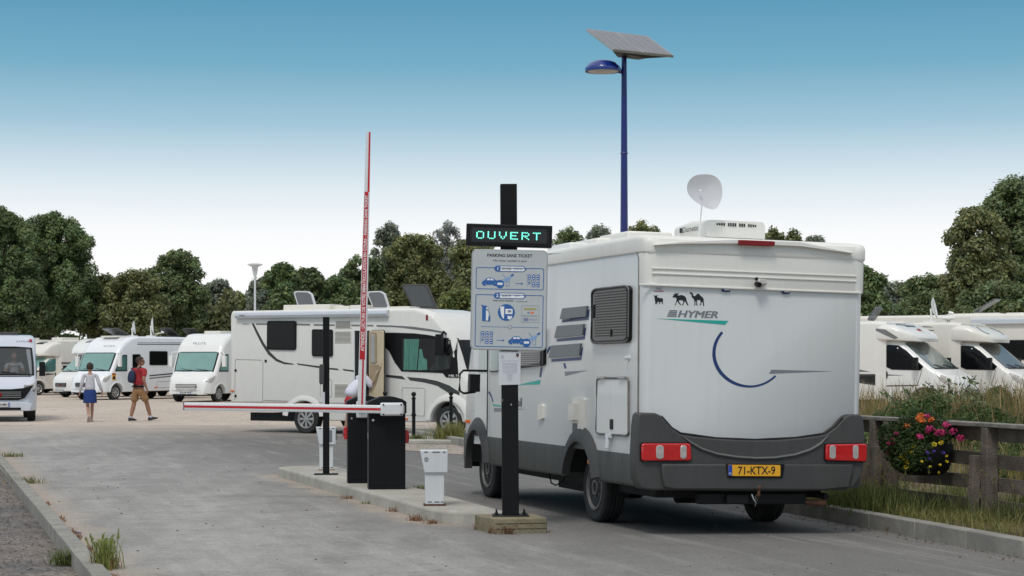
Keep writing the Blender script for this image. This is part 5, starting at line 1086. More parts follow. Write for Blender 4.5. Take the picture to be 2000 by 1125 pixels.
b = MB(); b.box((0, 0, .006), (.34, .26, .012)); bp_ = b.obj('base_plate', 'dark_metal', sg, bevel=.003)
for x_ in (-.13, .13):
    for y_ in (-.09, .09): b = MB(); b.cyl((x_, y_, .01), (x_, y_, .055), .008, seg=8); b.cyl((x_, y_, .012), (x_, y_, .026), .017, seg=6); b.obj('bolt', 'dark_metal', bp_)
b = MB()
for (x_, z_, w_, h_) in ((-.02, 1.32, .035, .018), (-.04, 1.27, .008, .008), (.01, 1.04, .016, .02), (-.07, 1.08, .006, .03)): b.prism([(x_-w_/2, z_), (x_+w_*.3, z_-h_*.4), (x_+w_/2, z_+h_*.2), (x_+.1*w_, z_+h_*.6)], (0, -.0615, 0), (1, 0, 0), (0, 0, 1), (0, 1, 0), .001)
b.obj('torn_sticker', 'sign_edge', sg)
# display: box, face, led matrix
c0, c1, c2, c3 = sp(910, 436), sp(1078, 441), sp(1078, 485), sp(910, 479)
dx_ = Vector((c1[0]-c0[0], 0, c1[1]-c0[1])); DW = dx_.length; dx_.normalize(); dz_ = V(-dx_.z, 0, dx_.x); DH = abs(c0[1]-c3[1])
o0 = V(c3[0], -.10, c3[1])
b = MB(); b.prism([(0, 0), (DW, 0), (DW, DH), (0, DH)], o0, dx_, dz_, (0, 1, 0), .13); dp = b.obj('display', 'black_plastic', sg, bevel=.008)
b = MB(); b.prism([(.05, .035), (DW-.05, .035), (DW-.05, DH-.035), (.05, DH-.035)], o0, dx_, dz_, (0, -1, 0), .003); b.obj('display_face', 'led_face', dp)
FONT = {'O': '01110 10001 10001 10001 10001 10001 01110', 'U': '10001 10001 10001 10001 10001 10001 01110', 'V': '10001 10001 10001 10001 01010 01010 00100',
        'E': '11111 10000 10000 11110 10000 10000 11111', 'R': '11110 10001 10001 11110 10100 10010 10001', 'T': '11111 00100 00100 00100 00100 00100 00100'}
z3 = zz(900, 340, 3.125)
bon = MB(); boff = MB(); x_a = .055; x_b = DW-.055
# letter columns laid as in the photo
starts = [3, 10, 17, 24, 31, 38]; ncol = 47; dxl = (x_b-x_a)/(ncol-1); zt0 = DH-.064; dzl = (DH-.125)/8
for ci in range(-1, ncol+1):
    for r_ in range(9):
        on = False
        for st, ch in zip(starts, 'OUVERT'):
            if st <= ci < st+6 and 1 <= r_ <= 7:
                rows = FONT[ch].split(); k = min(4, int((ci-st)*5/6+.2)) if False else ci-st
                if k < 5 and rows[r_-1][k] == '1': on = True
        p = o0+dx_*(x_a+dxl*(ci))+dz_*(zt0-dzl*r_)+V(0, -.0035, 0); bb, rad = (bon, .0066) if on else (boff, .003)
        bb.prism([(rad*math.cos(R(60*k)), rad*math.sin(R(60*k))) for k in range(6)], p, dx_, dz_, (0, -1, 0), .003 if on else .001)
bon.obj('lit_letters', 'led_on', dp); boff.obj('unlit_dots', 'led_off', dp)
# sign plate
c0, c1, c2, c3 = sp(919, 486, -.085), sp(1068, 489, -.085), sp(1067, 686, -.085), sp(918, 683, -.085)
sx_ = Vector((c1[0]-c0[0], 0, c1[1]-c0[1])); SW = sx_.length; sx_.normalize(); sz_ = V(-sx_.z, 0, sx_.x); SH = c0[1]-c3[1]; so0 = V(c3[0], -.085, c3[1])
b = MB(); b.prism(rrect(0, 0, SW, SH, .05, 6), so0, sx_, sz_, (0, 1, 0), .03); sp_ = b.obj('sign_plate', 'sign_edge', sg, bevel=.004)
b = MB(); b.prism(rrect(.012, .012, SW-.012, SH-.012, .042, 6), so0, sx_, sz_, (0, -1, 0), .002); b.obj('sign_face', 'sign_white', sp_)
# sign-local coords from the enlarged photo: plate spans 58..525 x 455..1082
def S(x, y): return ((x-58-(y-455)*.0)/467*SW, (1082-y-(525-x)*.006*0)/627*SH-((x-58)/467-.5)*.000)
class SB(MB):
    def pol(s, pts, e=.003, lift=.002): return s.prism([S(*p) for p in pts], so0+V(0, -lift, 0), sx_, sz_, (0, -1, 0), e-lift if e > lift else .001)
    def txt(s, t, x, y, w_=None, h_=None, bold=0, lift=.0035): q = S(x, y); textpoly(s, t, so0+sx_*q[0]+sz_*q[1], sx_, sz_, (0, -1, 0), w_ and w_/467*SW, h_ and h_/627*SH, bold=bold, ext=lift)
    def line(s, pts, wd, e=.0032, closed=False):
        P = pts+[pts[0]] if closed else pts
        for a, c in zip(P, P[1:]):
            d = Vector((c[0]-a[0], c[1]-a[1])); 
            if d.length < .01: continue
            d.normalize(); n = Vector((-d.y, d.x))*wd/2; d *= wd*.3
            s.pol([(a[0]-d.x+n.x, a[1]-d.y+n.y), (c[0]+d.x+n.x, c[1]+d.y+n.y), (c[0]+d.x-n.x, c[1]+d.y-n.y), (a[0]-d.x-n.x, a[1]-d.y-n.y)], e)
    def disc(s, x, y, r, e=.003, n=16, ry=None): return s.pol([(x+r*math.cos(2*math.pi*k/n), y+(ry or r)*math.sin(2*math.pi*k/n)) for k in range(n)], e)
b = SB()
b.txt('PARKING SANS TICKET', 291, 492, 276, 20, bold=.022); b.txt('No ticket needed to park', 294, 526, 204, 17)
b.txt('ENTRÉE', 274, 574, 56, 15, bold=.02); b.txt('· ENTRANCE', 342, 576, 62, 8, bold=.01); b.txt('SORTIE', 274, 742, 54, 12, bold=.02); b.txt('·  EXIT', 336, 742, 44, 8, bold=.01)
b.txt('PAYER AVANT DE SORTIR', 255, 774, 124, 8, bold=.02); b.txt('· Pay before exit', 368, 777, 74, 8, bold=.01)
b.obj('lettering', 'black_ink', sp_)
b = SB()
b.line([(x, y) for x, y in rrect(88, 570, 500, 702, 10)], 4.5, closed=True); b.line([(x, y) for x, y in rrect(88, 738, 500, 1060, 10)], 4.5, closed=True)
for yc in (574, 742):
    b.pol([(196, yc), (206, yc-16), (216, yc-18), (232, yc-10), (236, yc), (232, yc+10), (216, yc+18), (206, yc+16)], .0055, .004)
    b.line([(x, y) for x, y in rrect(204, yc-17, 386, yc+17, 16)], 3, .0052, closed=True); b.disc(219, yc, 17, .0058); b.disc(390, yc, 5, .0058, 8)
def car(b, x, y, k=1.):       # seen from the side, nose to the right
    o = [(0, 18), (4, 6), (18, -2), (30, -16), (50, -20), (68, -16), (84, -4), (104, 2), (112, 10), (114, 22), (100, 26), (90, 14), (78, 12), (68, 26), (28, 26), (24, 14), (12, 14), (6, 26)]
    b.pol([(x+a*k, y+c*k) for a, c in o], .0042); b.disc(x+16*k, y+24*k, 9*k, .0046, 12); b.disc(x+80*k, y+24*k, 9*k, .0046, 12)
    b.disc(x+112*k, y+20*k, 26*k, .0050)
for (cx_, cy_) in ((122, 650), (290, 1012)):
    car(b, cx_, cy_); b.pol([(cx_+176, cy_-38), (cx_+192, cy_-46), (cx_+197, cy_-34), (cx_+180, cy_-28)], .0042)
    b.line([(cx_+126, cy_-42), (cx_+150, cy_-10)], 2.5); b.line([(x, y) for x, y in rrect(cx_+150, cy_-2, cx_+168, cy_+34, 5)], 2.2, closed=True)
for x, y in ((328, 665), (220, 1020)): b.line([(x, y), (x+46, y)], 3.2); b.pol([(x+34, y-8), (x+48, y), (x+34, y+8), (x+38, y)], .0042)
for gx, gy in ((402, 604), (122, 962)):
    for r_ in range(2):
        for k in range(3):
            if r_ == 1 and k == 0: continue
            x = gx+3+26*k; y = gy+3+46*r_; b.pol([(a, c) for a, c in rrect(x, y, x+16, y+33, 7)], .0042)
    for k in range(4): b.line([(gx-2+25*k, gy), (gx-2+25*k, gy+84)], 1.5)
    b.line([(gx-2, gy+42), (gx+73, gy+42)], 1.5)
b.txt('P', 414, 662, 13, 18, bold=.03); b.txt('P', 134, 1020, 13, 18, bold=.03)
b.pol([(128, 806), (156, 806), (156, 830), (150, 834), (150, 902), (128, 902)], .0042); b.pol([(122, 800), (158, 812), (156, 818), (122, 808)], .0046); b.pol([(168, 872), (178, 868), (178, 904), (168, 904)], .0042)
b.line([(158, 840), (164, 836), (170, 842), (174, 868), (168, 872), (168, 902), (148, 902), (150, 862), (146, 846)], 2.2, .0050); b.disc(157, 822, 9, .0052, 10)
b.disc(276, 846, 52, .0042, 24); b.line([(124, 937), (476, 937)], 2.5)
b.obj('pictogram', 'sign_blue', sp_)
b = SB()      # white parts over the blue
for yc, t in ((574, '1'), (742, '2')): b.pol([(x, y) for x, y in rrect(226, yc-14.5, 384, yc+14.5, 13)], .0030); b.txt(t, 219, yc, None, 20, bold=.03, lift=.0065)
for (cx_, cy_) in ((122, 650), (290, 1012)):
    b.pol([(x, y) for x, y in rrect(cx_+96, cy_+12, cx_+128, cy_+26, 3)], .0062); b.pol([(cx_+34, cy_-12), (cx_+50, cy_-15), (cx_+50, cy_-2), (cx_+28, cy_-2)], .0056); b.pol([(cx_+54, cy_-15), (cx_+66, cy_-12), (cx_+76, cy_-2), (cx_+54, cy_-2)], .0056)
b.pol([(238, 812), (262, 808), (262, 886), (252, 880), (244, 860), (240, 836)], .0050); b.pol([(x, y) for x, y in rrect(270, 824, 314, 856, 3)], .0052); b.pol([(284, 868), (292, 866), (298, 872), (310, 866), (312, 876), (300, 890), (284, 886)], .0052)
for gx, gy in ((402, 604), (122, 962)):
    for r_ in range(2):
        for k in range(3):
            if r_ == 1 and k == 0: continue
            x = gx+3+26*k; y = gy+3+46*r_; b.pol([(x+3, y+8), (x+13, y+8), (x+12, y+13), (x+4, y+13)], .0052); b.pol([(x+4, y+22), (x+12, y+22), (x+13, y+27), (x+3, y+27)], .0052)
b.disc(157, 822, 6, .0060, 10); b.pol([(152, 838), (164, 840), (168, 868), (164, 898), (152, 898)], .0056)
b.obj('pictogram', 'white_ink', sp_, label='white details of the pictograms')
b = SB()
for (cx_, cy_) in ((122, 650), (290, 1012)): b.pol([(cx_+180, cy_-34), (cx_+182, cy_-28), (cx_+168, cy_+0), (cx_+136, cy_+8), (cx_+126, cy_-8)], .0036)
b.obj('pictogram', 'sign_light_blue', sp_, label='pale blue camera beams')
b = SB(); 
for q in ((370, 802, 476, 862), (370, 870, 476, 906)): b.line([(x, y) for x, y in rrect(*q, 3)], 1.5, closed=True)
b.disc(300, 937, 13, .0036); b.line([(294+2*k, 866+k*0) for k in range(2)], 1)
b.obj('panel_outline', 'logo_grey', sp_)
b = SB()
for k in range(5): b.disc(390+16*k, 822, 7.5, .0034, 12)
b.obj('coin', 'coin', sp_)
b = SB(); b.pol([(382, 878), (411, 878), (411, 898), (382, 898)], .0034); b.txt('BANQUE', 441, 888, 48, 14); b.pol([(405, 840), (420, 840), (420, 850), (405, 850)], .0034); b.pol([(284, 832), (306, 832), (306, 846), (284, 846)], .0060)
b.obj('lettering', 'ink_grey', sp_)
b = SB(); b.pol([(425, 838), (444, 838), (444, 851), (425, 851)], .0034); b.obj('card_mark', 'orange_lens', sp_)
b = SB(); b.disc(300, 937, 10, .0040); b.obj('dot', 'sign_white', sp_)
# paper notice
b = MB(); c0, c1, c2, c3 = sp(974, 686, -.07), sp(1017, 687, -.07), sp(1016, 751, -.07), sp(974, 752, -.07); b.prism([c3, c2, c1, c0], (0, -.07, 0), (1, 0, 0), (0, 0, 1), (0, 1, 0), .006); nt_ = b.obj('notice', 'paper', sg)
b = MB(); pw = c1[0]-c0[0]; ph = c0[1]-c3[1]
textpoly(b, 'AVIS AUX USAGERS DU PARKING', (c0[0]+pw/2, -.0705, c0[1]-ph*.29), (1, 0, 0), (0, 0, 1), (0, -1, 0), pw*.78, ph*.018, bold=.02, ext=.001)
for k in range(14):
    w_ = pw*random.uniform(.55, .8) if k < 8 else pw*random.uniform(.15, .35); z_ = c0[1]-ph*(.36+.04*k)
    x_ = c0[0]+pw/2
    for t in range(7 if k < 8 else 3): n7 = 7 if k < 8 else 3; b.box((x_-w_/2+w_*(t+.5)/n7, -.0712, z_), (w_/n7*random.uniform(.5, .85), .0012, ph*.009))
b.obj('lettering', 'ink_grey', nt_)
b = MB(); b.prism([(.02, .03), (.04, .03), (.044, .01), (.03, -.01), (.016, .01)], (c0[0]+pw-.06, -.071, c0[1]-ph*.16), (1, 0, 0), (0, 0, 1), (0, -1, 0), .001); b.obj('crest', 'rust', nt_)
b = MB(); b.revolve([(.013, 0), (.013, .001), (.009, .001), (.009, 0)], (c0[0]+.035, -.0705, c0[1]-ph*.17), (0, -1, 0), 16, closed=True); b.obj('stamp', 'logo_grey', nt_)

# ------------------------------------------------------------------ barriers
IZ = .14; RA = math.atan2(.302, .953)
def barrier_box(name, label, u, v, wd, dp_, ht, lamp_side):
    p = gp(u, v, IZ); t = thing(name, label, 'barrier', loc=(p.x, p.y+dp_/2, IZ), rotz=RA*.45, group='lifting barriers on the island')
    prof = [(-wd/2, 0), (wd/2, 0), (wd/2, ht-.04), (wd*.42, ht-.012), (wd*.2, ht+.015), (0, ht+.022), (-wd*.2, ht+.012), (-wd/2, ht-.045)]
    b = MB(); b.prism(prof, (0, -dp_/2, 0), (1, 0, 0), (0, 0, 1), (0, 1, 0), dp_); h_ = b.obj('housing', 'anthracite', t, bevel=.008)
    b = MB(); lid = [(-wd/2-.012, ht-.16), (wd/2+.012, ht-.16), (wd/2+.012, ht-.03), (wd*.42, ht), (wd*.2, ht+.028), (0, ht+.036), (-wd*.2, ht+.026), (-wd/2-.012, ht-.035)]
    b.prism(lid, (0, -dp_/2-.012, 0), (1, 0, 0), (0, 0, 1), (0, 1, 0), dp_+.024); b.obj('lid', 'dark_metal', h_, bevel=.006)
    b = MB(); b.prism([(-wd/2+.03, .05), (wd/2-.03, .05), (wd/2-.03, ht-.2), (-wd/2+.03, ht-.2)], (0, -dp_/2, 0), (1, 0, 0), (0, 0, 1), (0, -1, 0), .004); b.obj('front_panel', 'anthracite', h_, bevel=.002)
    b = MB(); b.revolve([(.014, 0), (.014, .006), (.001, .007)], (-wd/2+.05, -dp_/2-.004, ht-.24), (0, -1, 0), 10); b.obj('lock', 'chrome', h_)
    b = MB(); b.box((-wd/2-.002+.05*0, -.02, ht-.42), (.004, .05, .07)); b.obj('sticker', 'sign_edge', h_)
    b = MB(); x_ = lamp_side*(wd/2+.022); b.box((x_, 0, .60 if lamp_side < 0 else .60), (.045, .10, .15)); l_ = b.obj('warning_lamp', 'red_lens', t, bevel=.008)
    b = MB(); b.box((lamp_side*(wd/2+.046), 0, .60), (.006, .07, .10)); b.obj('lamp_face', 'dark_red_lens', l_)
    return t
b2 = barrier_box('barrier', 'black barrier cabinet behind, its red and white lettered boom raised upright', 709, 944, .40, .26, 1.02, -1)
b1 = barrier_box('barrier', 'black barrier cabinet in front, its red-striped white boom lowered across the lane', 753, 956, .42, .26, 1.03, 1)
bpy.context.view_layer.update(); B1M = b1.matrix_world.copy(); B2M = b2.matrix_world.copy(); B1i = B1M.inverted(); B2i = B2M.inverted()
# lowered boom: true 3d line from the mount to the tip
ym = -.13-.15; pm = hit(B1M, 1, ym, 789, 800); pm2 = hit(B1M, 1, ym, 742, 799)
tip = B1i @ at(360, 793.5, 21.9)
b = MB(); d = (tip-pm).normalized(); sec = [(-.026, -.046), (.026, -.046), (.034, -.03), (.034, .03), (.026, .046), (-.026, .046), (-.034, .03), (-.034, -.03)]
nn = d.cross(V(0, 0, 1)).normalized(); 
def boomring(p, k=1): return [p+nn*a*k+V(0, 0, 1)*c*k for a, c in sec]
b.rings([boomring(pm), boomring(tip, .94)]); bm_ = b.obj('boom', 'boom_white', b1, smooth=True, angle=40)
for sgn in (1, -1):
    b = MB(); q0, q1 = pm+nn*sgn*.034, tip+nn*sgn*.032; b.add([q0+V(0, 0, -.014)+nn*sgn*.002, q1+V(0, 0, -.013)+nn*sgn*.002, q1+V(0, 0, .013)+nn*sgn*.002, q0+V(0, 0, .014)+nn*sgn*.002, q0+V(0, 0, -.014), q1+V(0, 0, -.013), q1+V(0, 0, .013), q0+V(0, 0, .014)],
      [(0, 1, 2, 3), (4, 5, 6, 7), (0, 1, 5, 4), (1, 2, 6, 5), (2, 3, 7, 6), (3, 0, 4, 7)]); b.obj('red_stripe', 'boom_red', bm_)
b = MB(); b.box(tip, (.012, .075, .09), Matrix.Rotation(math.atan2(d.y, d.x), 3, 'Z')); b.obj('end_cap', 'logo_grey', bm_)
b = MB(); c = (pm+pm2)/2; b.box(c+V(0, .0, 0), (.255, .10, .135)); b.box(c+V(0, .06, 0), (.26, .06, .15)); mnt = b.obj('boom_clamp', 'boom_white', b1, bevel=.018, seg=3)
for x_ in (-.10, .10):
    for z_ in (-.055, .055): b = MB(); b.revolve([(.010, 0), (.010, .008), (.001, .009)], (c.x+x_, c.y-.05, c.z+z_), (0, -1, 0), 8); b.obj('bolt', 'dark_metal', mnt)
b = MB(); b.cyl((c.x, -.12, c.z), (c.x, c.y, c.z), .05); b.obj('shaft', 'dark_metal', b1)
# upright boom
yb = -.20; q0 = hit(B2M, 1, yb, 706, 800); q1 = hit(B2M, 1, yb, 719.5, 258)
b = MB(); d = (q1-q0).normalized(); L_ = (q1-q0).length; nx_ = V(d.z, 0, -d.x).normalized(); ny_ = V(0, 1, 0)
def ring2(t, k): p = q0+d*t; return [p+nx_*a*k+ny_*c*k for a, c in ((-.042, -.02), (-.036, -.032), (.036, -.032), (.042, -.02), (.042, .02), (.036, .032), (-.036, .032), (-.042, .02))]
b.rings([ring2(0, 1.15), ring2(L_*.5, .95), ring2(L_, .62)]); bm2 = b.obj('boom', 'boom_white', b2, smooth=True, angle=30)
def bp2(t, x, y): k = np.interp(t, [0, L_*.5, L_], [1.15, .95, .62]); return q0+d*t+nx_*x*k+V(0, y-.032*k, 0)
def fr(v): return (v-800)/(258-800)*L_
t0_, t1_ = fr(702), fr(375)
b = MB(); n_ = 8
def strip2(b, ta, tb, xa_, xb_, e):
    r_ = []
    for i in range(n_+1): t = ta+(tb-ta)*i/n_; r_.append([bp2(t, xa_, -e), bp2(t, xb_, -e), bp2(t, xb_, 0), bp2(t, xa_, 0)])
    b.rings(r_)
strip2(b, t0_, t1_, -.038, .022, .003); lb = b.obj('lettered_band', 'boom_red', bm2)
b = MB(); strip2(b, 0, t0_, -.006, .012, .002); b.obj('red_stripe', 'boom_red', bm2); b = MB(); strip2(b, t1_, L_, .008, .040, .002); b.obj('red_stripe', 'boom_red', bm2)
b = MB(); tm = (t0_+t1_)/2+.03; textpoly(b, 'ATTENDEZ : LECTURE DE VOTRE IMMATRICULATION EN COURS - PARKING SANS TICKET', (0, 0, 0), (1, 0, 0), (0, 1, 0), (0, 0, 1), (t1_-t0_)*.93, .040, bold=.02, ext=0)
b.v = [tuple(bp2(tm+x, -.008-y, -.0042)) for x, y, z in b.v]; b.obj('lettering', 'white_ink', lb)
b = MB(); b.box((q0.x+.01, yb+.06, q0.z), (.14, .08, .20)); b.obj('boom_clamp', 'boom_white', b2, bevel=.015)
# slim dark pole with intercom
p = gp(637, 927, IZ); pole = thing('intercom_pole', 'slim black pole with a small grey box, behind the lowered boom', 'pole', loc=p, rotz=R(6))
s_ = (VH-619)/F*p.y+CH-IZ; b = MB(); b.box((0, 0, s_/2), (.085, .085, s_)); b.obj('pole', 'anthracite', pole, bevel=.006)
b = MB(); b.box((0, 0, .008), (.31, .20, .016)); b.obj('base_plate', 'dark_metal', pole, bevel=.004)
zb_ = (VH-731)/F*p.y+CH-IZ; b = MB(); b.box((-.055, -.02, zb_), (.06, .13, .26)); ib = b.obj('intercom_box', 'grey_plastic', pole, bevel=.008); b = MB(); b.box((-.088, -.02, zb_), (.006, .10, .22)); b.obj('box_front', 'grey_plastic_light', ib)
b = MB(); b.box((-.035, -.046, zb_-.36), (.035, .006, .26)); b.obj('notice', 'paper', pole)
# camera terminals
def terminal(u, v, ht, wd, rz, label, back=False):
    p = gp(u, v, IZ); t = thing('camera_terminal', label, 'plate-reading camera', loc=p+V(0, .08, 0), rotz=rz, group='white camera housings on the island')
    b = MB(); b.box((0, 0, .008), (wd*.95, .19, .016)); b.obj('plinth', 'rust' if not back else 'door_tan', t)
    b = MB(); b.box((0, 0, ht*.34+.01), (wd*.82, .17, ht*.66)); b.obj('column', 'terminal_white', t, bevel=.006)
    h0 = ht*.60; sl_ = [(-wd*.62, ht), (wd*.56, ht), (wd*.56, h0), (-wd*.44, h0)]
    b = MB(); b.prism(sl_, (0, -.11, 0), (1, 0, 0), (0, 0, 1), (0, 1, 0), .22); hd = b.obj('hood', 'terminal_white', t, bevel=.006)
    b = MB()
    for k, (x0, x1) in enumerate(((-.45, -.30), (-.10, .22), (.34, .46))): b.box(((x0+x1)/2*wd, -.112, ht-.016), ((x1-x0)*wd, .004, .008))
    b.obj('slot', 'stripe_dark', hd); b = MB()
    for k, (x0, x1) in enumerate(((-.30, -.12), (-.02, .20), (.26, .38))): b.box(((x0+x1)/2*wd, -.087, .04), ((x1-x0)*wd, .004, .008))
    b.obj('slot', 'stripe_dark', t)
    if not back:
        b = MB(); b.revolve([(.022, 0), (.022, .002), (.015, .002), (.015, 0)], (-wd*.36, -.111, ht-.09), (0, -1, 0), 14, closed=True); b.box((-wd*.36, -.111, ht-.09), (.012, .003, .02)); b.obj('sticker', 'logo_grey', hd)
    else:
        b = MB(); b.box((wd*.57, -.02, ht-.10), (.02, .14, .15)); b.obj('camera_window', 'grey_plastic', hd, bevel=.01)
        b = MB(); b.box((wd*.2, -.113, ht-.12), (.06, .006, .16)); b.obj('camera_panel', 'logo_grey', hd, bevel=.004)
    return t
terminal(848, 988, .56, .235, R(4), 'small white camera housing with slotted hood, alone on the island near the sign post')
terminal(636, 919, .585, .22, R(8), 'small white camera housing standing behind the slim black pole', back=True)

# ------------------------------------------------------------------ bollards, lamps
def bollard(): 
    t = thing('bollard', '', 'bollard', group='black bollards before the side-on motorhome')
    b = MB(); b.revolve([(.05, 0), (.05, .02), (.042, .03), (.036, .12), (.036, .44), (.048, .45), (.048, .49), (.036, .50), (.034, .78), (.045, .79), (.045, .815), (.022, .825), (.022, .84)], (0, 0, 0), (0, 0, 1), 16); b.obj('shaft', 'black_plastic', t, smooth=True, angle=30)
    b = MB(); b.ell((0, 0, .885), (.05, .05, .05)); b.obj('ball_finial', 'black_plastic', t, smooth=True); return t
b0 = bollard(); spots = [(gp(808, 856, .09), 'black bollard with ball top standing clear between barrier and grass tuft'), (gp(881, 852, .09), 'black bollard with ball top in front of the motorhome front wheel'), (V((752-1000)/F*39.5, 39.5, .09), 'black bollard whose ball top peeps over the front barrier cabinet')]
for i, (p, lb_) in enumerate(spots):
    if i == 0: r_ = b0
    else:
        r_ = b0.copy(); col.objects.link(r_)
        for ch in list(b0.children): c = ch.copy(); col.objects.link(c); c.parent = r_
    r_.location = p; r_['label'] = lb_
YL = 37.; lp = thing('street_lamp', 'tall blue lamp post with tilted solar panel rising behind the big motorhome', 'street lamp', loc=((1219-1000)/F*YL, YL, 0), rotz=0)
def lz(v): return CH+(VH-v)/F*YL
b = MB(); b.tube([(0, 0, 0), (0, 0, lz(450)), (0, 0, lz(200)), (0, 0, lz(108))], [.085, .075, .058, .05], 14); b.obj('post', 'lamp_blue', lp, smooth=True)
b = MB(); b.revolve([(.082, lz(300)), (.070, lz(298)), (.064, lz(297)), (.001, lz(297))], (0, 0, 0), (0, 0, 1), 14); b.obj('collar', 'lamp_blue', lp, smooth=True)
b = MB(); b.tube([(0, 0, lz(141)), (-.16, -.05, lz(138)), (-.26, -.08, lz(137))], [.045, .045, .05], 8); b.obj('arm', 'lamp_blue', lp, smooth=True)
hc = V((1177-1219)/F*YL, -.13, lz(133)); rx_ = 35/F*YL
b = MB(); b.revolve([(rx_, -.09), (rx_*1.0, -.03), (rx_*.95, .0), (rx_*.75, .075), (rx_*.45, .12), (rx_*.15, .135), (.001, .136)], hc, (0, 0, 1), 28); b.revolve([(rx_-.012, -.09), (rx_-.012, -.02), (.001, -.02)], hc, (0, 0, 1), 28); hd = b.obj('lamp_head', 'lamp_blue_head', lp, smooth=True, angle=40)
hd.rotation_euler = (0, 0, 0)
b = MB(); b.revolve([(rx_-.02, -.085), (rx_*.6, -.11), (rx_*.2, -.125), (.001, -.126), (.001, -.06), (rx_-.02, -.06)], hc, (0, 0, 1), 24); b.obj('lens', 'lamp_lens', hd, smooth=True)
# solar panel: tilted plane through its four corners
pc = [(1146, 56), (1264, 70), (1316, 108), (1198, 96)]
Cn = V((1231-1219)/F*YL, 0, lz(84)); lr = V(118/F*YL, .0, -13/F*YL)        # along the long edge
w_dir = V(52/F*YL, -1.0, -39/F*YL)
pw_ = lr; a_ = V(lr.x, .45, lr.z); fc = [Cn+a_*s1*.5+w_dir*s2*.5 for s1, s2 in ((-1, -1), (1, -1), (1, 1), (-1, 1))]
fc = [V(((u-1219)+0)/F*(YL+dy_)+(1219-1000)/F*dy_, dy_, CH+(VH-v)/F*(YL+dy_)) for (u, v), dy_ in zip(pc, (.25, .75, -.20, -.70))]
nrm = (fc[1]-fc[0]).cross(fc[3]-fc[0]).normalized(); nrm = nrm if nrm.z > 0 else -nrm
def pq(s1, t1, e=0): return (fc[0]*(1-s1)+fc[1]*s1)*(1-t1)+(fc[3]*(1-s1)+fc[2]*s1)*t1+nrm*e
b = MB(); b.rings([[pq(0, 0), pq(1, 0), pq(1, 1), pq(0, 1)], [pq(0, 0, -.05), pq(1, 0, -.05), pq(1, 1, -.05), pq(0, 1, -.05)]]); sp2 = b.obj('solar_panel', 'aluminium', lp)
for k in range(2):
    b = MB(); s0, s1 = .015+.5*k, .485+.5*k; b.rings([[pq(s0, .02, .004), pq(s1, .02, .004), pq(s1, .98, .004), pq(s0, .98, .004)], [pq(s0, .02, -.01), pq(s1, .02, -.01), pq(s1, .98, -.01), pq(s0, .98, -.01)]]); cl_ = b.obj('cell_field', 'pv_cell', sp2)
    b = MB()
    for i in range(1, 4):
        s2 = s0+(s1-s0)*i/4; b.rings([[pq(s2-.0015, .03, .006), pq(s2+.0015, .03, .006), pq(s2+.0015, .97, .006), pq(s2-.0015, .97, .006)], [pq(s2-.0015, .03, .003), pq(s2+.0015, .03, .003), pq(s2+.0015, .97, .003), pq(s2-.0015, .97, .003)]])
    for i in range(1, 6):
        for j in range(1, 4): s2 = s0+(s1-s0)*j/4; t2 = i/6; e_2 = .012; b.rings([[pq(s2-e_2*.6, t2, .008), pq(s2, t2-e_2, .008), pq(s2+e_2*.6, t2, .008), pq(s2, t2+e_2, .008)], [pq(s2-e_2*.6, t2, .003), pq(s2, t2-e_2, .003), pq(s2+e_2*.6, t2, .003), pq(s2, t2+e_2, .003)]])
    b.obj('cell_grid', 'pv_line', cl_)
b = MB(); m0 = [pq(.12, .25, -.05), pq(.88, .25, -.05), pq(.95, .98, -.05), pq(.02, .98, -.05)]; k0 = [V(-.12, .05, lz(111)), V(.28, .05, lz(116)), V(.42, -.25, lz(118)), V(-.16, -.3, lz(110))]
b.rings([m0, k0]); b.obj('battery_housing', 'dark_metal', lp)
YF = 80.; fl_ = thing('street_lamp', 'thin pale lamp post with flat disc head, far behind the side-on motorhome', 'street lamp', loc=((498-1000)/F*YF, YF, 0)); zf = CH+(VH-517)/F*YF
b = MB(); b.tube([(0, 0, 0), (0, 0, zf-.5)], [.06, .04], 8); b.obj('post', 'terminal_white', fl_, smooth=True)
b = MB(); b.revolve([(.05, -.60), (.06, -.45), (.09, -.38), (.13, -.10), (.20, -.06), (.31, -.01), (.31, .02), (.15, .06), (.001, .07)], (0, 0, zf), (0, 0, 1), 20); b.obj('lamp_head', 'terminal_white', fl_, smooth=True)

# ------------------------------------------------------------------ people
def skin_mesh(chains, sub=2):
    """chains of (point, rx, ry); the first chain starts at the root. Returns verts, faces of one smooth surface"""
    vs, es, rad, idx = [], [], [], {}
    def key(p): return (round(p[0], 4), round(p[1], 4), round(p[2], 4))
    for ch in chains:
        prev = None
        for p, r in ch:
            k = key(p)
            if k not in idx: idx[k] = len(vs); vs.append(p); rad.append(r)
            if prev is not None and idx[k] != prev: es.append((prev, idx[k]))
            prev = idx[k]
    me = bpy.data.meshes.new('t'); me.from_pydata(vs, es, []); o = bpy.data.objects.new('t', me); col.objects.link(o)
    m = o.modifiers.new('s', 'SKIN'); m.branch_smoothing = .6; m.use_smooth_shade = True
    for i, sv in enumerate(me.skin_vertices[0].data):
        r = rad[i]; sv.radius = r if isinstance(r, tuple) else (r, r); sv.use_root = i == 0
    u = o.modifiers.new('u', 'SUBSURF'); u.levels = sub; u.render_levels = sub
    dg = bpy.context.evaluated_depsgraph_get(); dg.update(); me2 = bpy.data.meshes.new_from_object(o.evaluated_get(dg))
    v = [tuple(x.co) for x in me2.vertices]; f = [tuple(p.vertices) for p in me2.polygons]
    bpy.data.objects.remove(o); bpy.data.meshes.remove(me2); return v, f
def skinned(name, m, par, chains, sub=2, extra=None, label=None):
    b = MB(); v, f = skin_mesh(chains, sub); b.add(v, f)
    if extra: extra(b)
    return b.obj(name, m, par, smooth=True, angle=80, label=label)
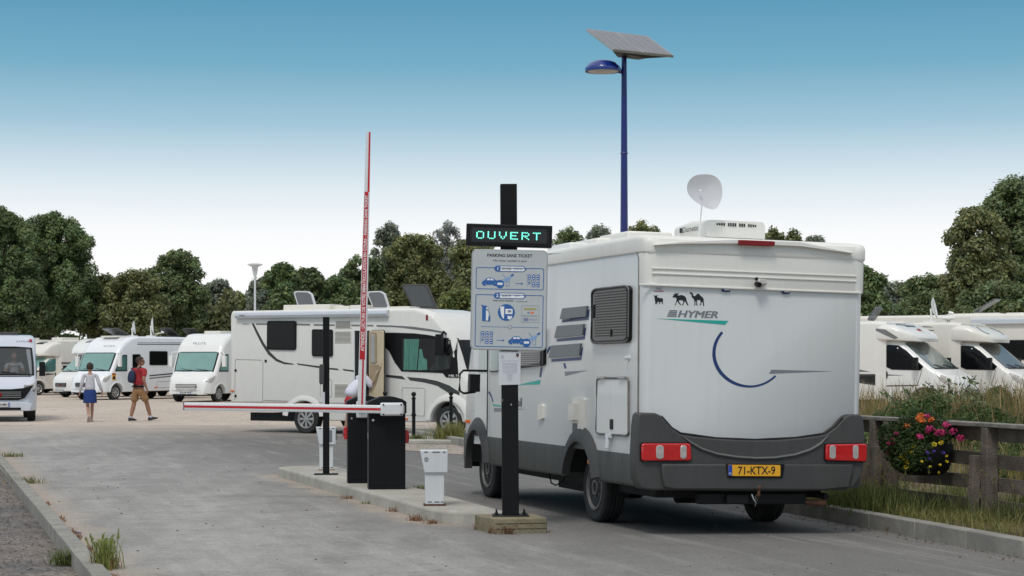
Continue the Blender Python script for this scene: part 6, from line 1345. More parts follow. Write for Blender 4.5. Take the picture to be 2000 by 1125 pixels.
def lerp(a, c, t): return tuple(x+(y-x)*t for x, y in zip(a, c))
def hand_chain(w, d, up=(0, 0, 0), sgn=1, k=1.):
    """palm + five fingers from the wrist w along d"""
    d = Vector(d).normalized(); w = Vector(w); s_ = d.cross(V(1, 0, 0) if abs(d.x) < .7 else V(0, 1, 0)).normalized(); n = d.cross(s_)
    palm = w+d*.055*k; ch = [[(tuple(w), (.022*k, .026*k)), (tuple(palm), (.016*k, .036*k))]]
    for i, (o_, ln) in enumerate(((-.030, .060), (-.010, .075), (.010, .078), (.028, .068))):
        a = palm+s_*o_*k+d*.025*k; c = a+d*ln*.55*k+n*.012*sgn*k; e = c+d*ln*.4*k+n*.028*sgn*k
        ch.append([(tuple(palm), (.016*k, .036*k)), (tuple(a), .0095*k), (tuple(c), .0088*k), (tuple(e), .0075*k)])
    th_ = w+d*.02*k-s_*.030*k; ch.append([(tuple(palm), (.016*k, .036*k)), (tuple(th_+d*.015*k), .012*k), (tuple(th_+d*.055*k-s_*.012*k), .010*k)])
    return ch
def head(b, c, yaw, s=1.):
    M = Matrix.Rotation(yaw, 3, 'Z'); c = Vector(c)
    rr = []; prof = [(-.125, .02, .035), (-.115, .045, .04), (-.08, .060, .03), (-.04, .070, .012), (0, .076, 0), (.04, .078, -.006), (.075, .070, -.008), (.10, .050, -.008), (.118, .02, -.006)]
    for z, r, oy in prof:
        ring = []
        for k in range(20):
            a = 2*math.pi*k/20; x = r*math.cos(a)*.98; y = r*1.22*math.sin(a)+oy*.8
            if abs(a-math.pi/2) < .35 and -.06 < z < .02: y += .022 if z < -.02 else .010      # nose
            ring.append(c+(M @ V(x, y, z))*s)
        rr.append(ring)
    b.rings(rr)
    for sgn in (-1, 1): b.ell(c+(M @ V(sgn*.078, -.004, -.015))*s, (.012*s, .022*s, .032*s), nu=8, nv=6)
    b.ell(c+(M @ V(0, .098, -.065))*s, (.024*s, .010*s, .008*s), nu=8, nv=5)
def hair(par, c, yaw, s, low=-.03, m='hair', puff=1.09):
    b = MB(); M = Matrix.Rotation(yaw, 3, 'Z'); rr = []
    for i in range(8):
        z = low+(.128-low)*i/7; q = math.sqrt(max(1-((z-.01)/.122)**2, .01)); ring = []
        for k in range(20):
            a = 2*math.pi*k/20; fr_ = .55 if (math.sin(a) > .55 and z < .05) else 1
            ring.append(Vector(c)+(M @ V(.080*puff*q*math.cos(a), .096*puff*q*math.sin(a)*fr_-.008, z+random.uniform(-.004, .004)))*s)
        rr.append(ring)
    b.rings(rr); return b.obj('hair', m, par, smooth=True)
def eyes(par, c, yaw, s):
    M = Matrix.Rotation(yaw, 3, 'Z')
    for sgn in (-1, 1): b = MB(); b.ell(Vector(c)+(M @ V(sgn*.031, .090, .0))*s, (.012*s, .006*s, .008*s), nu=8, nv=5); b.obj('eye', 'black_ink', par, smooth=True)
def shoe(par, ank, yaw, pitch, m, name='shoe', L_=.27):
    b = MB(); M = Matrix.Rotation(yaw, 3, 'Z') @ Matrix.Rotation(pitch, 3, 'X'); rr = []
    for y, wd_, h0, h1 in ((-.07, .028, 0, .05), (-.055, .036, 0, .085), (0, .038, 0, .10), (.06, .042, 0, .075), (.13, .047, 0, .05), (.18, .038, .006, .035), (.20, .015, .014, .025)):
        rr.append([Vector(ank)+M @ V(x*wd_, y*L_/.27, z-.09) for x, z in ((-.8, h0), (.8, h0), (1, h0+.02), (.75, h1), (-.75, h1), (-1, h0+.02))])
    b.rings(rr); b.obj(name, m, par, smooth=True, bevel=.006)
def footy(p0): return p0
# --- man: walking away to the right, head turned right
mp_ = gp(270, 823); man = thing('person', 'man in red t-shirt and tan shorts walking with a navy backpack', 'person', loc=(mp_.x, mp_.y, .006), rotz=R(-38))
man.scale = (1.12, 1.12, 1)
hip = (0, 0, .93); che = (0, .03, 1.30); nk = (0, .04, 1.49)
hL, hR = (-.10, 0, .90), (.10, 0, .90)
kL, aL = (-.13, -.02, .49), (-.14, -.12, .10); kR, aR = (.11, .18, .50), (.13, .28, .115)
shL, shR = (-.20, .03, 1.43), (.20, .03, 1.43); eL, wL = (-.27, .0, 1.15), (-.24, .14, .98); eR, wR = (.27, -.06, 1.14), (.29, .02, .90)
body = [[(hip, (.15, .11)), ((0, .015, 1.10), (.145, .105)), (che, (.165, .115)), ((0, .035, 1.42), (.12, .09)), (nk, (.055, .058)), ((0, .05, 1.58), (.05, .055))],
        [(hip, (.15, .11)), (hL, .088), (kL, .056), (lerp(kL, aL, .35), .060), (aL, .036), ((aL[0], aL[1]+.08, .05), .03)], [(hip, (.15, .11)), (hR, .088), (kR, .056), (lerp(kR, aR, .35), .060), (aR, .036), ((aR[0], aR[1]+.09, .07), .03)],
        [((0, .035, 1.42), (.12, .09)), (shL, .060), (eL, .042), (wL, .027)], [((0, .035, 1.42), (.12, .09)), (shR, .060), (eR, .042), (wR, .027)]]
body += hand_chain(wL, (0, .3, -1)); body += hand_chain(wR, (0, .2, -1))
hc_ = (0, .06, 1.665); skinned('body', 'skin_tan', man, body, 2, lambda b: head(b, hc_, R(-45), 1.0)); hair(man, hc_, R(-45), 1.0, low=-.035); eyes(man, hc_, R(-45), 1)
b = MB(); M = Matrix.Rotation(R(-45), 3, 'Z')
for sgn in (-1, 1): b.box(Vector(hc_)+M @ V(sgn*.033, .102, .0), (.05, .012, .032), M)
b.box(Vector(hc_)+M @ V(.082, .04, .005), (.006, .11, .012), M); b.box(Vector(hc_)+M @ V(-.082, .04, .005), (.006, .11, .012), M); b.obj('sunglasses', 'black_plastic', man)
skinned('t_shirt', 'shirt_red', man, [[((0, 0, .93), (.168, .128)), ((0, .015, 1.10), (.165, .125)), (che, (.18, .130)), ((0, .035, 1.42), (.14, .105)), ((0, .04, 1.48), (.075, .07))],
        [((0, .035, 1.42), (.14, .105)), (shL, .076), (lerp(shL, eL, .75), .068)], [((0, .035, 1.42), (.14, .105)), (shR, .076), (lerp(shR, eR, .75), .068)]])
skinned('shorts', 'shorts_tan', man, [[((0, 0, .97), (.158, .122)), ((0, 0, .88), (.165, .135))], [((0, 0, .88), (.165, .135)), (lerp(hL, kL, .3), .112), (lerp(hL, kL, .92), .098)], [((0, 0, .88), (.165, .135)), (lerp(hR, kR, .3), .112), (lerp(hR, kR, .92), .098)]])
b = MB(); b.revolve([(.168, .94), (.172, .95), (.172, .985), (.168, .99)], (0, 0, 0), (0, 0, 1), 24); bl_ = b.obj('belt', 'black_plastic', man, smooth=True); bl_.scale = (1, .78, 1)
skinned('backpack', 'navy_cloth', man, [[((-.05, -.13, 1.42), (.08, .05)), ((-.05, -.17, 1.30), (.12, .075)), ((-.05, -.18, 1.15), (.125, .085)), ((-.05, -.17, 1.05), (.10, .06))]])
for x_ in (-.15, .08):
    b = MB(); b.tube([(x_, -.11, 1.44), (x_*1.02, -.02, 1.505), (x_*1.02, .10, 1.46), (x_*1.3, .165, 1.34), (x_*1.4, .10, 1.18), (x_*1.1, -.10, 1.08)], .018, 6, flat=.5); b.obj('strap', 'navy_cloth', man, smooth=True)
shoe(man, aL, R(8), R(0), 'shoe_dark'); shoe(man, aR, R(-12), R(12), 'shoe_dark')
for a_ in (aL, aR): b = MB(); b.cyl((a_[0], a_[1], a_[2]-.02), (a_[0], a_[1]-.0, a_[2]+.035), .044, .046); b.obj('sock', 'knit_white', man, smooth=True)
# --- woman: walking away, one heel lifted
wp = gp(176, 824); wom = thing('person', 'woman in thin white top and blue skirt walking', 'person', loc=(wp.x, wp.y, .006), rotz=R(18))
k_ = .90; wom.scale = (1.10, 1.10, 1)
def P(x, y, z): return (x*k_, y*k_, z*k_)
hip = P(0, 0, .93); hL, hR = P(-.09, 0, .90), P(.09, 0, .90); kL, aL = P(-.06, .05, .49), P(-.06, -.22, .17); kR, aR = P(.07, .14, .50), P(.06, .14, .09)
shL, shR = P(-.17, .02, 1.42), P(.17, .02, 1.42); eL, wL = P(-.23, -.03, 1.15), P(-.27, .05, .91); eR, wR = P(.24, -.03, 1.16), P(.33, .04, .93)
body = [[(hip, (.14, .10)), (P(0, .01, 1.12), (.11, .085)), (P(0, .02, 1.30), (.125, .095)), (P(0, .02, 1.42), (.09, .07)), (P(0, .03, 1.50), (.043, .045)), (P(0, .04, 1.58), (.042, .045))],
        [(hip, (.14, .10)), (hL, .075), (kL, .045), (lerp(kL, aL, .35), .046), (aL, .028), ((aL[0], aL[1]+.03, aL[2]-.08), .024)], [(hip, (.14, .10)), (hR, .075), (kR, .045), (lerp(kR, aR, .35), .046), (aR, .028), ((aR[0], aR[1]+.08, .04), .024)],
        [(P(0, .02, 1.42), (.09, .07)), (shL, .042), (eL, .032), (wL, .022)], [(P(0, .02, 1.42), (.09, .07)), (shR, .042), (eR, .032), (wR, .022)]]
body += hand_chain(wL, (-.1, .2, -1), k=.88); body += hand_chain(wR, (.2, .2, -1), k=.88)
hc_ = P(0, .05, 1.67); skinned('body', 'skin', wom, body, 2, lambda b: head(b, hc_, R(-8), .95)); hair(wom, hc_, R(-8), .97, low=-.07, puff=1.16); eyes(wom, hc_, R(-8), .95)
skinned('top', 'knit_white', wom, [[(P(0, 0, .92), (.15, .12)), (P(0, .01, 1.10), (.128, .10)), (P(0, .02, 1.30), (.142, .108)), (P(0, .02, 1.42), (.11, .082)), (P(0, .03, 1.46), (.075, .06))],
        [(P(0, .02, 1.42), (.11, .082)), (shL, .055), (eL, .046), (lerp(eL, wL, .88), .040)], [(P(0, .02, 1.42), (.11, .082)), (shR, .055), (eR, .046), (lerp(eR, wR, .88), .040)]])
b = MB(); rr = []
for z, rx_, ry_ in ((.98, .125, .10), (.92, .150, .12), (.84, .162, .132), (.70, .165, .140), (.58, .170, .15), (.57, .165, .145)):
    rr.append([(rx_*math.cos(2*math.pi*k/22)*(1+.02*math.sin(5*2*math.pi*k/22)), .02+ry_*math.sin(2*math.pi*k/22), z*k_) for k in range(22)])
b.rings(rr); b.obj('skirt', 'skirt_blue', wom, smooth=True)
shoe(wom, aR, R(0), 0, 'shoe_pale', 'sandal', .23); shoe(wom, aL, R(0), R(-58), 'shoe_pale', 'sandal', .23)
# --- person bending into the open doorway
dpos = MM @ V(W2+.32, (hp[0]-.30), 0); per = thing('person', 'person in loose white shirt and red shorts bending into the open doorway', 'person', loc=(dpos.x, dpos.y, .006), rotz=math.atan2(-.88, -.474)+R(60))
hip = (0, 0, .90); sh_ = (0, .34, 1.28); hL, hR = (-.1, 0, .88), (.1, 0, .88); kL, aL = (-.11, .02, .48), (-.12, -.06, .10); kR, aR = (.11, .12, .50), (.12, .12, .10)
shL, shR = (-.19, .30, 1.27), (.19, .30, 1.27); eL, wL = (-.24, .44, 1.05), (-.16, .62, 1.0); eR, wR = (.24, .44, 1.05), (.16, .62, 1.0)
body = [[(hip, (.15, .11)), ((0, .13, 1.08), (.14, .10)), ((0, .24, 1.20), (.16, .11)), (sh_, (.12, .09)), ((0, .42, 1.34), (.055, .058)), ((0, .50, 1.38), .05)],
        [(hip, (.15, .11)), (hL, .085), (kL, .055), (aL, .036)], [(hip, (.15, .11)), (hR, .085), (kR, .055), (aR, .036)], [(sh_, (.12, .09)), (shL, .058), (eL, .042), (wL, .027)], [(sh_, (.12, .09)), (shR, .058), (eR, .042), (wR, .027)]]
body += hand_chain(wL, (.1, 1, -.1)); body += hand_chain(wR, (-.1, 1, -.1)); hc_ = (0, .57, 1.42)
skinned('body', 'skin', per, body, 2, lambda b: head(b, hc_, 0, 1)); hair(per, hc_, 0, 1.0); eyes(per, hc_, 0, 1)
skinned('shirt', 'shirt_white', per, [[((0, -.05, .82), (.21, .17)), ((0, .10, 1.04), (.20, .15)), ((0, .24, 1.20), (.20, .14)), (sh_, (.15, .11)), ((0, .36, 1.31), (.08, .075))], [(sh_, (.15, .11)), (shL, .085), (eL, .075)], [(sh_, (.15, .11)), (shR, .085), (eR, .075)]])
skinned('shorts', 'shorts_red', per, [[((0, -.01, .92), (.16, .13)), ((0, 0, .84), (.165, .14))], [((0, 0, .84), (.165, .14)), (lerp(hL, kL, .85), .10)], [((0, 0, .84), (.165, .14)), (lerp(hR, kR, .85), .10)]])
shoe(per, aL, 0, 0, 'shoe_dark'); shoe(per, aR, 0, 0, 'shoe_dark')
# --- driver of the panel van
dM = bpy.data.objects['camper_van'].matrix_world.copy(); bpy.context.view_layer.update(); dM = van.matrix_world.copy(); dp0 = dM @ V(-.42, -.78, .0)
dv_ = thing('person', 'driver in pale shirt at the wheel of the white panel van', 'person', loc=(dp0.x, dp0.y, 0), rotz=R(180+16))
body = [[((0, 0, 1.08), (.15, .11)), ((0, -.02, 1.28), (.15, .10)), ((0, -.02, 1.48), (.16, .10)), ((0, -.02, 1.60), (.10, .08)), ((0, 0, 1.68), .05), ((0, .02, 1.74), .048)], [((0, -.02, 1.60), (.10, .08)), ((-.19, 0, 1.58), .055), ((-.26, .16, 1.36), .04), ((-.16, .42, 1.42), .026)], [((0, -.02, 1.60), (.10, .08)), ((.19, 0, 1.58), .055), ((.26, .16, 1.36), .04), ((.16, .42, 1.42), .026)],
        [((0, 0, 1.08), (.15, .11)), ((-.10, .25, 1.12), .08), ((-.12, .45, 1.10), .055), ((-.12, .60, .80), .05)], [((0, 0, 1.08), (.15, .11)), ((.10, .25, 1.12), .08), ((.12, .45, 1.10), .055), ((.12, .60, .80), .05)]]
body += hand_chain((-.16, .42, 1.42), (.2, .5, .8)); body += hand_chain((.16, .42, 1.42), (-.2, .5, .8)); hc_ = (0, .04, 1.83)
skinned('body', 'skin', dv_, body, 2, lambda b: head(b, hc_, 0, 1)); hair(dv_, hc_, 0, 1.0, low=.03); eyes(dv_, hc_, 0, 1)
skinned('shirt', 'knit_white', dv_, [[((0, 0, 1.08), (.165, .125)), ((0, -.02, 1.28), (.165, .115)), ((0, -.02, 1.48), (.175, .115)), ((0, -.02, 1.60), (.115, .09)), ((0, -.01, 1.64), .07)], [((0, -.02, 1.60), (.115, .09)), ((-.19, 0, 1.58), .068), ((-.24, .10, 1.43), .06)], [((0, -.02, 1.60), (.115, .09)), ((.19, 0, 1.58), .068), ((.24, .10, 1.43), .06)]])

# ------------------------------------------------------------------ fence with planter
f0, f1 = V(3.55, 22.3, 0), V(5.95, 13.8, 0); fd = (f1-f0).normalized(); fn = V(-fd.y, fd.x, 0)       # fn points towards the bank
fn = fn if fn.x > 0 else -fn
fence = thing('fence', 'weathered grey-brown plank fence along the right verge', 'fence', loc=f0, rotz=math.atan2(fd.y, fd.x)-0)
FL = (f1-f0).length; HF = 1.00; b = MB()
def fy(x): return math.sin(x*2.3)*.008
for k, zc_ in enumerate((.18, .40, .63)):
    x0 = -.3
    for seg_ in ((-.3, 1.62), (1.64, 3.92), (3.94, 6.3), (6.32, 8.9)):
        b = MB(); hh = .135; n_ = 6; rr = []
        for i in range(n_+1):
            x = seg_[0]+(seg_[1]-seg_[0])*i/n_; dz = .008*math.sin(x*1.9+k)+random.uniform(-.003, .003); y = .05+.006*math.sin(x*1.3+k*2)
            rr.append([(x, y-.015, zc_-hh/2+dz), (x, y+.015, zc_-hh/2+dz), (x, y+.015, zc_+hh/2+dz), (x, y-.015, zc_+hh/2+dz)])
        b.rings(rr); b.obj('rail', 'fence_wood', fence)
for seg_ in ((-.3, 1.62), (1.64, 3.92), (3.94, 6.3), (6.32, 8.9)):
    b = MB(); b.box(((seg_[0]+seg_[1])/2, .04, HF-.115), (seg_[1]-seg_[0], .03, .13)); b.obj('top_board', 'fence_wood', fence, bevel=.004)
    b = MB(); b.box(((seg_[0]+seg_[1])/2, 0, HF-.02), (seg_[1]-seg_[0], .17, .04)); b.obj('cap_rail', 'fence_cap', fence, bevel=.006)
for x in (-.1, 1.63, 1.95, 4.02, 6.2, 8.4):
    b = MB(); b.box((x, -.03, HF/2-.12), (.12, .12, HF+.15)); b.obj('post', 'fence_wood', fence, bevel=.006)
    if x > 0: b = MB(); b.box((x-.11, -.14, .26), (.085, .085, .85), Matrix.Rotation(R(-3), 3, 'X')); b.obj('stake', 'fence_wood', fence, bevel=.006)
fence.rotation_euler = (0, 0, math.atan2(fd.y, fd.x)); 
# the local +y of the fence must face the bank
if (Matrix.Rotation(math.atan2(fd.y, fd.x), 3, 'Z') @ V(0, 1, 0)).dot(fn) < 0: pass
bpy.context.view_layer.update(); FMx = fence.matrix_world.copy()
pc_ = at(1811, 905, 19.35); pl_ = thing('planter', 'black half-round trough of pink, orange and yellow flowers hung on the fence', 'flower planter', loc=(pc_.x-.06, pc_.y-.06, .62), rotz=math.atan2(fd.y, fd.x)+R(35))
b = MB(); rr = []
for z, q in ((-.17, .55), (-.15, .72), (-.10, .87), (0, .97), (.10, 1), (.15, 1), (.15, .92)):
    rr.append([(.335*q*math.cos(2*math.pi*k/28), .23*q*math.sin(2*math.pi*k/28)*(1 if math.sin(2*math.pi*k/28) < 0 else .6), z) for k in range(28)])
b.rings(rr); b.obj('trough', 'black_plastic', pl_, smooth=True, angle=50)
def blob(n, c, r, pow_=.5):
    d = rng.normal(size=(n, 3)); d /= np.linalg.norm(d, axis=1, keepdims=True); q = rng.uniform(.35, 1, n)[:, None]**pow_; return np.array(c)+d*np.array(r)*q, d+rng.normal(size=(n, 3))*.6+np.array([0, 0, .5])
Pf, Nf = blob(5200, (0, 0, .26), (.33, .24, .24)); P2f, N2f = blob(3600, (-.06, -.18, .07), (.28, .11, .22)); P3f, N3f = blob(900, (-.36, -.05, .20), (.12, .1, .16))
quad_cloud('foliage', np.concatenate([Pf, P2f, P3f]), np.concatenate([Nf, N2f, N3f]), .017, 'bramble', pl_, tint=(.4, 1.1))
def heads(name, m, cs, n, r, sz):
    P_, N_ = [], []
    for c in cs: a, d = blob(n, c, (r, r, r*.8), .3); P_.append(a); N_.append(d)
    return quad_cloud(name, np.concatenate(P_), np.concatenate(N_), sz, m, pl_, asp=.8, tint=(.6, 1.3))
def pp2(u, v, y=-.2):      # point on the planter from its place in the photo
    bpy.context.view_layer.update(); p = hit(pl_.matrix_world, 1, y, u, v); return (p.x, y, p.z)
for c in ((1840, 845), (1862, 842), (1797, 853), (1876, 855), (1816, 836), (1832, 845), (1848, 830)): heads('flower', 'flower_pink', [pp2(*c, -.22)], 70, .040, .012)
for c in ((1745, 858), (1737, 865), (1735, 883), (1752, 846), (1812, 842), (1820, 838), (1811, 812), (1747, 866)): heads('flower', 'flower_pink', [pp2(*c, -.2)], 34, .026, .011)
for c in ((1772, 832), (1795, 818), (1802, 822), (1818, 819), (1798, 812)): heads('flower', 'flower_orange', [pp2(*c, -.18)], 60, .034, .012)
for c in ((1766, 888), (1775, 880), (1768, 895), (1782, 884), (1760, 892), (1772, 903), (1770, 912), (1785, 872), (1838, 865), (1825, 868)): heads('flower', 'flower_yellow', [pp2(*c, -.24)], 40, .026, .009)
for c in ((1849, 890), (1850, 901), (1817, 911), (1834, 923), (1836, 908), (1800, 901)): heads('flower', 'flower_yellow', [pp2(*c, -.30)], 14, .013, .009)
for c in ((1811, 884), (1824, 881), (1816, 895), (1842, 884)): heads('flower', 'flower_blue', [pp2(*c, -.28)], 24, .018, .009)

# ------------------------------------------------------------------ grasses and low plants
def scatter(n, f):
    o = []
    while len(o) < n:
        p = f()
        if p is not None: o.append(p)
    return np.array(o)
def verge_pt():
    t = random.uniform(-4, 12); d = .22+random.random()**1.3*1.6; p = kerbR(t)+V(.97, .245, 0)*d; return (p.x, p.y, bank_z(p.x, p.y)-.01)
tuf = scatter(46, verge_pt)
def tuftpts(n, cs, r): c = cs[rng.integers(0, len(cs), n)]; o = rng.normal(size=(n, 2))*r; c = c.copy(); c[:, 0] += o[:, 0]; c[:, 1] += o[:, 1]; return c
g1 = blades('grass', tuftpts(8000, tuf, .15), .25, .005, 'grass_green', lean=.5); tag(g1, 'green roadside grass below the fence', 'grass', kind='stuff')
g2 = blades('grass', scatter(11000, verge_pt), .14, .0045, 'grass_olive', lean=1.1); tag(g2, 'short olive and dry grass on the verge soil', 'grass', kind='stuff')
def seedheads(name, base, h, n, label, m='grass_olive', scale=1.):
    """barley-like grass with spiky heads"""
    stems = MB(); P_, N_ = [], []
    for i in range(n):
        x, y, z = base[i % len(base)]; x += random.gauss(0, .09*scale); y += random.gauss(0, .09*scale); hh = h*random.uniform(.6, 1.15); a = random.uniform(0, 6.28); ln = random.uniform(.05, .30)*hh
        p0, p1, p2, p3 = V(x, y, z), V(x+ln*.3*math.cos(a), y+ln*.3*math.sin(a), z+hh*.6), V(x+ln*math.cos(a), y+ln*math.sin(a), z+hh), V(x+ln*1.6*math.cos(a), y+ln*1.6*math.sin(a), z+hh*1.16)
        stems.tube([p0, p1, p2], .0016*scale, 3)
        for k in range(26): t = random.random(); p = p2.lerp(p3, t); P_.append(tuple(p+V(random.gauss(0, .005), random.gauss(0, .005), 0)*scale)); N_.append((random.gauss(0, 1), random.gauss(0, 1), .3))
    o = quad_cloud(name, P_, N_, .013*scale, m, asp=.22, tint=(.8, 1.5)); s2 = stems.obj('stem', m, o); return tag(o, label, 'grass', kind='stuff')
seedheads('tall_grass', [tuple(x) for x in tuf[:40]], .42, 150, 'barley-like seed heads rising in front of the fence')
# bank beyond the fence: dry grass and brambles
def bank_pt():
    x = random.uniform(3.6, 19); y = random.uniform(19, 39); d = (x-4.24)*.97+(y-15.8)*.245
    if d < 1.9 or x < 3.2+(y-19)*.05: return None
    return (x, y, bank_z(x, y)-.02)
bp_pts = scatter(26000, bank_pt)
g3 = blades('dry_grass', bp_pts[:12000], .62, .0065, 'grass_dry', lean=.45, tint=(.6, 1.25)); tag(g3, 'long dry grass covering the bank beyond the fence', 'grass', kind='stuff')
g4 = blades('grass', bp_pts[12000:], .50, .007, 'grass_olive', lean=.5); tag(g4, 'olive grass mixed into the bank beyond the fence', 'grass', kind='stuff')
def shrub(name, label, c, r, n, sz, m, clumps=26, cat='shrub'):
    cs = []; 
    for i in range(clumps): a = random.uniform(0, 6.28); q = math.sqrt(random.random()); cs.append((c[0]+r[0]*q*math.cos(a)*.85, c[1]+r[1]*q*math.sin(a)*.85, c[2]+r[2]*random.uniform(.05, 1)*(1-q*q*.75)))
    cs = np.array(cs); k = rng.integers(0, clumps, n); d = rng.normal(size=(n, 3)); d /= np.linalg.norm(d, axis=1, keepdims=True); rad = rng.uniform(.14, .30, clumps)[k][:, None]
    P_ = cs[k]+d*rad*rng.uniform(.5, 1.1, n)[:, None]*np.array([1.1, 1.1, .75]); o = quad_cloud('foliage', P_, d*.5+rng.normal(size=(n, 3))*.7+np.array([0, 0, .8]), sz, m, asp=.6, tint=(.55, 1.45), hue=.15)
    t = thing(name, label, cat, loc=(0, 0, 0)); o.parent = t; b = MB()
    for i in range(10): b.tube([(c[0]+random.uniform(-.3, .3), c[1]+random.uniform(-.3, .3), c[2]-.1), tuple(cs[i % clumps])], [.012, .004], 4)
    b.obj('stem', 'bark', t); return t
for (u, v, Y, r, n, lb_) in ((1835, 800, 25.5, (1.1, 1.2, .46), 9000, 'tall dark bramble mound behind the flower planter'), (1925, 815, 24, (1.0, 1.2, .42), 7000, 'spreading bramble at the right behind the fence'),
                             (1765, 815, 25, (.9, 1.2, .42), 6000, 'low bramble between the big motorhome and the planter'), (1880, 790, 29, (1.4, 1.4, .44), 7000, 'bramble mound farther back below the cream motorhome'),
                             (1990, 840, 22, (.6, .9, .40), 3500, 'small bramble cut by the right edge behind the fence')):
    p = at(u, v, Y); shrub('bramble_bush', lb_, (p.x, p.y, bank_z(p.x, p.y)), r, n, .030, 'bramble')
# wild shoots sticking out of the bramble top
p = at(1865, 745, 26); b = MB(); P_, N_ = [], []
for i in range(16):
    x = p.x+random.uniform(-.8, .5); y = p.y+random.uniform(-.5, .5); z0 = bank_z(x, y)+.22; a = random.uniform(-1, 1)*.3; h_ = random.uniform(.2, .52)
    pts = [V(x, y, z0), V(x+a*.3, y, z0+h_*.6), V(x+a, y, z0+h_)]; b.tube(pts, .006, 4)
    for k in range(22): t = random.random(); q = pts[0].lerp(pts[2], t); P_.append(tuple(q+V(random.gauss(0, .05), random.gauss(0, .05), random.gauss(0, .03)))); N_.append((random.gauss(0, 1), random.gauss(0, 1), 1))
o = quad_cloud('bramble_shoots', P_, N_, .035, 'leaf_mid', asp=.6); b.obj('stem', 'bark', o); tag(o, 'leafy bramble shoots standing against the white bonnet', 'shoots', kind='stuff')
def weed(name, label, c, r, h, n, m, cat='weed', m2_=None, lean=.6, wd=.006):
    t = thing(name, label, cat, loc=(0, 0, 0)); q = rng.normal(size=(n, 2))*r; P_ = np.column_stack([c[0]+q[:, 0], c[1]+q[:, 1], np.full(n, c[2])]); blades('blades', P_, h, wd, m, t, lean=lean)
    if m2_: q = rng.normal(size=(n//2, 2))*r*1.2; P_ = np.column_stack([c[0]+q[:, 0], c[1]+q[:, 1], np.full(n//2, c[2])]); blades('dry_blades', P_, h*.6, wd, m2_, t, lean=lean*1.4)
    return t
p = gp(205, 1113); w1 = weed('grass_tuft', 'tall green-yellow grass tuft beside the left kerb', (p.x, p.y, .0), .045, .22, 190, 'tuft_green', 'grass tuft', 'grass_dry', .4, .0045)
P_, N_ = [], []; b = MB()
for i in range(16):
    x = p.x+random.gauss(0, .05); y = p.y+random.gauss(0, .05); a = random.uniform(0, 6.28); h_ = random.uniform(.13, .23); t0_ = V(x+.05*math.cos(a), y+.05*math.sin(a), h_); b.tube([V(x, y, 0), t0_], .002, 3)
    for k in range(40): t = random.random(); P_.append(tuple(t0_+V(math.cos(a)*.02, math.sin(a)*.02, .07)*t+V(random.gauss(0, .004), random.gauss(0, .004), 0))); N_.append((random.gauss(0, 1), random.gauss(0, 1), .2))
quad_cloud('seed_heads', P_, N_, .014, 'tuft_green', w1, asp=.22, tint=(1.0, 1.6)); b.obj('stem', 'grass_olive', w1)
p = gp(128, 1086); weed('grass_tuft', 'low dark-green grass tuft leaning over the left kerb from the gravel', (p.x, p.y, -.07), .06, .12, 170, 'grass_green', 'grass tuft', None, 1.3, .005)
for u, v, lb_ in ((20, 893, 'small green weed at the far end of the left kerb'), (55, 945, 'thin dry weed along the left kerb')): p = gp(u, v); weed('weed', lb_, (p.x, p.y, 0), .10, .10, 90, 'grass_green', 'weed', 'grass_dry', .8, .005)
p = gp(985, 1043); weed('dry_grass', 'rust-brown dry grass at the foot of the concrete block', (p.x, p.y, 0), .055, .10, 420, 'weed_red', 'dry grass', None, 1.5, .0025)
p = gp(938, 1036); weed('dry_grass', 'small rust-brown dry grass at the left corner of the concrete block', (p.x, p.y, 0), .03, .06, 110, 'weed_red', 'dry grass', None, 1.6, .0025)
wl_ = [(682, 975, .05, 'weed_red', 'dry reddish weed at the island kerb below the front barrier'), (775, 1000, .06, 'weed_red', 'reddish weed at the island kerb left of the lone camera housing'), (815, 1018, .07, 'weed_red', 'reddish weed at the island kerb below the lone camera housing'), (842, 1024, .05, 'weed_red', 'last reddish weed at the island kerb before its near corner'), (725, 985, .04, 'grass_green', 'tiny green weed at the island kerb'), (838, 1040, .03, 'grass_green', 'tiny green sprig near the kerb corner')]
for u, v, h_, m, lb_ in wl_[:5]: p = gp(u, v); weed('weed', lb_, (p.x, p.y, .0), .05, h_, 80, m, 'weed', None, 1.2, .003)
p = gp(880, 857, .09); weed('grass_tuft', 'bushy yellow-green tuft around the foot of the bollard by the front wheel', (p.x, p.y, .08), .17, .34, 420, 'grass_olive', 'grass tuft', 'grass_green', .7, .007)
p = gp(812, 857, .09); weed('weed', 'small green weed at the foot of the clear-standing bollard', (p.x, p.y, .08), .08, .10, 120, 'grass_green', 'weed', None, 1.1, .010)
p = gp(820, 955, 0); weed('weed', 'small green weed in the lane right of the front barrier', (p.x, p.y, .0), .05, .05, 40, 'grass_green', 'weed', None, 1.3, .006)
p = gp(1790, 1030); weed('weed', 'small weed at the foot of the right kerb', (p.x-.25, p.y, -.03), .03, .05, 50, 'weed_red', 'weed', None, 1.3, .003)
# dry reddish plants along the left kerb
P_ = [kl0+kd*random.uniform(0, 9)-kn*random.uniform(0, .07) for _ in range(900)]; P_ = [p for p in P_ if vnoise(p.x*3, p.y*3, 1) > .1]
o = blades('dry_weeds', [(p.x, p.y, .005) for p in P_], .035, .004, 'weed_red', lean=2.0); tag(o, 'low reddish weeds along the left kerb', 'weeds', kind='stuff')
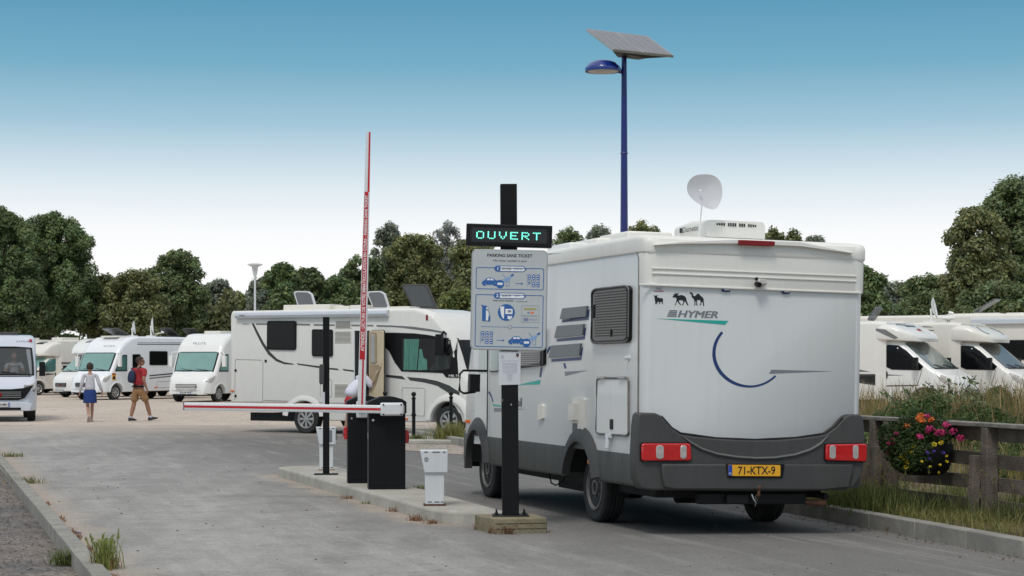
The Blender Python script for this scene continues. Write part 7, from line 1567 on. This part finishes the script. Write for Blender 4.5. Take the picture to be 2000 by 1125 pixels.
# loose stones
def stones(name, pts, r0, r1, m, label):
    b = MB()
    for p in pts:
        r = random.uniform(r0, r1); M = Matrix.Rotation(random.uniform(0, 3), 3, 'Z'); b.box((p[0], p[1], p[2]+r*.3), (r*2, r*random.uniform(1, 1.8), r*random.uniform(.7, 1.2)), M, taper=.6)
    o = b.obj(name, m); return tag(o, label, 'stones', kind='stuff')
pts = []
while len(pts) < 6000:
    p = kl0+kd*random.uniform(-3, 14)+kn*random.uniform(.16, 3.2); pts.append((p.x, p.y, -.075))
stones('gravel', pts, .004, .014, 'shoulder_gravel', 'loose gravel on the left shoulder')
pts = []
for _ in range(260): t = random.uniform(-2, 10); p = kerbR(t)-V(.97, .245, 0)*(.03+abs(random.gauss(0, .16))); pts.append((p.x, p.y, road_z(p.x, p.y)+.006))
for _ in range(240): p = V(random.uniform(-7, 3), random.uniform(14, 30), 0); pts.append((p.x, p.y, road_z(p.x, p.y)+.006))
for _ in range(200): p = V(random.uniform(-2.4, 0), random.uniform(33.5, 37), 0); pts.append((p.x, p.y, .012))
stones('pebbles', pts, .004, .013, 'soil', 'small dark pebbles scattered on the road')
p = gp(148, 1042); b = MB(); b.tube([(p.x-.05, p.y+.05, .012), (p.x+.0, p.y, .014), (p.x+.06, p.y-.07, .013)], .009, 6, flat=.6); o = b.obj('plastic_strip', 'lamp_blue', smooth=True); tag(o, 'scrap of blue plastic lying by the left kerb', 'litter')

# ------------------------------------------------------------------ trees
def tree(label, u0, u1, vtop, Y, m='leaf_mid', vbot=668, n=9000, leaf=.17, name='tree', depth=.8, shape='round', group='trees beyond the parking', gaps=0.):
    cx = ((u0+u1)/2-1000)/F*Y; rx = (u1-u0)/2/F*Y; zt_ = CH+(VH-vtop)/F*Y; zb_ = max(.5, CH+(VH-vbot)/F*Y); rz = (zt_-zb_)/2; cz = (zt_+zb_)/2
    t = thing(name, label, 'tree', loc=(cx, Y, 0), group=group)
    nc = int(80+rx*rz*7.0); cs, rs = [], []
    for i in range(nc):
        for _ in range(30):
            d = V(random.gauss(0, 1), random.gauss(0, 1), random.gauss(0, 1)).normalized(); q = random.uniform(.45, 1)**.6
            x, y, z = d.x*q, d.y*q, d.z*q
            if z < .25: x, y = x*1.22, y*1.15
            if shape == 'cone': k = 1-max(0, z+.2)*.55; x, y = x*k, y*k
            if shape == 'flat': z = z if z < .4 else .4+(z-.4)*.5
            break
        r = random.uniform(.08, .16)*min(rx, rz)*(1.15 if z < 0 else .95)+.12; cs.append((x*(rx-r*.7), y*(rx*depth-r*.6), cz+z*(rz-r*.75))); rs.append(r)
    for i in range(int(nc*.25)): x = random.uniform(-.8, .8); cs.append((x*rx, random.uniform(-.5, .5)*rx, cz+(math.sqrt(max(1-x*x, .05)))*rz*random.uniform(.80, .97))); rs.append(random.uniform(.07, .13)*rx+.10)
    for i in range(14): d = V(random.gauss(0, 1), random.gauss(0, 1)*.4, random.gauss(0, 1)).normalized()*random.uniform(.1, .5); cs.append((d.x*rx, d.y*rx*.5, cz-.1*rz+d.z*rz)); rs.append(.34*min(rx, rz)*(.7 if shape == 'cone' else 1))
    cs, rs = np.array(cs), np.array(rs); pr = rs**1.8/np.sum(rs**1.8); k = rng.choice(len(cs), n, p=pr); d = rng.normal(size=(n, 3)); d /= np.linalg.norm(d, axis=1, keepdims=True)
    q = rng.uniform(.35, 1.06, n)**.5; P_ = cs[k]+d*(rs[k]*q)[:, None]+rng.normal(size=(n, 3))*.06
    N_ = d+rng.normal(size=(n, 3))*.45+np.array([0, 0, .45]); base_ = rng.uniform(.80, 1.2, len(cs))[k]
    Nn = N_/np.linalg.norm(N_, axis=1, keepdims=True); T = np.cross(Nn, rng.normal(size=(n, 3))); T /= np.linalg.norm(T, axis=1, keepdims=True); B_ = np.cross(Nn, T); s = (leaf*rng.uniform(.55, 1.25, n))[:, None]
    v = np.stack([P_-T*s, P_-B_*s*.5+Nn*s*.2, P_+T*s, P_+B_*s*.5+Nn*s*.2], 1).reshape(-1, 3)
    np_quads('crown', v, m, t, (.5, 1.5), .16, base=base_)
    b = MB(); r0 = .07*rx+.08; b.tube([(0, 0, -.1), (random.uniform(-.2, .2), 0, zb_*.7+.3), (random.uniform(-.3, .3), 0, cz), (random.uniform(-.4, .4), 0, cz+rz*.6)], [r0, r0*.8, r0*.45, r0*.15], 8)
    for i in range(9): c = cs[random.randrange(len(cs))]; z0 = random.uniform(zb_*.8, cz); b.tube([(0, 0, z0), (c[0]*.5, c[1]*.5, (z0+c[2])/2+.2), tuple(c)], [r0*.4, r0*.25, .02], 5)
    b.obj('trunk', 'bark', t, smooth=True); return t
TR = [('tall dark tree at the far left edge', -70, 78, 408, 112, 'leaf_dark', 34000, .15), ('broad dark green tree above the panel van', 22, 186, 420, 116, 'leaf_dark', 42000, .15),
 ('lower dark bush-like tree at the left edge below the tall ones', -60, 90, 540, 112, 'leaf_deep', 8000, .2), ('olive tree above the cream motorhome', 150, 262, 540, 118, 'leaf_olive', 9000, .19),
 ('pale-topped tree left of the gap over the walkers', 200, 328, 534, 116, 'leaf_olive', 10000, .19), ('rounded dark tree above the dishes of the long motorhome', 282, 408, 492, 120, 'leaf_mid', 14000, .2),
 ('silvery pale tree right of the rounded dark one', 392, 458, 548, 124, 'leaf_silver', 7000, .2), ('small light green tree left of the pale lamp post', 428, 500, 575, 126, 'leaf_light', 5000, .2),
 ('grey-green tree behind the pale lamp post', 478, 546, 545, 110, 'leaf_silver', 7000, .17), ('dark tree with a thin pointed top right of the pale lamp post', 512, 592, 518, 104, 'leaf_dark', 9000, .2),
 ('dark low tree between the pale lamp post and the raised boom', 556, 642, 526, 106, 'leaf_deep', 9000, .2), ('dark shrubby tree left of the raised boom', 622, 700, 541, 106, 'leaf_dark', 7000, .18),
 ('mid-green tree just behind the raised boom', 660, 760, 500, 112, 'leaf_mid', 10000, .18), ('slender grey-green tree top right of the raised boom', 722, 800, 437, 118, 'leaf_silver', 9000, .17),
 ('wide olive willow between boom and sign post', 740, 880, 458, 112, 'leaf_olive', 16000, .18), ('thin silvery poplar beside the sign', 832, 912, 434, 122, 'leaf_pale', 4200, .15),
 ('green tree half hidden by the parking sign', 860, 985, 468, 110, 'leaf_olive', 12000, .18), ('low light green tree above the side-on motorhome cab', 856, 950, 566, 100, 'leaf_light', 5000, .17),
 ('tree top left of the blue lamp post over the motorhome roof', 1070, 1150, 444, 120, 'leaf_mid', 5500, .17), ('low tree top right beside the blue lamp post', 1130, 1215, 440, 122, 'leaf_silver', 5500, .17), ('tree top right of the blue lamp post', 1205, 1302, 432, 118, 'leaf_olive', 7000, .18),
 ('small tree tip right of the air conditioner', 1492, 1530, 444, 118, 'leaf_olive', 1500, .18), ('pointed tree tip over the middle of the big motorhome roof edge', 1530, 1565, 450, 118, 'leaf_olive', 1300, .18), ('last small tree tip over the big motorhome roof', 1568, 1614, 460, 118, 'leaf_silver', 1600, .17),
 ('dark rounded tree just right of the big motorhome', 1630, 1738, 524, 82, 'leaf_dark', 9000, .14), ('hazy grey-green tree in the gap right of the big motorhome', 1700, 1800, 556, 110, 'leaf_silver', 7000, .19),  # hazy tree: the haze is painted into its leaf colour
 ('grey-green tree left of the tallest right-hand tree', 1755, 1862, 540, 100, 'leaf_mid', 9000, .17),
 ('big dark tree filling behind the two far left trees', -50, 160, 452, 122, 'leaf_dark', 26000, .15), ('mid-green tree behind the cream motorhome gap', 160, 268, 572, 126, 'leaf_mid', 9000, .17), ('dark tree behind the silvery pale one over the slatted-grille motorhome', 372, 506, 590, 130, 'leaf_mid', 10000, .17),
 ('dark tree filling the gap left of the raised boom', 600, 720, 552, 122, 'leaf_mid', 9000, .17), ('olive tree filling behind the wide willow', 690, 930, 492, 126, 'leaf_olive', 18000, .17), ('tall olive tree second from the right edge', 1846, 1972, 408, 78, 'leaf_olive', 17000, .14), ('tallest tree at the right edge', 1908, 2080, 345, 80, 'leaf_mid', 22000, .14),
 ('low dark tree behind the motorhomes on the right', 1770, 1880, 575, 84, 'leaf_mid', 8000, .14), ('low dark tree at the right edge below the tallest one', 1870, 2040, 560, 76, 'leaf_mid', 12000, .13)]
for lb_, u0, u1, vt, Y, m, n, lf in TR:
    n = int(n*(2.6 if lf > .16 else 1.7)); lf *= .66 if lf > .16 else .75
    if n < 5000: tree(lb_, u0-6, u1+6, vt, Y, m, vbot=620, n=n*2, leaf=lf, shape='cone')
    else: tree(lb_, u0, u1, vt, Y, m, n=n, leaf=lf, shape='cone' if 'pointed' in lb_ or 'poplar' in lb_ or 'slender' in lb_ else 'round', vbot=680 if u0 < 1600 else 665)
# the unbroken undergrowth below the crowns, behind the motorhome rows
def hedge(name, label, x0, x1, Y, h, n, m, leaf=.2):
    P_ = np.column_stack([rng.uniform(x0, x1, n), rng.normal(Y, 1.2, n), np.zeros(n)]); hh = h*(.75+.25*np.sin(P_[:, 0]*.9)+.15*np.sin(P_[:, 0]*2.7)); P_[:, 2] = hh*rng.uniform(0, 1, n)**.7
    N_ = rng.normal(size=(n, 3))+np.array([0, -.8, .5]); o = quad_cloud(name, P_, N_, leaf, m, asp=.6, tint=(.5, 1.4)); return tag(o, label, 'undergrowth', kind='stuff')
hedge('undergrowth', 'dense dark undergrowth under the trees on the left', -38, 2, 128, 5.6, 52000, 'leaf_dark'); hedge('undergrowth', 'dense undergrowth behind the motorhomes on the right', 8, 46, 96, 4.6, 32000, 'leaf_dark', .17)
hedge('undergrowth', 'green undergrowth seen behind the side-on motorhome', -22, 12, 124, 6.2, 40000, 'leaf_olive', .18)
